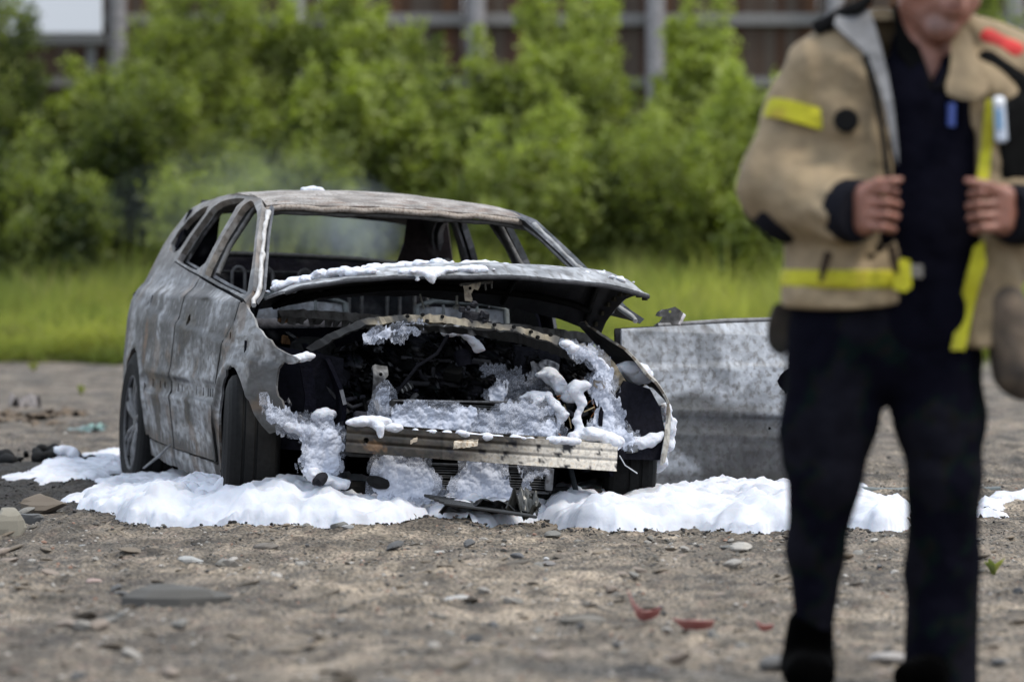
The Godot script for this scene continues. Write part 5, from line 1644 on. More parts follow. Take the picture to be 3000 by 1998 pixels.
func open_door() -> void:
	var hinge := Vector3(0.845, 0, -0.36)
	var u0 := Vector3(cos(0.19), 0, -sin(0.19))
	var n0 := Vector3(sin(0.19), 0, cos(0.19))
	var on := func(u, v):
		var z: float = clampf(-0.345 - u, -1.5, -0.36)
		return hinge + u0 * u + Vector3(0, v - 0.05, 0) + n0 * (half_width(z, v) - 0.87)
	var mottled := func(p):
		var a := nz.get_noise_3d(p.x * 2.2, p.y * 2.6, 1.0)
		var b := nf.get_noise_3d(p.x * 30.0, p.y * 24.0, 4.0)
		var d := nz.get_noise_3d(p.x * 9.0, p.y * 9.0, 9.0)
		var c := Color(0.15, 0.162, 0.183).lerp(Color(0.39, 0.415, 0.455), clampf(0.62 + a * 1.3 + d * 0.7, 0.0, 1.0))
		c = c.lerp(Color(0.05, 0.05, 0.053), clampf(b * 1.0 + d * 1.2 - 0.42 + (1.25 - p.x) * 0.5, 0.0, 0.55))
		var band := p.y - (0.49 - 0.22 * clampf((p.x - 1.15) * 2.0, 0.0, 1.0)) as float
		c = c.lerp(Color(0.014, 0.012, 0.011), clampf(2.1 - absf(band) / (0.04 + 0.10 * clampf((p.x - 1.05) * 2.5, 0.0, 1.0)) + a * 1.6, 0.0, 0.85) * clampf((p.x - 0.95) * 8.0, 0.0, 1.0))
		c = c.lerp(Color(0.045, 0.037, 0.032), clampf(nz.get_noise_3d(p.x * 7.0, p.y * 10.0, 30.0) * 3.0 - 0.6, 0.0, 0.6) * clampf((p.y - 0.84) * 20.0, 0.0, 1.0))
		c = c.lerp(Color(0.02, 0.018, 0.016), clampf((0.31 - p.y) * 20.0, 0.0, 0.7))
		return c
	var out := poly([Vector2(0.0, 0.27), Vector2(1.03, 0.26), Vector2(1.06, 0.5), Vector2(1.075, 0.8), Vector2(1.08, 1.005), Vector2(0.55, 0.972), Vector2(0.2, 0.945), Vector2(0.01, 0.93), Vector2(0.0, 0.5)])
	var mb := MB.new()
	panel(mb, out, [ragged(circle(Vector2(0.83, 0.735), 0.075, 14, 0.7), 0.02, 0.02, 31.0), circle(Vector2(0.72, 0.53), 0.007, 8)], 0.015, on, 0.012, mottled, Color(0.02, 0.02, 0.02))
	var door := sooty("open_front_door", mb, null, M.ash_metal)
	door.set_meta("label", "front door swung wide open towards the firefighter, mottled blue grey")
	mb = MB.new()
	panel(mb, out, [], 0.08, func(u, v): return on.call(u, v) - n0 * 0.06, 0.012, dark, Color(0.02, 0.02, 0.02))
	sooty("inner_panel", mb, door)
	mb = MB.new()
	mb.col = Color(0.16, 0.16, 0.165)
	mb.tube([on.call(0.2, 0.948) - n0 * 0.02, on.call(0.55, 0.98) - n0 * 0.02, on.call(1.07, 1.01) - n0 * 0.02], 0.012, 6)
	sooty("window_channel", mb, door, M.ash_metal)
	# what is left of the mirror
	var f: Vector3 = on.call(0.26, 0.955) - n0 * 0.01
	mb = MB.new()
	var px := func(x, y): return f + u0 * ((x - 1490.0) / 560.0) + Vector3(0, (750.0 - y) / 560.0, 0)
	panel(mb, ragged(poly([Vector2(-0.05, -0.01), Vector2(0.02, -0.01), Vector2(0.05, 0.05), Vector2(0.012, 0.075), Vector2(-0.03, 0.062), Vector2(-0.045, 0.035), Vector2(-0.025, 0.03)]), 0.02, 0.006, 41.0), [circle(Vector2(-0.005, 0.055), 0.007, 8)], 0.015, func(u, v): return f + u0 * u + Vector3(0, v, 0) + n0 * 0.02 * sin(u * 40.0), 0.03, func(p): return Color(0.07, 0.065, 0.06).lerp(Color(0.2, 0.19, 0.19), clampf(nf.get_noise_3dv(p * 50.0) * 1.8, 0.0, 1.0)))
	sooty("mirror_bracket", mb, door, M.ash_metal)
	mb = MB.new()
	mb.col = Color(0.6, 0.58, 0.6)
	mb.bar(f + u0 * 0.035 + Vector3(0, 0.0, 0), f + u0 * 0.062 + Vector3(0, 0.048, 0), 0.02, 0.02, 0.004)
	sooty("mirror_base", mb, door, M.ash_metal)


# ---------------------------------------------------------------- fire-fighting foam
func foam_patch(outline: Array, h: float, edge: float, label: String, key: float) -> void:
	var q := smooth_poly(poly(outline), 2)
	var lo := q[0]
	var hi := q[0]
	for p in q:
		lo = lo.min(p); hi = hi.max(p)
	lo -= Vector2.ONE * 0.05
	hi += Vector2.ONE * 0.05
	var cell := 0.017
	var m := Vector2i(((hi - lo) / cell).ceil())
	var mb := MB.new()
	var ids := PackedInt32Array()
	ids.resize(m.x * m.y)
	ids.fill(-1)
	var hs := PackedFloat32Array()
	hs.resize(m.x * m.y)
	for j in m.y:
		for i in m.x:
			var p := lo + Vector2(i, j) * cell
			var d := -poly_dist(q, p) + nz.get_noise_2d(p.x * 2.6 + key, p.y * 2.0) * 0.10 + nf.get_noise_2d(p.x * 9.0, p.y * 7.0 + key) * 0.015
			var y := -0.01
			if d > 0.0:
				var t := clampf(d / edge, 0.0, 1.0)
				var lump := 0.78 + nz.get_noise_2d(p.x * 1.6 + key, p.y * 1.1) * 0.7
				var w1 := 1.0 - absf(nz.get_noise_2d(p.x * 2.4, p.y * 6.0 + key)) * 2.0
				var w2 := 1.0 - absf(nf.get_noise_2d(p.x * 5.0 + key, p.y * 13.0)) * 1.6
				var low := clampf((p.y + 18.0) / 1.1, 0.3, 1.0)
				y = h * low * sqrt(1.0 - (1.0 - t) * (1.0 - t)) * lump
				y += sqrt(t) * ((1.0 - w1 * w1 * w1) * h * 0.30 * low + (1.0 - w2 * w2) * 0.016 + nf.get_noise_2d(p.x * 26.0, p.y * 30.0) * 0.004)
				y += 0.004
			hs[j * m.x + i] = y
	for j in range(1, m.y - 1):
		for i in range(1, m.x - 1):
			var k := j * m.x + i
			if maxf(maxf(hs[k - 1], hs[k + 1]), maxf(maxf(hs[k - m.x], hs[k + m.x]), hs[k])) <= 0.0 and maxf(maxf(hs[k - m.x - 1], hs[k + m.x + 1]), maxf(hs[k - m.x + 1], hs[k + m.x - 1])) <= 0.0:
				continue
			var p := lo + Vector2(i, j) * cell
			ids[k] = mb.vert(Vector3(p.x, lie(p.x, p.y) + hs[k], p.y), Vector3(hs[k - 1] - hs[k + 1], cell * 2.0, hs[k - m.x] - hs[k + m.x]).normalized(), Color.WHITE * (1.0 - 0.22 * clampf(nz.get_noise_2d(p.x * 3.0 + key, p.y * 4.0) * 2.2, 0.0, 1.0)))
	for j in m.y - 1:
		for i in m.x - 1:
			var k := j * m.x + i
			if ids[k] < 0 or ids[k + 1] < 0 or ids[k + m.x] < 0 or ids[k + m.x + 1] < 0: continue
			if hs[k] <= 0.0 and hs[k + 1] <= 0.0 and hs[k + m.x] <= 0.0 and hs[k + m.x + 1] <= 0.0: continue
			mb.tri(ids[k], ids[k + 1], ids[k + m.x + 1]); mb.tri(ids[k], ids[k + m.x + 1], ids[k + m.x])
	var o := put("foam", mb, M.foam)
	tag(o, label, "foam", "foam lying on the ground")


func foam_on_ground() -> void:
	foam_patch([Vector2(-1.772, -16.896), Vector2(-1.643, -16.796), Vector2(-1.497, -16.358), Vector2(-1.287, -16.287), Vector2(-1.038, -16.124), Vector2(-0.794, -15.942), Vector2(-0.546, -15.987), Vector2(-0.306, -16.193), Vector2(-0.314, -16.796), Vector2(-0.406, -17.526), Vector2(-0.556, -17.944), Vector2(-0.717, -18.233), Vector2(-0.93, -18.686), Vector2(-1.223, -19), Vector2(-1.546, -19.835), Vector2(-1.784, -20.189), Vector2(-1.804, -19.492), Vector2(-1.823, -18.842), Vector2(-1.801, -17.944)], 0.12, 0.30, "wide blanket of white foam in front of and under the car's near side wheels", 3.0)
	foam_patch([Vector2(-2.303, -18.748), Vector2(-2.202, -19.065), Vector2(-2.241, -19.94), Vector2(-2.18, -20.746), Vector2(-2.05, -20.86), Vector2(-1.978, -21.619), Vector2(-1.833, -20.746), Vector2(-1.804, -19.492), Vector2(-1.832, -18.937), Vector2(-2.012, -18.412), Vector2(-2.139, -18.352), Vector2(-2.117, -18.748)], 0.045, 0.10, "thin flat tongue of foam behind the rear wheel at the far left", 9.0)
	foam_patch([Vector2(-0.545, -16.998), Vector2(-0.407, -16.453), Vector2(-0.299, -16.17), Vector2(-0.146, -16.078), Vector2(0.005, -16.124), Vector2(0.143, -16.453), Vector2(0.204, -17.258), Vector2(-0.051, -18.03), Vector2(-0.334, -18.087), Vector2(-0.535, -17.859)], 0.085, 0.22, "low bluish foam under the middle of the bumper beam", 21.0)
	foam_patch([Vector2(0.031, -16.501), Vector2(0.141, -16.287), Vector2(0.256, -16.055), Vector2(0.539, -15.987), Vector2(0.742, -16.055), Vector2(1.029, -15.83), Vector2(1.266, -15.897), Vector2(1.442, -15.611), Vector2(1.53, -16.147), Vector2(1.605, -16.746), Vector2(1.566, -17.802), Vector2(1.502, -18.382), Vector2(1.317, -19.326), Vector2(1.114, -19.662), Vector2(0.942, -19.492), Vector2(0.706, -19.731), Vector2(0.51, -19.326), Vector2(0.24, -18.686), Vector2(0.117, -17.802)], 0.088, 0.28, "thickest bright foam bank below the open door, reaching behind the firefighter's leg", 33.0)
	foam_patch([Vector2(1.939, -17.311), Vector2(2.067, -17.635), Vector2(2.194, -17.859), Vector2(2.272, -17.802), Vector2(2.153, -17.526), Vector2(2.01, -17.153), Vector2(1.919, -16.947)], 0.02, 0.05, "upper thin streak of foam right of the firefighter", 41.0)
	foam_patch([Vector2(1.868, -16.598), Vector2(1.951, -16.796), Vector2(2.036, -16.846), Vector2(1.989, -16.598), Vector2(1.877, -16.453)], 0.018, 0.04, "lower short streak of foam right of the firefighter", 47.0)
	foam_patch([Vector2(-1.897, -17.526), Vector2(-1.871, -17.718), Vector2(-1.796, -17.526), Vector2(-1.801, -17.311), Vector2(-1.855, -17.311)], 0.02, 0.05, "small foam scrap on the black soil left of the foam blanket", 53.0)


func on_car(called: String, mb: MB, label: String, m: Material = null, group := "foam clinging to the car") -> void:
	var o := put(called, mb, m if m else M.foam)
	o.transform = car.transform * Transform3D(Basis(), DROP)
	tag(o, label, "foam", group)


func lumps(line: Array, r0: float, r1: float, n: int, spread: float, key: int) -> Array:    # foam heaped along a line
	var r := RandomNumberGenerator.new()
	r.seed = key
	var q := []
	for i in n:
		var t := r.randf() * (line.size() - 1)
		var k := mini(int(t), line.size() - 2)
		var p: Vector3 = line[k].lerp(line[k + 1], t - k) + Vector3(r.randfn(), r.randfn() * 0.15, r.randfn()) * spread
		var s := r.randf_range(r0, r1)
		s *= 0.84
		q.append([p, p + Vector3(r.randfn(), r.randfn() * 0.2, r.randfn()) * s * 0.6, s, s * 0.8])
	return q


func blob(prims: Array, label: String, cell := 0.006, amp := 0.007) -> void:
	var mb := MB.new()
	var n := FastNoiseLite.new()
	n.seed = 77; n.frequency = 16.0; n.fractal_octaves = 3; n.fractal_type = FastNoiseLite.FRACTAL_RIDGED
	skin(mb, prims, cell, 0.03, null, n, amp, null, Vector3(1, 1.35, 1))
	on_car("foam", mb, label)


func on_hood(x: float, z: float) -> Vector3:
	return Vector3(x, hood_y(x, z) + 0.004, z)


func foam_on_car() -> void:
	var line := []
	for i in 12:
		var t := i / 11.0
		line.append(on_hood(lerpf(-0.72, -0.40, t), lerpf(0.05, 0.42, t)))
	blob(lumps(line, 0.008, 0.021, 120, 0.028, 1), "foam heaped along the near edge of the hood below the windscreen pillar")
	line = []
	for i in 10: line.append(on_hood(lerpf(-0.48, -0.02, i / 9.0), 0.12 + 0.05 * sin(i)))
	blob(lumps(line, 0.007, 0.02, 62, 0.03, 2), "long snowy heap of foam on top of the middle of the hood")
	line = []
	for i in 6: line.append(on_hood(lerpf(-0.30, 0.03, i / 5.0), hood_z(-0.2) - 0.05))
	var drip := [[Vector3(-0.204, 1.065, 0.55), Vector3(-0.193, 1.035, 0.56), 0.018, 0.003], [Vector3(-0.159, 1.082, 0.52), Vector3(-0.201, 1.06, 0.55), 0.022, 0.014], [Vector3(-0.259, 1.058, 0.54), Vector3(-0.254, 1.041, 0.56), 0.012, 0.003]]
	blob(lumps(line, 0.007, 0.014, 70, 0.018, 3) + drip, "foam on the hood's front edge with a pointed drip hanging down")
	line = []
	for i in 6: line.append(on_hood(lerpf(0.06, 0.24, i / 5.0), 0.02))
	blob(lumps(line, 0.009, 0.018, 110, 0.024, 4), "small crest of foam at the highest point of the hood")
	blob(lumps([on_hood(0.6, 0.22), on_hood(0.5, 0.38), on_hood(0.66, 0.34)], 0.007, 0.015, 18, 0.02, 5), "little foam dab at the far right side of the hood")
	line = []
	for i in 4: line.append(Vector3(-0.26 + i * 0.03, roof_y(-0.22, -1.75) + 0.002, -1.75))
	blob(lumps(line, 0.008, 0.018, 10, 0.01, 6), "tiny foam cap on the car roof")
	# on and over the bumper beam
	blob(lumps([Vector3(-0.517, 0.489, 0.66), Vector3(-0.452, 0.498, 0.66), Vector3(-0.383, 0.493, 0.66)], 0.012, 0.022, 22, 0.008, 7) + [[Vector3(-0.417, 0.473, 0.71), Vector3(-0.414, 0.439, 0.72), 0.022, 0.012]], "foam on the dark left end of the bumper beam")
	line = [Vector3(-0.404, 0.477, 0.68), Vector3(-0.267, 0.468, 0.69), Vector3(-0.095, 0.459, 0.7), Vector3(0.08, 0.453, 0.7), Vector3(0.258, 0.448, 0.69), Vector3(0.402, 0.447, 0.68)]
	blob(lumps(line, 0.006, 0.015, 70, 0.006, 8), "thin white line of foam along the top of the bumper beam")
	blob([[Vector3(0.41, 0.66, 0.55), Vector3(0.441, 0.664, 0.55), 0.036, 0.03], [Vector3(0.396, 0.639, 0.55), Vector3(0.434, 0.597, 0.55), 0.027, 0.02], [Vector3(0.43, 0.597, 0.55), Vector3(0.413, 0.523, 0.56), 0.016, 0.015], [Vector3(0.413, 0.523, 0.56), Vector3(0.427, 0.468, 0.57), 0.016, 0.028], [Vector3(0.397, 0.451, 0.58), Vector3(0.446, 0.459, 0.58), 0.03, 0.04]], "tall foam covered post standing behind the bumper beam")
	blob(lumps([Vector3(0.418, 0.462, 0.62), Vector3(0.479, 0.481, 0.62), Vector3(0.525, 0.457, 0.62), Vector3(0.552, 0.444, 0.62)], 0.025, 0.042, 18, 0.012, 10), "thick foam cushion on the bright right end of the bumper beam")
	blob([[Vector3(0.194, 0.603, 0.5), Vector3(0.238, 0.617, 0.5), 0.012, 0.018], [Vector3(0.238, 0.617, 0.5), Vector3(0.304, 0.616, 0.5), 0.018, 0.02], [Vector3(0.298, 0.617, 0.52), Vector3(0.331, 0.576, 0.54), 0.02, 0.018], [Vector3(0.331, 0.576, 0.54), Vector3(0.359, 0.547, 0.54), 0.02, 0.024], [Vector3(0.357, 0.542, 0.54), Vector3(0.338, 0.49, 0.54), 0.02, 0.01], [Vector3(0.258, 0.595, 0.53), Vector3(0.227, 0.571, 0.53), 0.02, 0.01]], "foam draped over the right shoulder of the radiator")
	blob(lumps([Vector3(0.308, 0.713, 0.4), Vector3(0.339, 0.69, 0.42), Vector3(0.379, 0.654, 0.44), Vector3(0.409, 0.617, 0.44), Vector3(0.41, 0.603, 0.44)], 0.016, 0.028, 26, 0.010, 11), "slanting ribbon of foam left of the foam covered post")
	blob(lumps([Vector3(0.67, 0.723, 0.3), Vector3(0.71, 0.731, 0.3), Vector3(0.75, 0.707, 0.28), Vector3(0.716, 0.689, 0.3)], 0.025, 0.042, 18, 0.010, 12), "bright foam lump in the pocket above the far lamp opening")
	blob(lumps([Vector3(0.343, 0.83, 0.57), Vector3(0.4, 0.801, 0.56), Vector3(0.46, 0.782, 0.54), Vector3(0.523, 0.748, 0.5), Vector3(0.552, 0.707, 0.48)], 0.007, 0.014, 40, 0.007, 13) + [[Vector3(0.376, 0.802, 0.57), Vector3(0.384, 0.787, 0.57), 0.012, 0.003], [Vector3(0.469, 0.765, 0.55), Vector3(0.481, 0.736, 0.55), 0.011, 0.004], [Vector3(0.543, 0.708, 0.5), Vector3(0.562, 0.677, 0.5), 0.014, 0.004]], "dripping foam under the right half of the lock carrier")
	blob(lumps([Vector3(-0.103, 0.847, 0.4), Vector3(-0.059, 0.854, 0.4), Vector3(-0.014, 0.834, 0.4), Vector3(0.029, 0.806, 0.4), Vector3(0.044, 0.782, 0.4)], 0.006, 0.016, 26, 0.006, 14), "arched strip of foam lying on the engine cover")
	blob(lumps([Vector3(0.68, 0.448, 0.42), Vector3(0.732, 0.439, 0.4), Vector3(0.782, 0.453, 0.38), Vector3(0.823, 0.479, 0.34)], 0.014, 0.03, 22, 0.009, 15) + [[Vector3(0.773, 0.444, 0.38), Vector3(0.778, 0.415, 0.38), 0.016, 0.004], [Vector3(0.728, 0.439, 0.4), Vector3(0.725, 0.417, 0.4), 0.014, 0.004]], "foam caught along the bottom of the far lamp opening")
	blob(lumps([Vector3(0.88, 0.589, 0.198), Vector3(0.9, 0.527, 0.184), Vector3(0.9, 0.466, 0.2), Vector3(0.9, 0.411, 0.177), Vector3(0.9, 0.354, 0.111), Vector3(0.9, 0.311, 0.041)], 0.010, 0.024, 40, 0.007, 16), "foam running down the far front wing to the ground")
	blob(lumps([Vector3(-0.604, 0.5, 0.46), Vector3(-0.58, 0.515, 0.46), Vector3(-0.552, 0.502, 0.46)], 0.012, 0.024, 14, 0.009, 17), "round foam tuft above the near bent bracket")
	blob(lumps([Vector3(-0.777, 0.72, 0.5), Vector3(-0.736, 0.718, 0.5), Vector3(-0.687, 0.729, 0.48), Vector3(-0.659, 0.737, 0.46)], 0.004, 0.011, 30, 0.006, 18), "foam crumbs on the front tip of the near wing")
	blob(lumps([Vector3(-0.772, 0.472, 0.5), Vector3(-0.726, 0.454, 0.51), Vector3(-0.675, 0.445, 0.5), Vector3(-0.615, 0.444, 0.5)], 0.006, 0.014, 34, 0.008, 19) + [[Vector3(-0.693, 0.453, 0.5), Vector3(-0.679, 0.42, 0.5), 0.01, 0.002], [Vector3(-0.745, 0.463, 0.5), Vector3(-0.739, 0.443, 0.5), 0.009, 0.002]], "ragged foam fringe on the torn wheel arch liner")
	blob(lumps([Vector3(-0.655, 0.296, 0.56), Vector3(-0.623, 0.265, 0.58), Vector3(-0.571, 0.258, 0.58), Vector3(-0.531, 0.235, 0.6)], 0.012, 0.03, 22, 0.014, 20), "foam at the foot of the bent brackets")
	# bubbly films
	films("film of foam bubbles on the left half of the radiator", 0.565, [Vector2(-0.304, 0.563), Vector2(-0.015, 0.565), Vector2(0.013, 0.531), Vector2(0.003, 0.48), Vector2(0.097, 0.44), Vector2(-0.167, 0.442), Vector2(-0.343, 0.46), Vector2(-0.355, 0.536)], 0.5)
	films("thin bubbles on the right half of the radiator", 0.555, [Vector2(-0.011, 0.539), Vector2(0.145, 0.587), Vector2(0.322, 0.602), Vector2(0.333, 0.551), Vector2(0.238, 0.487), Vector2(0.169, 0.45), Vector2(0.028, 0.446)], 0.2)
	films("bubbles in the corner between the radiator and the beam", 0.575, [Vector2(0.146, 0.468), Vector2(0.25, 0.518), Vector2(0.321, 0.517), Vector2(0.359, 0.458), Vector2(0.324, 0.434), Vector2(0.183, 0.437)], 0.4)
	films("wet bubbly film between the post and the far lamp opening", 0.48, [Vector2(0.462, 0.704), Vector2(0.579, 0.694), Vector2(0.593, 0.591), Vector2(0.63, 0.488), Vector2(0.69, 0.455), Vector2(0.656, 0.411), Vector2(0.538, 0.436), Vector2(0.49, 0.492), Vector2(0.528, 0.571), Vector2(0.466, 0.621)], 0.42)
	films("bubbly film on the near bent brackets", 0.56, [Vector2(-0.688, 0.465), Vector2(-0.612, 0.498), Vector2(-0.524, 0.462), Vector2(-0.537, 0.368), Vector2(-0.55, 0.274), Vector2(-0.653, 0.246), Vector2(-0.701, 0.363)], 0.38)
	films("bubbly film on the near torn liner", 0.6, [Vector2(-0.863, 0.584), Vector2(-0.83, 0.546), Vector2(-0.786, 0.51), Vector2(-0.682, 0.5), Vector2(-0.637, 0.456), Vector2(-0.679, 0.429), Vector2(-0.757, 0.447), Vector2(-0.836, 0.488)], 0.22)
	films("foam film running down left of the lower radiator", 0.58, [Vector2(-0.391, 0.374), Vector2(-0.289, 0.367), Vector2(-0.184, 0.346), Vector2(-0.128, 0.263), Vector2(-0.158, 0.168), Vector2(-0.368, 0.17), Vector2(-0.424, 0.254)], 0.34)
	films("foam film running down over the lower radiator", 0.57, [Vector2(-0.042, 0.354), Vector2(0.117, 0.352), Vector2(0.141, 0.288), Vector2(0.178, 0.169), Vector2(-0.12, 0.16), Vector2(-0.073, 0.281)], 0.62)
	films("thin dripping film on the right half of the lower radiator", 0.575, [Vector2(0.161, 0.336), Vector2(0.297, 0.33), Vector2(0.299, 0.3), Vector2(0.239, 0.291), Vector2(0.218, 0.252), Vector2(0.198, 0.293)], 0.22)
	films("foam specks on the engine bracket and hoses", 0.47, [Vector2(-0.399, 0.624), Vector2(-0.338, 0.635), Vector2(-0.293, 0.525), Vector2(-0.295, 0.448), Vector2(-0.391, 0.445), Vector2(-0.398, 0.538)], 0.28)
	films("foam streaks below the throat of the far engine hose", 0.4, [Vector2(0.082, 0.639), Vector2(0.136, 0.666), Vector2(0.17, 0.59), Vector2(0.089, 0.573)], 0.36)
	films("fine specks of foam sprinkled over the engine", 0.36, [Vector2(0.081, 0.732), Vector2(0.28, 0.679), Vector2(0.443, 0.65), Vector2(0.431, 0.519), Vector2(0.141, 0.596), Vector2(0.067, 0.654)], 0.13)
	films("white smear of foam along the torn lip under the lock carrier", 0.6, [Vector2(-0.488, 0.829), Vector2(-0.369, 0.864), Vector2(-0.222, 0.887), Vector2(-0.221, 0.867), Vector2(-0.333, 0.838), Vector2(-0.435, 0.807)], 0.4)
	films("speckled foam coating the right flank of the lock carrier", 0.575, [Vector2(0.315, 0.832), Vector2(0.413, 0.821), Vector2(0.523, 0.765), Vector2(0.562, 0.68), Vector2(0.524, 0.661), Vector2(0.47, 0.737), Vector2(0.379, 0.785)], 0.4)


func films(label: String, z: float, outline: Array, full: float) -> void:
	var q := smooth_poly(poly(outline), 2)
	var lo := q[0]
	var hi := q[0]
	for p in q:
		lo = lo.min(p); hi = hi.max(p)
	var o := thing("foam_film", Vector3.ZERO, label, "foam", "bubbly foam films on the front of the car")
	o.transform = car.transform * Transform3D(Basis(), DROP)
	for k in 3:
		if k == 2 and full < 0.3 or k == 1 and full < 0.16: continue
		var inset: float = [-0.006, 0.008, 0.024][k] - full * 0.02
		var mb := MB.new()
		var cover := func(u, v):
			return -(poly_dist(q, Vector2(u, v)) + nz.get_noise_2d(u * 8.0 + z * 50.0 + k, v * 6.0) * 0.05 + nf.get_noise_2d(u * 55.0, v * 16.0 + k) * 0.012 + inset)
		film(mb, lo - Vector2.ONE * 0.02, hi + Vector2.ONE * 0.02, 0.004, func(u, v): return Vector3(u, v, z + 0.004 * k + nz.get_noise_2d(u * 9.0, v * 9.0) * 0.02), cover)
		if mb.ix.size(): put(["thin_froth", "froth", "dense_froth"][k], mb, M["froth_%d" % k], o)


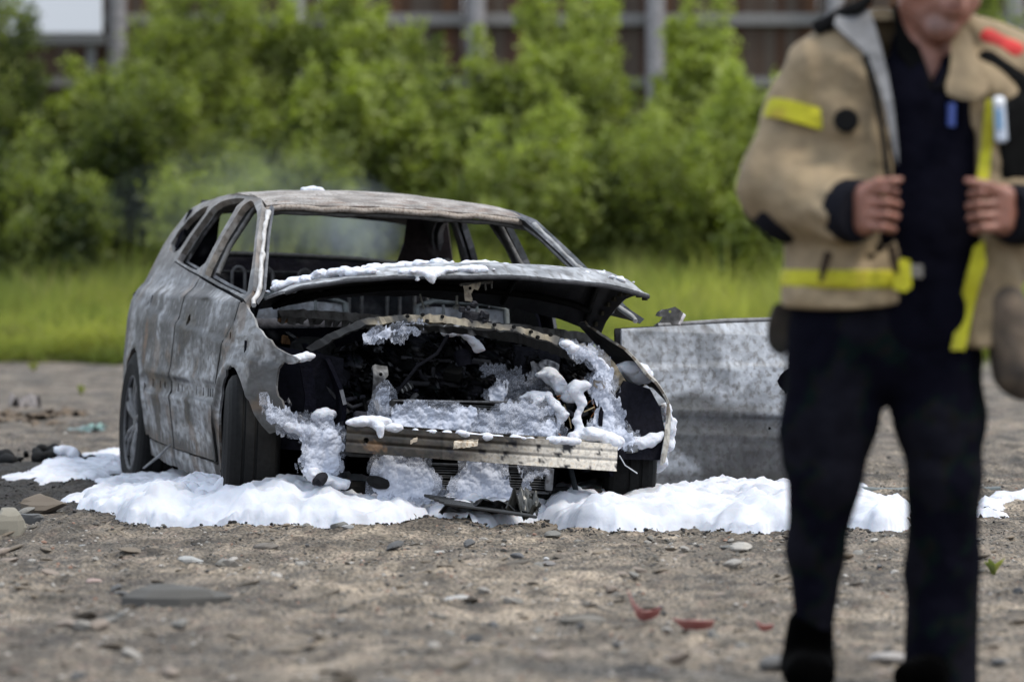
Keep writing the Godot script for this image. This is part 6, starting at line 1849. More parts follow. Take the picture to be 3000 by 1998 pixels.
# ---------------------------------------------------------------- stones and litter
func stones() -> void:
	var shapes := []
	for i in 8: shapes.append(stone_mesh(100 + i, 0.62 + 0.05 * (i % 3)).done())
	# pebbles and grit, too many to count
	var where := []
	var cols := []
	for i in 60000:
		var t := rng.randf()
		var z := -10.0 - 9.5 * pow(t, 0.8) if i < 48000 else -19.0 - 17.0 * rng.randf()
		var x := rng.randf_range(-0.14, 0.14) * (-z + 1.0)
		if nz.get_noise_2d(x * 1.3, z * 0.8 + 70.0) + rng.randf_range(-0.5, 0.5) < -0.15: continue
		var s := 0.004 + 0.011 * pow(rng.randf(), 3.0) + (0.016 * rng.randf() if rng.randf() < 0.03 else 0.0)
		where.append(turned(Vector3(x, lie(x, z) + s * 0.12, z), Vector3(s * rng.randf_range(0.9, 1.8), s, s * rng.randf_range(0.9, 1.5))))
		var g := rng.randf()
		var c := Color(0.24, 0.21, 0.17).lerp(Color(0.13, 0.125, 0.115), g)
		if g > 0.88: c = Color(0.45, 0.42, 0.38)
		elif g < 0.05: c = Color(0.3, 0.18, 0.13)
		elif g < 0.16: c = Color(0.05, 0.048, 0.045)
		cols.append(c.lerp(Color(0.03, 0.028, 0.026), scorch(x, z) * 0.96))
	for k in 3:
		var w := []
		var cc := []
		for i in range(k, where.size(), 3):
			w.append(where[i]); cc.append(cols[i])
		var o := scatter("gravel", shapes[k * 2], M.stone, w, cc)
		tag(o, ["fine angular gravel strewn over the whole yard", "coarser grit mixed into the yard's surface", "flat chips of stone scattered on the yard"][k], "gravel", "", "stuff")
	var clods := []
	var ccols := []
	for i in 1500:
		var z := -10.4 - 7.5 * pow(rng.randf(), 0.9)
		var x := rng.randf_range(-0.135, 0.135) * -z
		if nz.get_noise_2d(x * 1.1 + 5.0, z * 0.9 + 20.0) < rng.randf_range(-0.3, 0.35): continue
		var s := 0.015 + 0.05 * pow(rng.randf(), 2.0)
		clods.append(turned(Vector3(x, lie(x, z), z), Vector3(s * rng.randf_range(1.0, 2.4), s * 0.55, s * 1.2)))
		ccols.append(Color(0.23, 0.185, 0.135).lerp(Color(0.10, 0.085, 0.068), rng.randf()))
	tag(scatter("clods", shapes[3], M.stone, clods, ccols), "brown earth clods crumbled over the foreground", "earth", "", "stuff")
	var crumbs := []
	var kcols := []
	for line in [[Vector2(-1.767, -16.846), Vector2(-1.635, -16.721), Vector2(-1.491, -16.287), Vector2(-1.281, -16.217), Vector2(-1.034, -16.055), Vector2(-0.79, -15.874), Vector2(-0.543, -15.919), Vector2(-0.305, -16.124)], [Vector2(-0.299, -16.193), Vector2(-0.145, -16.009), Vector2(0.039, -16.055)], [Vector2(0.031, -16.429), Vector2(0.14, -16.217), Vector2(0.255, -15.987), Vector2(0.537, -15.919), Vector2(0.739, -15.987), Vector2(1.025, -15.763), Vector2(1.25, -15.698), Vector2(1.432, -15.504)], [Vector2(-2.25, -18.322), Vector2(-1.995, -18.263), Vector2(-1.814, -18.748)]]:
		for i in line.size() - 1:
			for k in int(line[i].distance_to(line[i + 1]) * 260.0):
				var p: Vector2 = line[i].lerp(line[i + 1], rng.randf()) + Vector2(rng.randfn() * 0.03, rng.randfn() * 0.06 + 0.02)
				var s := 0.004 + 0.013 * pow(rng.randf(), 3.0)
				crumbs.append(turned(Vector3(p.x, lie(p.x, p.y) + s * 0.2, p.y), Vector3(s * 1.4, s, s)))
				kcols.append(Color(0.02, 0.019, 0.018) * rng.randf_range(0.5, 2.5))
	tag(scatter("burnt_crumbs", shapes[5], M.stone, crumbs, kcols), "black burnt crumbs along the edge of the foam", "soot", "", "stuff")
	# the stones that stand out
	for s in [
		[Vector2(-1.892, -16.796), 0.19, Color(0.15, 0.125, 0.095), 3, 0.75, "brown angular rock on the black soil at the left"],
		[Vector2(-1.878, -15.546), 0.15, Color(0.27, 0.25, 0.2), 5, 1.1, "pale rock cut off by the left edge of the view"],
		[Vector2(-1.861, -15.987), 0.11, Color(0.11, 0.11, 0.11), 1, 0.8, "dark grey rock between the pale rock and the brown rock"],
		[Vector2(-1.018, -12.708), 0.30, Color(0.10, 0.095, 0.088), 2, 0.5, "large flat grey slab in the blurred foreground"],
		[Vector2(-0.891, -12.694), 0.12, Color(0.34, 0.33, 0.3), 4, 0.35, "pale splinter at the right end of the large flat slab"],
		[Vector2(-0.18, -13.032), 0.10, Color(0.4, 0.39, 0.37), 6, 0.5, "pale stone in the middle of the foreground"],
		[Vector2(-0.657, -15.852), 0.07, Color(0.19, 0.185, 0.17), 0, 0.8, "grey stone at the foam's edge below the near front wheel"],
		[Vector2(-0.516, -16.263), 0.055, Color(0.3, 0.28, 0.24), 7, 1.2, "upright pointed stone leaning against the foam"],
		[Vector2(-0.405, -16.17), 0.06, Color(0.25, 0.235, 0.2), 3, 0.9, "rounded tan pebble right of the pointed stone"],
		[Vector2(-0.617, -15.676), 0.045, Color(0.33, 0.33, 0.33), 5, 0.5, "small split pale stone right of the grey stone"],
		[Vector2(0.804, -14.507), 0.075, Color(0.5, 0.47, 0.42), 2, 0.6, "white stone left of the firefighter's shin"],
		[Vector2(0.766, -14.582), 0.06, Color(0.2, 0.2, 0.19), 4, 0.6, "grey stone touching the white stone"],
		[Vector2(0.431, -16.31), 0.07, Color(0.3, 0.31, 0.31), 1, 0.5, "flat light grey stone at the edge of the bright foam bank"],
		[Vector2(0.689, -16.17), 0.03, Color(0.12, 0.11, 0.1), 7, 1.2, "small dark upright stone at the edge of the bright foam bank"],
		[Vector2(0.02, -14.773), 0.05, Color(0.12, 0.12, 0.125), 6, 0.6, "dark stone in the row of pebbles in front of the bumper"],
		[Vector2(0.125, -14.396), 0.045, Color(0.22, 0.21, 0.2), 0, 0.6, "grey brown stone right of the dark stone in the row"],
		[Vector2(0.119, -14.582), 0.02, Color(0.55, 0.55, 0.55), 3, 0.8, "tiny white pebble in the row in front of the bumper"],
		[Vector2(-0.379, -15.009), 0.03, Color(0.1, 0.1, 0.1), 5, 0.5, "flat dark pebble in front of the near foam blanket"],
		[Vector2(-0.26, -14.929), 0.035, Color(0.42, 0.41, 0.38), 2, 0.5, "whitish flat pebble right of the flat dark pebble"],
		[Vector2(1.008, -11.182), 0.11, Color(0.4, 0.38, 0.36), 4, 0.4, "pale stone between the firefighter's boots"],
		[Vector2(0.706, -11.018), 0.10, Color(0.16, 0.155, 0.15), 1, 0.6, "dark stone beside the firefighter's left hand boot"],
		[Vector2(-1.359, -13.532), 0.05, Color(0.4, 0.3, 0.26), 6, 0.6, "pinkish stone left of the large slab"],
		[Vector2(-1.122, -14.488), 0.09, Color(0.37, 0.37, 0.36), 0, 0.5, "pale oval stone beyond the large slab"],
		[Vector2(-0.898, -15.17), 0.08, Color(0.17, 0.15, 0.13), 7, 0.45, "brown clod in front of the near foam blanket"],
		[Vector2(-1.544, -15.211), 0.07, Color(0.33, 0.33, 0.32), 3, 0.3, "flat pale chip near the left rocks"],
		[Vector2(1.33, -16.381), 0.05, Color(0.09, 0.09, 0.085), 5, 0.6, "dark stone between the firefighter's legs in front of the foam tip"],
		[Vector2(1.025, -15.763), 0.05, Color(0.27, 0.25, 0.22), 2, 0.6, "tan stone in the gravel beside the firefighter's knee"],
		[Vector2(0.21, -12.346), 0.12, Color(0.17, 0.155, 0.13), 1, 0.4, "brown clod left of the red scraps"],
		[Vector2(-0.301, -10.407), 0.12, Color(0.15, 0.14, 0.125), 4, 0.5, "dark stone at the bottom edge of the view"],
	]:
		var p: Vector2 = s[0]
		var r := RandomNumberGenerator.new()
		r.seed = hash(s[5])
		var mb := MB.new()
		var src := stone_mesh(300 + r.randi() % 1000, 0.7, 9)
		for i in src.v.size(): src.c[i] = s[2]
		var o := put("stone", src, M.stone)
		o.transform = Transform3D(Basis(Vector3.UP, r.randf() * 0.9 - 0.45).scaled_local(Vector3(s[1] * 1.25, s[1] * s[4] * 1.2, s[1] * 0.8)), Vector3(p.x, lie(p.x, p.y) + s[1] * s[4] * 0.2, p.y))
		tag(o, s[5], "stone", "single stones lying on the yard")
	# alike stones
	for i in 200:
		var z := -10.7 - pow(rng.randf(), 1.3) * 6.5
		var x := rng.randf_range(-0.125, 0.125) * -z
		if z < -16.2 and x > -1.9 and x < 1.7: continue
		var o := MeshInstance3D.new()
		o.name = numbered("pebble")
		o.mesh = shapes[i % 8]
		var m := "pebble_%d" % (i % 4)
		if not M.has(m):
			var k: StandardMaterial3D = M.stone.duplicate()
			k.albedo_color = [Color(0.2, 0.19, 0.17), Color(0.33, 0.31, 0.28), Color(0.1, 0.1, 0.1), Color(0.27, 0.22, 0.18)][i % 4].linear_to_srgb()
			M[m] = k
		o.material_override = M[m]
		var s := 0.018 + 0.05 * pow(rng.randf(), 2.5)
		o.transform = turned(Vector3(x, lie(x, z) + s * 0.15, z), Vector3(s * 1.3, s * 0.8, s))
		add_child(o)
		tag(o, "small " + ["grey", "pale", "dark", "tan"][i % 4] + " pebble lying loose on the gravel in the foreground", "pebble", ["grey", "pale", "dark", "tan"][i % 4] + " pebbles strewn over the foreground")


func junk(called: String, at: Vector2, mb: MB, m: Material, label: String, category: String, group := "") -> void:
	var o := put(called, mb, m)
	o.position = Vector3(at.x, lie(at.x, at.y), at.y)
	tag(o, label, category, group)


func crumpled(size: Vector3, colour: Color, key: float, ragg := 0.01) -> MB:     # a bent, torn piece of sheet
	var mb := MB.new()
	var q := ragged(poly([Vector2(-size.x, -size.z) * 0.5, Vector2(size.x, -size.z) * 0.5, Vector2(size.x * 0.4, size.z * 0.1), Vector2(size.x * 0.5, size.z * 0.5), Vector2(-size.x * 0.4, size.z * 0.45)]), size.x * 0.12, ragg, key)
	panel(mb, q, [], size.x * 0.06, func(u, v): return Vector3(u, size.y * (0.5 + nz.get_noise_2d(u / size.x * 1.6 + key, v / size.z * 1.2) * 1.6), -v), 0.004, func(p): return colour * (0.8 + 0.5 * nz.get_noise_3dv(p * 20.0)))
	return mb


func litter() -> void:
	# the two red scraps and a third one
	for k in [[Vector2(0.387, -12.16), Vector3(0.095, 0.055, 0.05), "curled pale red plastic scrap, the left of the two on the gravel", 1.0], [Vector2(0.523, -11.979), Vector3(0.12, 0.012, 0.05), "flat red plastic scrap, the right of the two on the gravel", 2.0], [Vector2(0.729, -12.004), Vector3(0.05, 0.015, 0.03), "small faded red scrap beside the firefighter's shin", 3.0]]:
		var mb := MB.new()
		var s: Vector3 = k[1]
		panel(mb, poly([Vector2(-s.x, -s.z * 0.3) * 0.5, Vector2(-s.x * 0.1, -s.z * 0.5), Vector2(s.x * 0.5, -s.z * 0.35), Vector2(s.x * 0.45, s.z * 0.3), Vector2(-s.x * 0.2, s.z * 0.5)]), [], 0.008, func(u, v): return Vector3(u, s.y * pow(absf(u / s.x * 2.0), 2.0) * (1.3 if u < 0.0 else 0.3) + 0.02 - v * 0.7, -v * 0.8), 0.002, func(p): return Color(0.32, 0.085, 0.08).lerp(Color(0.42, 0.2, 0.19), clampf(0.5 + nz.get_noise_3dv(p * 25.0), 0.0, 1.0)))
		junk("plastic_scrap", k[0], mb, M.gloss, k[2], "plastic scrap", "red scraps on the gravel")
	# burnt lump at the left
	var lump := thing("burnt_tyre_heap", Vector3.ZERO, "black charred tyre remains lying in the soot at the far left", "tyre")
	lump.position = Vector3((Vector2(-2.23, -19.94)).x, 0, (Vector2(-2.23, -19.94)).y)
	var mb := MB.new()
	skin(mb, lumps([Vector3(-0.2, 0.02, 0), Vector3(-0.07, 0.07, 0), Vector3(0.0, 0.09, 0.02), Vector3(0.08, 0.05, 0), Vector3(0.16, 0.02, 0)], 0.02, 0.05, 40, 0.035, 5), 0.012, 0.02, null, nf, 0.02)
	for i in mb.c.size(): mb.c[i] = Color(0.012, 0.012, 0.013)
	put("charred_rubber", mb, M.rubber, lump)
	mb = MB.new()
	skin(mb, lumps([Vector3(0.06, 0.08, 0.06), Vector3(0.12, 0.07, 0.05), Vector3(0.14, 0.03, 0.06)], 0.018, 0.035, 16, 0.015, 6), 0.009, 0.015, null, nf, 0.01)
	var fo := put("foam", mb, M.foam)
	fo.position = lump.position
	tag(fo, "foam splash on the charred tyre at the far left", "foam", "foam lying on the ground")
	# rubbish behind, out of focus
	junk("torn_sheet", Vector2(-2.401, -23.557), crumpled(Vector3(0.22, 0.02, 0.2), Color(0.05, 0.10, 0.085), 3.0), M.gloss, "green plastic sheet lying on the gravel left of the rear wheel", "plastic sheet")
	junk("torn_sheet", Vector2(-2.391, -23.906), crumpled(Vector3(0.09, 0.03, 0.1), Color(0.18, 0.32, 0.29), 8.0), M.gloss, "pale turquoise plastic scrap on the green sheet", "plastic sheet")
	for k in 7:
		junk("dead_branch", [Vector2(-2.896, -24.852), Vector2(-2.774, -24.582), Vector2(-2.744, -25.129), Vector2(-2.909, -24.317), Vector2(-2.636, -24.852), Vector2(-2.678, -24.059), Vector2(-3.059, -25.129)][k], crumpled(Vector3(0.2, 0.03, 0.2), Color(0.16, 0.115, 0.075), k * 5.0, 0.03), M.stone, ["brown dead leaf heap in the middle of the left rubbish", "rusty brown scrap right of the middle of the left rubbish", "brown scrap nearest the green sheet's left end", "brown scrap near the left edge of the view", "lone brown scrap touching the green sheet", "front most brown scrap of the left rubbish", "brown scrap cut by the left edge"][k], "dead leaves", "brown scraps left of the car")
	junk("grey_rag", Vector2(-3.064, -26.116), crumpled(Vector3(0.2, 0.08, 0.2), Color(0.3, 0.27, 0.26), 60.0), M.stone, "greyish rag behind the brown scraps at the left", "rag")
	# black debris in the foam
	for k in [[Vector3(-0.631, 0.258, 0.62), Vector3(0.08, 0.06, 0.05), "black angular fragment sticking out of the foam below the near bracket", Vector3(20, 30, 40), Color(0.015, 0.015, 0.016)], [Vector3(-0.384, 0.253, 0.6), Vector3(0.11, 0.06, 0.05), "charred fragment under the left end of the bumper beam", Vector3(0, 10, -20), Color(0.013, 0.013, 0.014)]]:
		mb = MB.new()
		mb.col = k[4]
		mb.add_mesh(stone_mesh(500 + int(k[1].x * 1000.0), 0.8, 8), Transform3D(Basis.from_euler(k[3] * 0.0175).scaled_local(k[1] * 1.1), Vector3.ZERO))
		for i in mb.c.size(): mb.c[i] = k[4]
		var o := put("debris", mb, M.rubber)
		o.position = car.transform * (k[0] + DROP)
		tag(o, k[2], "debris", "burnt fragments in the foam")
	for k in [[Vector2(-0.645, -17.311), 0.09, 0.1, Color(0.13, 0.11, 0.05), "olive bent plastic shard lying on the near foam"], [Vector2(-0.903, -16.998), 0.05, 0.1, Color(0.012, 0.012, 0.012), "thin black shard in the near foam"], [Vector2(-0.958, -17.101), 0.03, 0.12, Color(0.012, 0.012, 0.012), "small black crumb left of the thin black shard"], [Vector2(-0.768, -17.311), 0.03, 0.12, Color(0.012, 0.012, 0.012), "small black crumb between the foam humps"], [Vector2(-0.029, -16.501), 0.07, 0.08, Color(0.02, 0.02, 0.02), "black curled shard at the foot of the bright foam bank"]]:
		mb = crumpled(Vector3(k[1] * 1.7, k[1] * 0.5, k[1]), k[3], k[1] * 100.0, 0.006)
		var o := put("debris", mb, M.gloss)
		o.position = Vector3(k[0].x, lie(k[0].x, k[0].y) + k[2], k[0].y)
		o.rotation_degrees = Vector3(25, 10, -8)
		tag(o, k[4], "debris", "burnt fragments in the foam")
	# the broken grille lying in front
	var g := thing("broken_grille", Vector3((Vector2(-0.164, -16.193)).x, 0.055, (Vector2(-0.164, -16.193)).y), "broken black front grille lying on the ground between the two foam blankets", "grille")
	for k in 7:
		mb = MB.new()
		mb.col = Color(0.016, 0.016, 0.018)
		mb.bar(Vector3(-0.22 + k * 0.02, 0.055 - k * 0.004, -0.22 + k * 0.06), Vector3(0.14 + k * 0.02, -0.005 - k * 0.002, -0.12 + k * 0.055), 0.016, 0.012, 0.003)
		put("slat", mb, M.gloss, g)
	mb = crumpled(Vector3(0.34, 0.04, 0.16), Color(0.015, 0.015, 0.016), 12.0, 0.012)
	var fr := put("frame", mb, M.gloss, g)
	fr.position = Vector3(0.05, -0.01, 0.05)
	mb = crumpled(Vector3(0.14, 0.07, 0.1), Color(0.05, 0.05, 0.045), 19.0, 0.012)
	fr = put("frame", mb, M.gloss, g)
	fr.position = Vector3(0.2, 0.0, 0.08)
	# hose behind the firefighter
	mb = MB.new()
	mb.col = Color(0.09, 0.1, 0.095)
	var line := []
	for i in 9: line.append(Vector3(-0.15 + i * 0.09, 0.012 + 0.004 * sin(i * 1.7), 0.02 * sin(i * 0.9)))
	mb.tube(line, 0.014, 8)
	junk("hose", Vector2(1.553, -18.087), mb, M.gloss, "grey hose lying behind the firefighter's legs", "hose")
	# cardboard coloured strip at the foam edge
	mb = crumpled(Vector3(0.2, 0.012, 0.05), Color(0.26, 0.2, 0.14), 70.0, 0.004)
	junk("bark_strip", Vector2(0.26, -16.263), mb, M.stone, "flat tan strip at the foot of the bright foam bank", "strip")


func smoke() -> void:
	for s in [[Vector3(0.1, 1.30, -4.0), Vector3(1.5, 0.6, 1.0), 0.08, "faint bluish smoke drifting behind the open rear window"], [Vector3(0.40, 1.25, -3.75), Vector3(0.55, 0.5, 0.6), 0.34, "denser wisp of smoke before the far rear pillar"], [Vector3(-0.05, 1.52, -4.3), Vector3(0.8, 0.36, 0.8), 0.05, "thin smoke veil rising behind the car roof"]]:
		var o := thing("smoke", car.transform * (s[0] + DROP), s[3], "smoke")
		for k in 6:
			var f := FogVolume.new()
			f.name = "wisp"
			f.shape = RenderingServer.FOG_VOLUME_SHAPE_ELLIPSOID
			var e := 1.0 - 0.14 * k
			f.size = s[1] * Vector3(e * rng.randf_range(0.75, 1.1), e * rng.randf_range(0.8, 1.1), e)
			var m := FogMaterial.new()
			m.density = s[2] * 0.33
			m.albedo = Color(0.86, 0.9, 0.95)
			f.material = m
			o.add_child(f, true)
			f.position = Vector3(rng.randf_range(-0.16, 0.16) * s[1].x, rng.randf_range(-0.14, 0.14) * s[1].y, rng.randf_range(-0.1, 0.1))


# ---------------------------------------------------------------- the firefighter (own axes: x right, y up from the soles, z towards the camera)
func worn(called: String, mb: MB, m: Material, parent: Node) -> MeshInstance3D:
	return put(called, mb, m, parent)


func firefighter() -> void:
	var at := Vector3(0.953, 0, -10.48)
	at.y = lie(at.x, at.z) - 0.01
	var man := thing("person", at, "firefighter in open tan jacket, black shirt and dark trousers, both hands gripping the jacket", "person")
	var flesh := func(p, _n):
		var c := Color(0.21, 0.088, 0.058).lerp(Color(0.29, 0.128, 0.09), clampf(0.5 + nz.get_noise_3dv(p * 14.0), 0.0, 1.0))
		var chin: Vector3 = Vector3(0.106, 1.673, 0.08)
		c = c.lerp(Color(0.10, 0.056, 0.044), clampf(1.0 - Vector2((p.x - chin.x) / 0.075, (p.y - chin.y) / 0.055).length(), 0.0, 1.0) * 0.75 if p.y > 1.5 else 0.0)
		var lip: Vector3 = Vector3(0.144, 1.717, 0.11)
		c = c.lerp(Color(0.1, 0.03, 0.025), clampf(1.6 - 1.6 * Vector2((p.x - lip.x) / 0.026, (p.y - lip.y) / 0.007).length(), 0.0, 1.0))
		for e in [Vector3(0.12, 1.814, 0.1), Vector3(0.175, 1.813, 0.09)]:
			c = c.lerp(Color(0.05, 0.03, 0.025), clampf(1.5 - 1.5 * Vector2((p.x - e.x) / 0.016, (p.y - e.y) / 0.008).length(), 0.0, 1.0))
		return c
	# body: head, neck, trunk, arms and legs in one skin (the clothes cover all but head, throat and hands)
	var mb := MB.new()
	skin(mb, [
		[Vector3(0.112, 1.807, -0.03), Vector3(0.114, 1.797, 0), 0.098, 0.098], [Vector3(0.112, 1.774, 0.02), Vector3(0.127, 1.729, 0.035), 0.078, 0.066],
		[Vector3(0.065, 1.731, 0), Vector3(0.109, 1.665, 0.05), 0.05, 0.034], [Vector3(0.172, 1.741, 0.02), Vector3(0.124, 1.668, 0.06), 0.05, 0.034], [Vector3(0.107, 1.658, 0.07), Vector3(0.124, 1.658, 0.07), 0.026, 0.026],
		[Vector3(0.151, 1.813, 0.085), Vector3(0.157, 1.761, 0.125), 0.013, 0.02], [Vector3(0.138, 1.726, 0.1), Vector3(0.158, 1.726, 0.1), 0.016, 0.016], [Vector3(0.136, 1.706, 0.098), Vector3(0.156, 1.707, 0.096), 0.014, 0.014],
		[Vector3(0.107, 1.845, 0.07), Vector3(0.178, 1.843, 0.06), 0.02, 0.018], [Vector3(0.039, 1.787, -0.02), Vector3(0.041, 1.754, -0.015), 0.02, 0.014],
		[Vector3(0.091, 1.689, -0.03), Vector3(0.089, 1.514, -0.03), 0.066, 0.075]], 0.0065, 0.022, flesh)
	skin(mb, [[Vector3(0.089, 1.536, -0.03), Vector3(0.08, 1.448, -0.03), 0.07, 0.09], [Vector3(0.085, 1.404, -0.03), Vector3(0.069, 0.9, -0.03), 0.11, 0.12], [Vector3(-0.095, 1.536, -0.04), Vector3(0.267, 1.536, -0.04), 0.05, 0.05], [Vector3(-0.171, 1.525, -0.04), Vector3(-0.238, 1.262, -0.03), 0.05, 0.042], [Vector3(-0.238, 1.262, -0.03), Vector3(-0.097, 1.206, 0.19), 0.042, 0.03], [Vector3(0.334, 1.514, -0.05), Vector3(0.408, 1.251, -0.03), 0.05, 0.042], [Vector3(0.408, 1.251, -0.03), Vector3(0.287, 1.201, 0.16), 0.042, 0.03], [Vector3(-0.129, 0.824, -0.02), Vector3(-0.161, 0.547, 0.01), 0.085, 0.06], [Vector3(-0.161, 0.547, 0.01), Vector3(-0.194, 0.112, -0.03), 0.055, 0.035], [Vector3(0.128, 0.824, -0.02), Vector3(0.133, 0.541, 0.01), 0.085, 0.06], [Vector3(0.133, 0.541, 0.01), Vector3(0.129, 0.09, -0.03), 0.055, 0.035]], 0.016, 0.03, flesh)
	var body := worn("body", mb, M.flesh, man)
	# hands: palm, four curled fingers and a thumb, closed on the jacket's edges
	for s in 2:
		var q := []
		if s == 0:
			q = [[Vector3(-0.101, 1.201, 0.19), Vector3(-0.083, 1.208, 0.215), 0.031, 0.034], [Vector3(-0.084, 1.249, 0.225), Vector3(-0.082, 1.174, 0.225), 0.034, 0.033], [Vector3(-0.069, 1.254, 0.23), Vector3(-0.065, 1.176, 0.23), 0.027, 0.026]]
			for k in 4:
				var y: Vector3 = Vector3(0, -0.0335 * k, 0)
				var l: float = [0.0, 0.006, 0.003, -0.006][k]
				q.append([Vector3(-0.067, 1.266, 0.247) + y, Vector3(-0.029, 1.266, 0.262) + y + Vector3(l, 0, 0), 0.0145, 0.0125])
				q.append([Vector3(-0.029, 1.266, 0.262) + y + Vector3(l, 0, 0), Vector3(-0.002, 1.26, 0.235) + y + Vector3(l, 0, 0), 0.0125, 0.0115])
				q.append([Vector3(-0.002, 1.26, 0.235) + y + Vector3(l, 0, 0), Vector3(-0.019, 1.256, 0.21) + y, 0.0115, 0.0095])
			q.append_array([[Vector3(-0.085, 1.265, 0.235), Vector3(-0.049, 1.286, 0.255), 0.02, 0.0145], [Vector3(-0.049, 1.286, 0.255), Vector3(-0.011, 1.289, 0.265), 0.0145, 0.0125], [Vector3(-0.011, 1.289, 0.265), Vector3(0.011, 1.294, 0.255), 0.0125, 0.0095]])
		else:
			q = [[Vector3(0.292, 1.198, 0.16), Vector3(0.265, 1.206, 0.185), 0.031, 0.034], [Vector3(0.256, 1.249, 0.2), Vector3(0.254, 1.174, 0.2), 0.034, 0.033], [Vector3(0.238, 1.252, 0.21), Vector3(0.234, 1.176, 0.21), 0.027, 0.026]]
			for k in 4:
				var y: Vector3 = Vector3(0, -0.032 * k, 0)
				var l: float = [0.0, -0.006, -0.003, 0.006][k]
				q.append([Vector3(0.23, 1.26, 0.225) + y, Vector3(0.189, 1.26, 0.245) + y + Vector3(l, 0, 0), 0.0145, 0.0125])
				q.append([Vector3(0.189, 1.26, 0.245) + y + Vector3(l, 0, 0), Vector3(0.166, 1.255, 0.222) + y + Vector3(l, 0, 0), 0.0125, 0.0115])
				q.append([Vector3(0.166, 1.255, 0.222) + y + Vector3(l, 0, 0), Vector3(0.186, 1.251, 0.195) + y, 0.0115, 0.0095])
			q.append_array([[Vector3(0.244, 1.262, 0.215), Vector3(0.205, 1.279, 0.24), 0.02, 0.0145], [Vector3(0.205, 1.279, 0.24), Vector3(0.17, 1.287, 0.25), 0.0145, 0.0125], [Vector3(0.17, 1.287, 0.25), Vector3(0.151, 1.292, 0.242), 0.0125, 0.0095]])
		var wrist: Vector3 = q[0][0]
		for e in q:      # a hand a little shorter than the face
			e[0] = wrist + (e[0] - wrist) * 0.9; e[1] = wrist + (e[1] - wrist) * 0.9; e[2] *= 0.88; e[3] *= 0.88
		mb = MB.new()
		skin(mb, q, 0.0042, 0.006, flesh)
		worn("hand", mb, M.flesh, body)
	mb = MB.new()
	mb.col = Color(0.06, 0.045, 0.035)
	skin(mb, [[Vector3(0.09, 1.823, -0.04), Vector3(0.121, 1.835, 0), 0.085, 0.08], [Vector3(0.055, 1.789, -0.06), Vector3(0.073, 1.735, -0.07), 0.06, 0.045], [Vector3(0.118, 1.713, -0.08), Vector3(0.118, 1.801, -0.08), 0.05, 0.07]], 0.01, 0.03, null, nf, 0.008)
	worn("hair", mb, M.dark_cloth, body)
	# trousers
	var navy := func(p, _n): return Color(0.006, 0.0065, 0.0083).lerp(Color(0.0105, 0.0115, 0.015), clampf(0.4 + nz.get_noise_3dv(p * 5.0) * 1.4, 0.0, 1.0))
	mb = MB.new()
	skin(mb, [
		[Vector3(-0.113, 0.922, -0.02), Vector3(0.073, 0.922, -0.02), 0.15, 0.15], [Vector3(-0.124, 0.857, -0.02), Vector3(0.084, 0.857, -0.02), 0.14, 0.14],
		[Vector3(-0.139, 0.813, -0.01), Vector3(-0.15, 0.683, 0), 0.128, 0.124], [Vector3(-0.15, 0.683, 0), Vector3(-0.165, 0.547, 0.02), 0.12, 0.09], [Vector3(-0.165, 0.547, 0.02), Vector3(-0.188, 0.353, -0.02), 0.09, 0.07], [Vector3(-0.188, 0.353, -0.02), Vector3(-0.192, 0.156, -0.03), 0.07, 0.05],
		[Vector3(-0.241, 0.656, 0.02), Vector3(-0.235, 0.586, 0.02), 0.042, 0.04],
		[Vector3(0.108, 0.824, -0.01), Vector3(0.123, 0.683, 0), 0.125, 0.116], [Vector3(0.123, 0.683, 0), Vector3(0.132, 0.542, 0.02), 0.114, 0.088], [Vector3(0.132, 0.542, 0.02), Vector3(0.132, 0.31, -0.02), 0.088, 0.087], [Vector3(0.132, 0.31, -0.02), Vector3(0.128, 0.025, -0.02), 0.087, 0.089]],
		0.0125, 0.03, navy, nz, 0.02, func(p, o): return maxf(o + 0.006 * sin(p.y * 34.0 + p.x * 20.0) * nz.get_noise_3dv(p * 4.0), p.y - 1.02))
	worn("trousers", mb, M.dark_cloth, man)
	# boots
	for q in [[[Vector3(-0.198, 0.155, -0.04), Vector3(-0.204, 0.066, -0.05), 0.062, 0.068], [Vector3(-0.209, 0.056, -0.04), Vector3(-0.225, 0.051, 0.1), 0.06, 0.05], [Vector3(-0.184, 0.058, -0.02), Vector3(-0.186, 0.049, 0.08), 0.05, 0.045]], [[Vector3(0.124, 0.123, -0.03), Vector3(0.119, 0.056, -0.04), 0.062, 0.066], [Vector3(0.113, 0.052, -0.03), Vector3(0.087, 0.052, 0.12), 0.06, 0.048], [Vector3(0.06, 0.05, 0.06), Vector3(0.033, 0.049, 0.12), 0.045, 0.04]]]:
		mb = MB.new()
		mb.col = Color(0.003, 0.003, 0.0034)
		skin(mb, q, 0.009, 0.02, null, nf, 0.004, func(p, o): return maxf(o, 0.012 - p.y))
		worn("boot", mb, M.dark_cloth, man)
	# shirt
	mb = MB.new()
	mb.col = Color(0.007, 0.0075, 0.009)
	skin(mb, [[Vector3(0.057, 1.48, -0.02), Vector3(0.123, 1.48, -0.02), 0.12, 0.12], [Vector3(0.087, 1.458, -0.01), Vector3(0.082, 1.163, 0), 0.155, 0.165], [Vector3(0.077, 1.163, 0), Vector3(0.066, 0.945, 0), 0.165, 0.17], [Vector3(0.041, 1.634, -0.03), Vector3(0.052, 1.523, 0.03), 0.04, 0.05], [Vector3(0.167, 1.612, -0.03), Vector3(0.129, 1.512, 0.02), 0.035, 0.045]], 0.011, 0.03, null, nz, 0.02,
		func(p, o): return maxf(o, -poly_dist(PackedVector2Array([Vector2(0.053, 1.797), Vector2(0.066, 1.611), Vector2(0.09, 1.518), Vector2(0.12, 1.578), Vector2(0.153, 1.797)]), Vector2(p.x, p.y))) if p.z > -0.06 and p.y > 1.4 else o, Vector3(1, 1, 1.15))
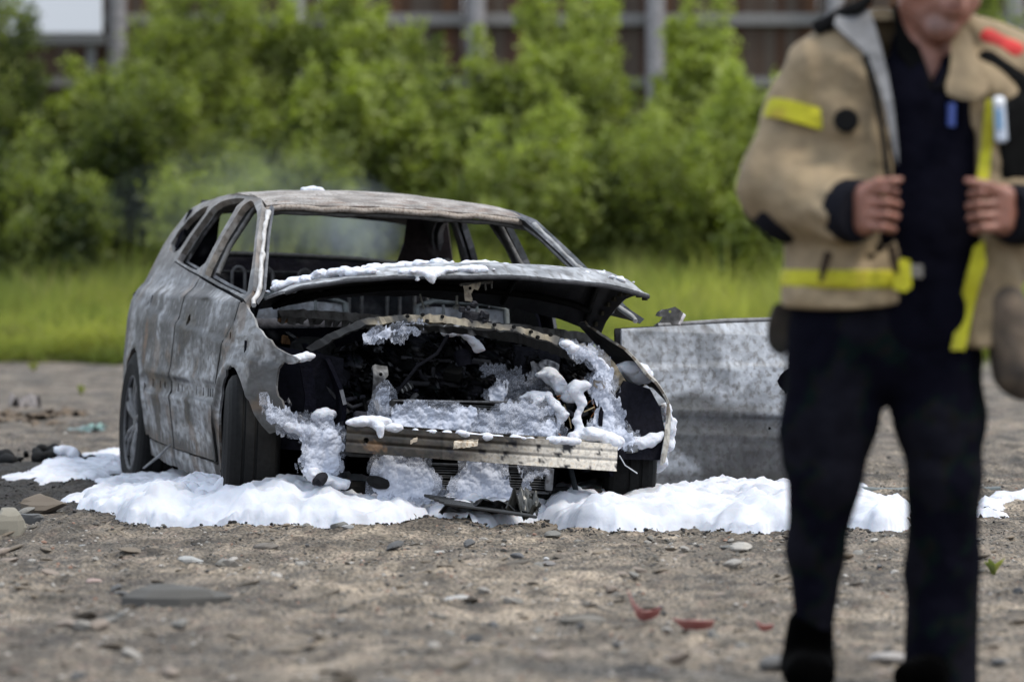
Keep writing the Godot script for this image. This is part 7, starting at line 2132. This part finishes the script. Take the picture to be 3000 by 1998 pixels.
	var shirt := worn("shirt", mb, M.dark_cloth, man)
	mb = MB.new()
	mb.col = Color(0.006, 0.006, 0.007)
	panel(mb, poly([Vector2(0.006, 1.731), Vector2(0.039, 1.72), Vector2(0.071, 1.6), Vector2(0.099, 1.507), Vector2(0.055, 1.534), Vector2(0.011, 1.611)]), [], 0.012, func(u, v): return Vector3(u, v, 0.12 - (v - 1.5) * 0.7), 0.012, func(_p): return Color(0.006, 0.006, 0.007))
	panel(mb, poly([Vector2(0.164, 1.622), Vector2(0.181, 1.567), Vector2(0.137, 1.524), Vector2(0.101, 1.507), Vector2(0.131, 1.567)]), [], 0.012, func(u, v): return Vector3(u, v, 0.125 - (v - 1.5) * 0.7), 0.012, func(_p): return Color(0.006, 0.006, 0.007))
	worn("shirt_collar", mb, M.dark_cloth, shirt)
	mb = MB.new()
	mb.col = Color(0.16, 0.15, 0.14)
	mb.bx(Vector3(0.038, 1.058, 0.155), Vector3(0.055, 0.034, 0.012), Vector3.ZERO, 0.004)
	worn("belt_buckle", mb, M.bare_metal, man)
	# jacket
	var tan_c := func(p, _n):
		var a := nz.get_noise_3dv(p * 3.0)
		return Color(0.215, 0.158, 0.09).lerp(Color(0.30, 0.224, 0.132), clampf(0.5 + a * 1.3, 0.0, 1.0)).lerp(Color(0.12, 0.09, 0.055), clampf(nz.get_noise_3dv(p * 9.0) * 1.6 - 0.55, 0.0, 0.5))
	var opening := PackedVector2Array([Vector2(-0.043, 1.829), Vector2(-0.056, 1.709), Vector2(-0.032, 1.567), Vector2(-0.004, 1.327), Vector2(0.007, 1.119), Vector2(0.033, 1.032), Vector2(0.042, 0.748), Vector2(0.12, 0.748), Vector2(0.127, 0.874), Vector2(0.158, 1.119), Vector2(0.203, 1.272), Vector2(0.203, 1.403), Vector2(0.138, 1.496), Vector2(0.153, 1.6), Vector2(0.182, 1.829)])
	var trunk := [[Vector3(-0.063, 1.514, -0.03), Vector3(-0.091, 1.262, -0.02), 0.155, 0.17], [Vector3(-0.091, 1.262, -0.02), Vector3(-0.095, 0.945, -0.01), 0.17, 0.19], [Vector3(0.228, 1.503, -0.03), Vector3(0.227, 1.262, -0.02), 0.13, 0.13], [Vector3(0.227, 1.262, -0.02), Vector3(0.197, 0.857, 0), 0.13, 0.11], [Vector3(0.074, 1.482, -0.08), Vector3(0.073, 0.965, -0.07), 0.15, 0.16]]
	var hem := func(p, o):
		var low: float = (Vector2(-2.238, 0.975)).y + 0.012 * sin(p.x * 9.0) if p.x < 0.09 else (Vector2(-2.238, 0.866)).y
		return maxf(o, low - p.y)
	var open_cut := func(p, o):
		o += 0.009 * sin(p.y * 44.0 + p.x * 30.0 + nz.get_noise_3dv(p * 2.0) * 7.0) * clampf(nz.get_noise_3dv(p * 3.0 + Vector3(7, 0, 0)) * 1.8 + 0.35, 0.0, 1.0)
		for e in [[Vector3(-0.111, 1.207, 0.185), Vector3(-0.204, 1.226, 0.08)], [Vector3(0.301, 1.198, 0.15), Vector3(0.408, 1.24, -0.03)]]:      # sleeves end straight at the wrist
			if p.distance_to(e[0]) < 0.14:
				o = maxf(o, (p - e[0]).dot((e[0] - e[1]).normalized()))
		o = hem.call(p, o)
		if p.z > -0.05:
			o = maxf(o, -poly_dist(opening, Vector2(p.x, p.y)))
		return o
	var folds := FastNoiseLite.new()
	folds.seed = 3; folds.frequency = 2.6; folds.fractal_octaves = 3
	mb = MB.new()
	skin(mb, trunk + [
		[Vector3(-0.154, 1.569, -0.05), Vector3(-0.017, 1.657, -0.05), 0.09, 0.062], [Vector3(0.324, 1.569, -0.06), Vector3(0.186, 1.657, -0.05), 0.085, 0.055],
		[Vector3(-0.171, 1.531, -0.05), Vector3(-0.253, 1.273, -0.03), 0.10, 0.117], [Vector3(-0.258, 1.273, -0.03), Vector3(-0.204, 1.226, 0.08), 0.115, 0.098], [Vector3(-0.204, 1.226, 0.08), Vector3(-0.115, 1.209, 0.185), 0.096, 0.080],
		[Vector3(0.334, 1.514, -0.05), Vector3(0.41, 1.251, -0.04), 0.10, 0.105], [Vector3(0.408, 1.24, -0.03), Vector3(0.304, 1.198, 0.15), 0.098, 0.075]],
		0.0125, 0.035, tan_c, folds, 0.026, open_cut, Vector3(1, 1, 1.1))
	# sharp folds of the heavy cloth
	var jacket := worn("jacket", mb, M.coat_cloth, man)
	var yellow := Color(0.45, 0.42, 0.015)
	mb = MB.new()
	mb.col = yellow
	var grown := []
	for t in trunk.slice(0, 2): grown.append([t[0], t[1], t[2] + 0.006, t[3] + 0.006])
	var b0: float = (Vector2(-2.238, 1.015)).y
	var b1: float = (Vector2(-2.238, 1.063)).y
	skin(mb, [[Vector3(-0.094, 1.098, -0.01), Vector3(-0.095, 0.945, -0.01), 0.189, 0.199]], 0.0105, 0.02, func(p, _n): return yellow.lerp(Color(0.42, 0.34, 0.03), clampf(nz.get_noise_3dv(p * 8.0) * 1.5 - 0.2, 0.0, 0.7)), folds, 0.026, func(p, o):
		o = maxf(o, maxf(b0 - p.y, p.y - b1))
		return maxf(o, -poly_dist(opening, Vector2(p.x, p.y))) if p.z > -0.05 else o, Vector3(1, 1, 1.1))
	worn("reflective_band", mb, M.coat_cloth, jacket)
	for q in [[Vector3(-0.198, 1.457, -0.04), Vector3(-0.213, 1.409, -0.035), 0.113], [Vector3(0.364, 1.377, -0.04), Vector3(0.375, 1.336, -0.04), 0.108]]:
		mb = MB.new()
		mb.col = yellow
		var mid: Vector3 = (q[0] + q[1]) * 0.5
		mb.tube([q[0], q[0].lerp(mid, 0.5), mid, mid.lerp(q[1], 0.5), q[1]], [q[2] + 0.002, q[2] + 0.004, q[2] + 0.005, q[2] + 0.004, q[2] + 0.003], 30)
		for i in mb.c.size(): mb.c[i] = yellow.lerp(Color(0.40, 0.27, 0.03), clampf(nz.get_noise_3dv(mb.v[i] * 9.0) * 2.2 - 0.1 - (mb.v[i].x + 0.3) * 3.0, 0.0, 0.7))
		worn("reflective_band", mb, M.coat_cloth, jacket)
	for q in [[Vector2(0.223, 1.485), Vector2(0.247, 1.485), Vector2(0.243, 1.382), Vector2(0.228, 1.267), Vector2(0.199, 1.267), Vector2(0.214, 1.371)], [Vector2(0.195, 1.119), Vector2(0.221, 1.136), Vector2(0.225, 1.076), Vector2(0.199, 0.978), Vector2(0.173, 0.863), Vector2(0.138, 0.863), Vector2(0.16, 0.978)]]:
		mb = MB.new()
		panel(mb, poly(q), [], 0.015, func(u, v): return Vector3(u, v, 0.118 + 0.012 * sin(v * 31.0)), 0.03, func(p): return yellow.lerp(Color(0.4, 0.36, 0.05), clampf(nz.get_noise_3dv(p * 9.0) * 1.8 - 0.1, 0.0, 0.7)))
		worn("reflective_band", mb, M.coat_cloth, jacket)
	mb = MB.new()
	panel(mb, poly([Vector2(0.031, 1.087), Vector2(0.035, 1.021), Vector2(0.018, 1.008), Vector2(-0.011, 1.016), Vector2(-0.011, 1.071), Vector2(0.011, 1.092)]), [], 0.012, func(u, v): return Vector3(u, v, 0.19), 0.02, func(_p): return yellow)
	worn("reflective_band", mb, M.coat_cloth, jacket)
	# turned out grey lining and the dark edge binding
	mb = MB.new()
	panel(mb, smooth_poly(poly([Vector2(-0.158, 1.687), Vector2(-0.098, 1.722), Vector2(-0.06, 1.72), Vector2(-0.045, 1.666), Vector2(-0.011, 1.513), Vector2(0.007, 1.305), Vector2(-0.011, 1.371), Vector2(-0.041, 1.524), Vector2(-0.071, 1.6), Vector2(-0.12, 1.644)]), 1), [], 0.014, func(u, v): return Vector3(u, v, 0.152 - maxf(v - 1.48, 0.0) * 0.55 + 0.01 * sin(v * 20.0)), 0.012, func(p): return Color(0.12, 0.12, 0.125).lerp(Color(0.22, 0.22, 0.225), clampf(0.5 + nz.get_noise_3dv(p * 10.0) * 1.4, 0.0, 1.0)))
	worn("lining", mb, M.coat_cloth, jacket)
	mb = MB.new()
	mb.col = Color(0.012, 0.012, 0.014)
	mb.tube([Vector3(-0.184, 1.664, -0.02), Vector3(-0.132, 1.697, 0.02), Vector3(-0.085, 1.718, 0.04), Vector3(-0.057, 1.74, 0.03)], [0.022, 0.02, 0.018, 0.014], 8)
	mb.tube([Vector3(-0.079, 1.594, 0.14), Vector3(-0.05, 1.486, 0.152), Vector3(-0.031, 1.368, 0.158), Vector3(-0.023, 1.292, 0.16)], 0.009, 6)
	worn("binding", mb, M.dark_cloth, jacket)
	mb = MB.new()
	panel(mb, smooth_poly(poly([Vector2(0.149, 1.687), Vector2(0.188, 1.666), Vector2(0.203, 1.567), Vector2(0.236, 1.517), Vector2(0.203, 1.482), Vector2(0.153, 1.484), Vector2(0.118, 1.504), Vector2(0.14, 1.567), Vector2(0.142, 1.633)]), 1), [], 0.014, func(u, v): return Vector3(u, v, 0.135 - maxf(v - 1.5, 0.0) * 0.5 + 0.015 * sin(u * 40.0)), 0.016, func(p): return tan_c.call(p, Vector3.UP))
	worn("collar_flap", mb, M.coat_cloth, jacket)
	# cuffs, elbow patch, badge
	for q in [[Vector3(-0.123, 1.21, 0.17), Vector3(-0.092, 1.205, 0.212), 0.084, 0.074], [Vector3(0.312, 1.199, 0.135), Vector3(0.272, 1.199, 0.18), 0.080, 0.070]]:
		mb = MB.new()
		mb.col = Color(0.012, 0.013, 0.016)
		mb.tube([q[0], (q[0] + q[1]) * 0.5, q[1]], [q[2], q[2] + 0.002, q[3]], 22, 0.95)
		worn("cuff", mb, M.dark_cloth, jacket)
	mb = MB.new()
	mb.col = Color(0.014, 0.015, 0.019)
	skin(mb, [[Vector3(-0.284, 1.251, -0.06), Vector3(-0.256, 1.213, 0), 0.096, 0.088]], 0.011, 0.02)
	worn("elbow_patch", mb, M.dark_cloth, jacket)
	mb = MB.new()
	mb.col = Color(0.012, 0.013, 0.014)
	mb.lathe([Vector2(0, 0.014), Vector2(0.026, 0.013), Vector2(0.031, 0.008), Vector2(0.031, -0.02)], Transform3D(Basis(Vector3.RIGHT, PI / 2) * Basis(Vector3.BACK, 0.15), Vector3(-0.124, 1.433, 0.125)), 22)
	worn("badge", mb, M.dark_cloth, jacket)
	mb = MB.new()
	panel(mb, smooth_poly(poly([Vector2(-0.284, 0.978), Vector2(-0.3, 0.945), Vector2(-0.308, 0.89), Vector2(-0.294, 0.852), Vector2(-0.26, 0.838), Vector2(-0.218, 0.923), Vector2(-0.218, 0.978)]), 1), [], 0.014, func(u, v): return Vector3(u, v, -0.08), 0.03, func(p): return Color(0.045, 0.034, 0.022).lerp(Color(0.012, 0.011, 0.01), clampf(0.5 + nz.get_noise_3dv(p * 9.0), 0.0, 1.0)))
	worn("rear_hem", mb, M.coat_cloth, jacket)
	mb = MB.new()
	mb.col = Color(0.04, 0.03, 0.02)
	mb.tube([Vector3(-0.17, 1.104, 0.165), Vector3(-0.182, 1.067, 0.18), Vector3(-0.191, 1.035, 0.19)], [0.012, 0.011, 0.006], 6)
	mb.tube([Vector3(-0.016, 1.121, 0.185), Vector3(-0.01, 1.088, 0.19), Vector3(-0.004, 1.056, 0.19)], [0.01, 0.012, 0.008], 6)
	worn("pull_strap", mb, M.dark_cloth, jacket)
	# things he carries
	mb = MB.new()
	mb.col = Color(0.01, 0.03, 0.16)
	mb.tube([Vector3(0.136, 1.474, 0.145), Vector3(0.134, 1.417, 0.152)], 0.011, 8)
	carried("pen", mb, M.gloss, at, "blue pen clipped to the firefighter's black shirt", "pen")
	mb = MB.new()
	skin(mb, [[Vector3(0.241, 1.639, -0.02), Vector3(0.307, 1.6, -0.01), 0.03, 0.032], [Vector3(0.307, 1.6, -0.01), Vector3(0.323, 1.551, 0), 0.03, 0.022]], 0.009, 0.02, func(_p, _n): return Color(0.52, 0.035, 0.03))
	carried("red_strap", mb, M.coat_cloth, at, "red padded strap over the firefighter's far shoulder", "strap")
	mb = MB.new()
	mb.col = Color(0.01, 0.01, 0.011)
	skin(mb, [[Vector3(0.237, 1.582, 0.03), Vector3(0.323, 1.522, 0.04), 0.03, 0.03], [Vector3(0.304, 1.467, 0.06), Vector3(0.315, 1.304, 0.06), 0.036, 0.04], [Vector3(0.274, 1.456, 0.09), Vector3(0.276, 1.293, 0.09), 0.02, 0.018]], 0.01, 0.03)
	carried("harness", mb, M.dark_cloth, at, "black harness strap below the red strap at the right edge", "harness")
	mb = MB.new()
	mb.col = Color(0.42, 0.47, 0.55)
	mb.bx(Vector3(0.258, 1.435, 0.125), Vector3(0.03, 0.115, 0.022), Vector3(0, 8, 4), 0.007)
	mb.col = Color(0.75, 0.76, 0.78)
	mb.bx(Vector3(0.255, 1.478, 0.128), Vector3(0.027, 0.025, 0.024), Vector3(0, 8, 4), 0.007)
	mb.col = Color(0.1, 0.22, 0.36)
	mb.bx(Vector3(0.255, 1.435, 0.138), Vector3(0.014, 0.05, 0.004), Vector3(0, 8, 4), 0.001)
	carried("radio", mb, M.gloss, at, "pale blue pocket radio on the firefighter's chest at the right", "radio")
	mb = MB.new()
	skin(mb, [[Vector3(0.259, 1.065, 0.05), Vector3(0.278, 0.968, 0.05), 0.035, 0.055], [Vector3(0.278, 0.968, 0.05), Vector3(0.316, 0.815, 0.05), 0.06, 0.075], [Vector3(0.306, 0.837, 0.05), Vector3(0.332, 0.762, 0.06), 0.04, 0.03], [Vector3(0.266, 0.946, 0.06), Vector3(0.254, 0.892, 0.07), 0.03, 0.02]], 0.01, 0.03, func(p, _n): return Color(0.13, 0.095, 0.065).lerp(Color(0.05, 0.038, 0.028), clampf(0.5 + nz.get_noise_3dv(p * 8.0) * 1.5, 0.0, 1.0)), nz, 0.03)
	carried("work_glove", mb, M.coat_cloth, at, "brown leather work glove hanging at the firefighter's hip", "glove")


func carried(called: String, mb: MB, m: Material, at: Vector3, label: String, category: String) -> void:
	var o := put(called, mb, m)
	o.position = at
	tag(o, label, category)
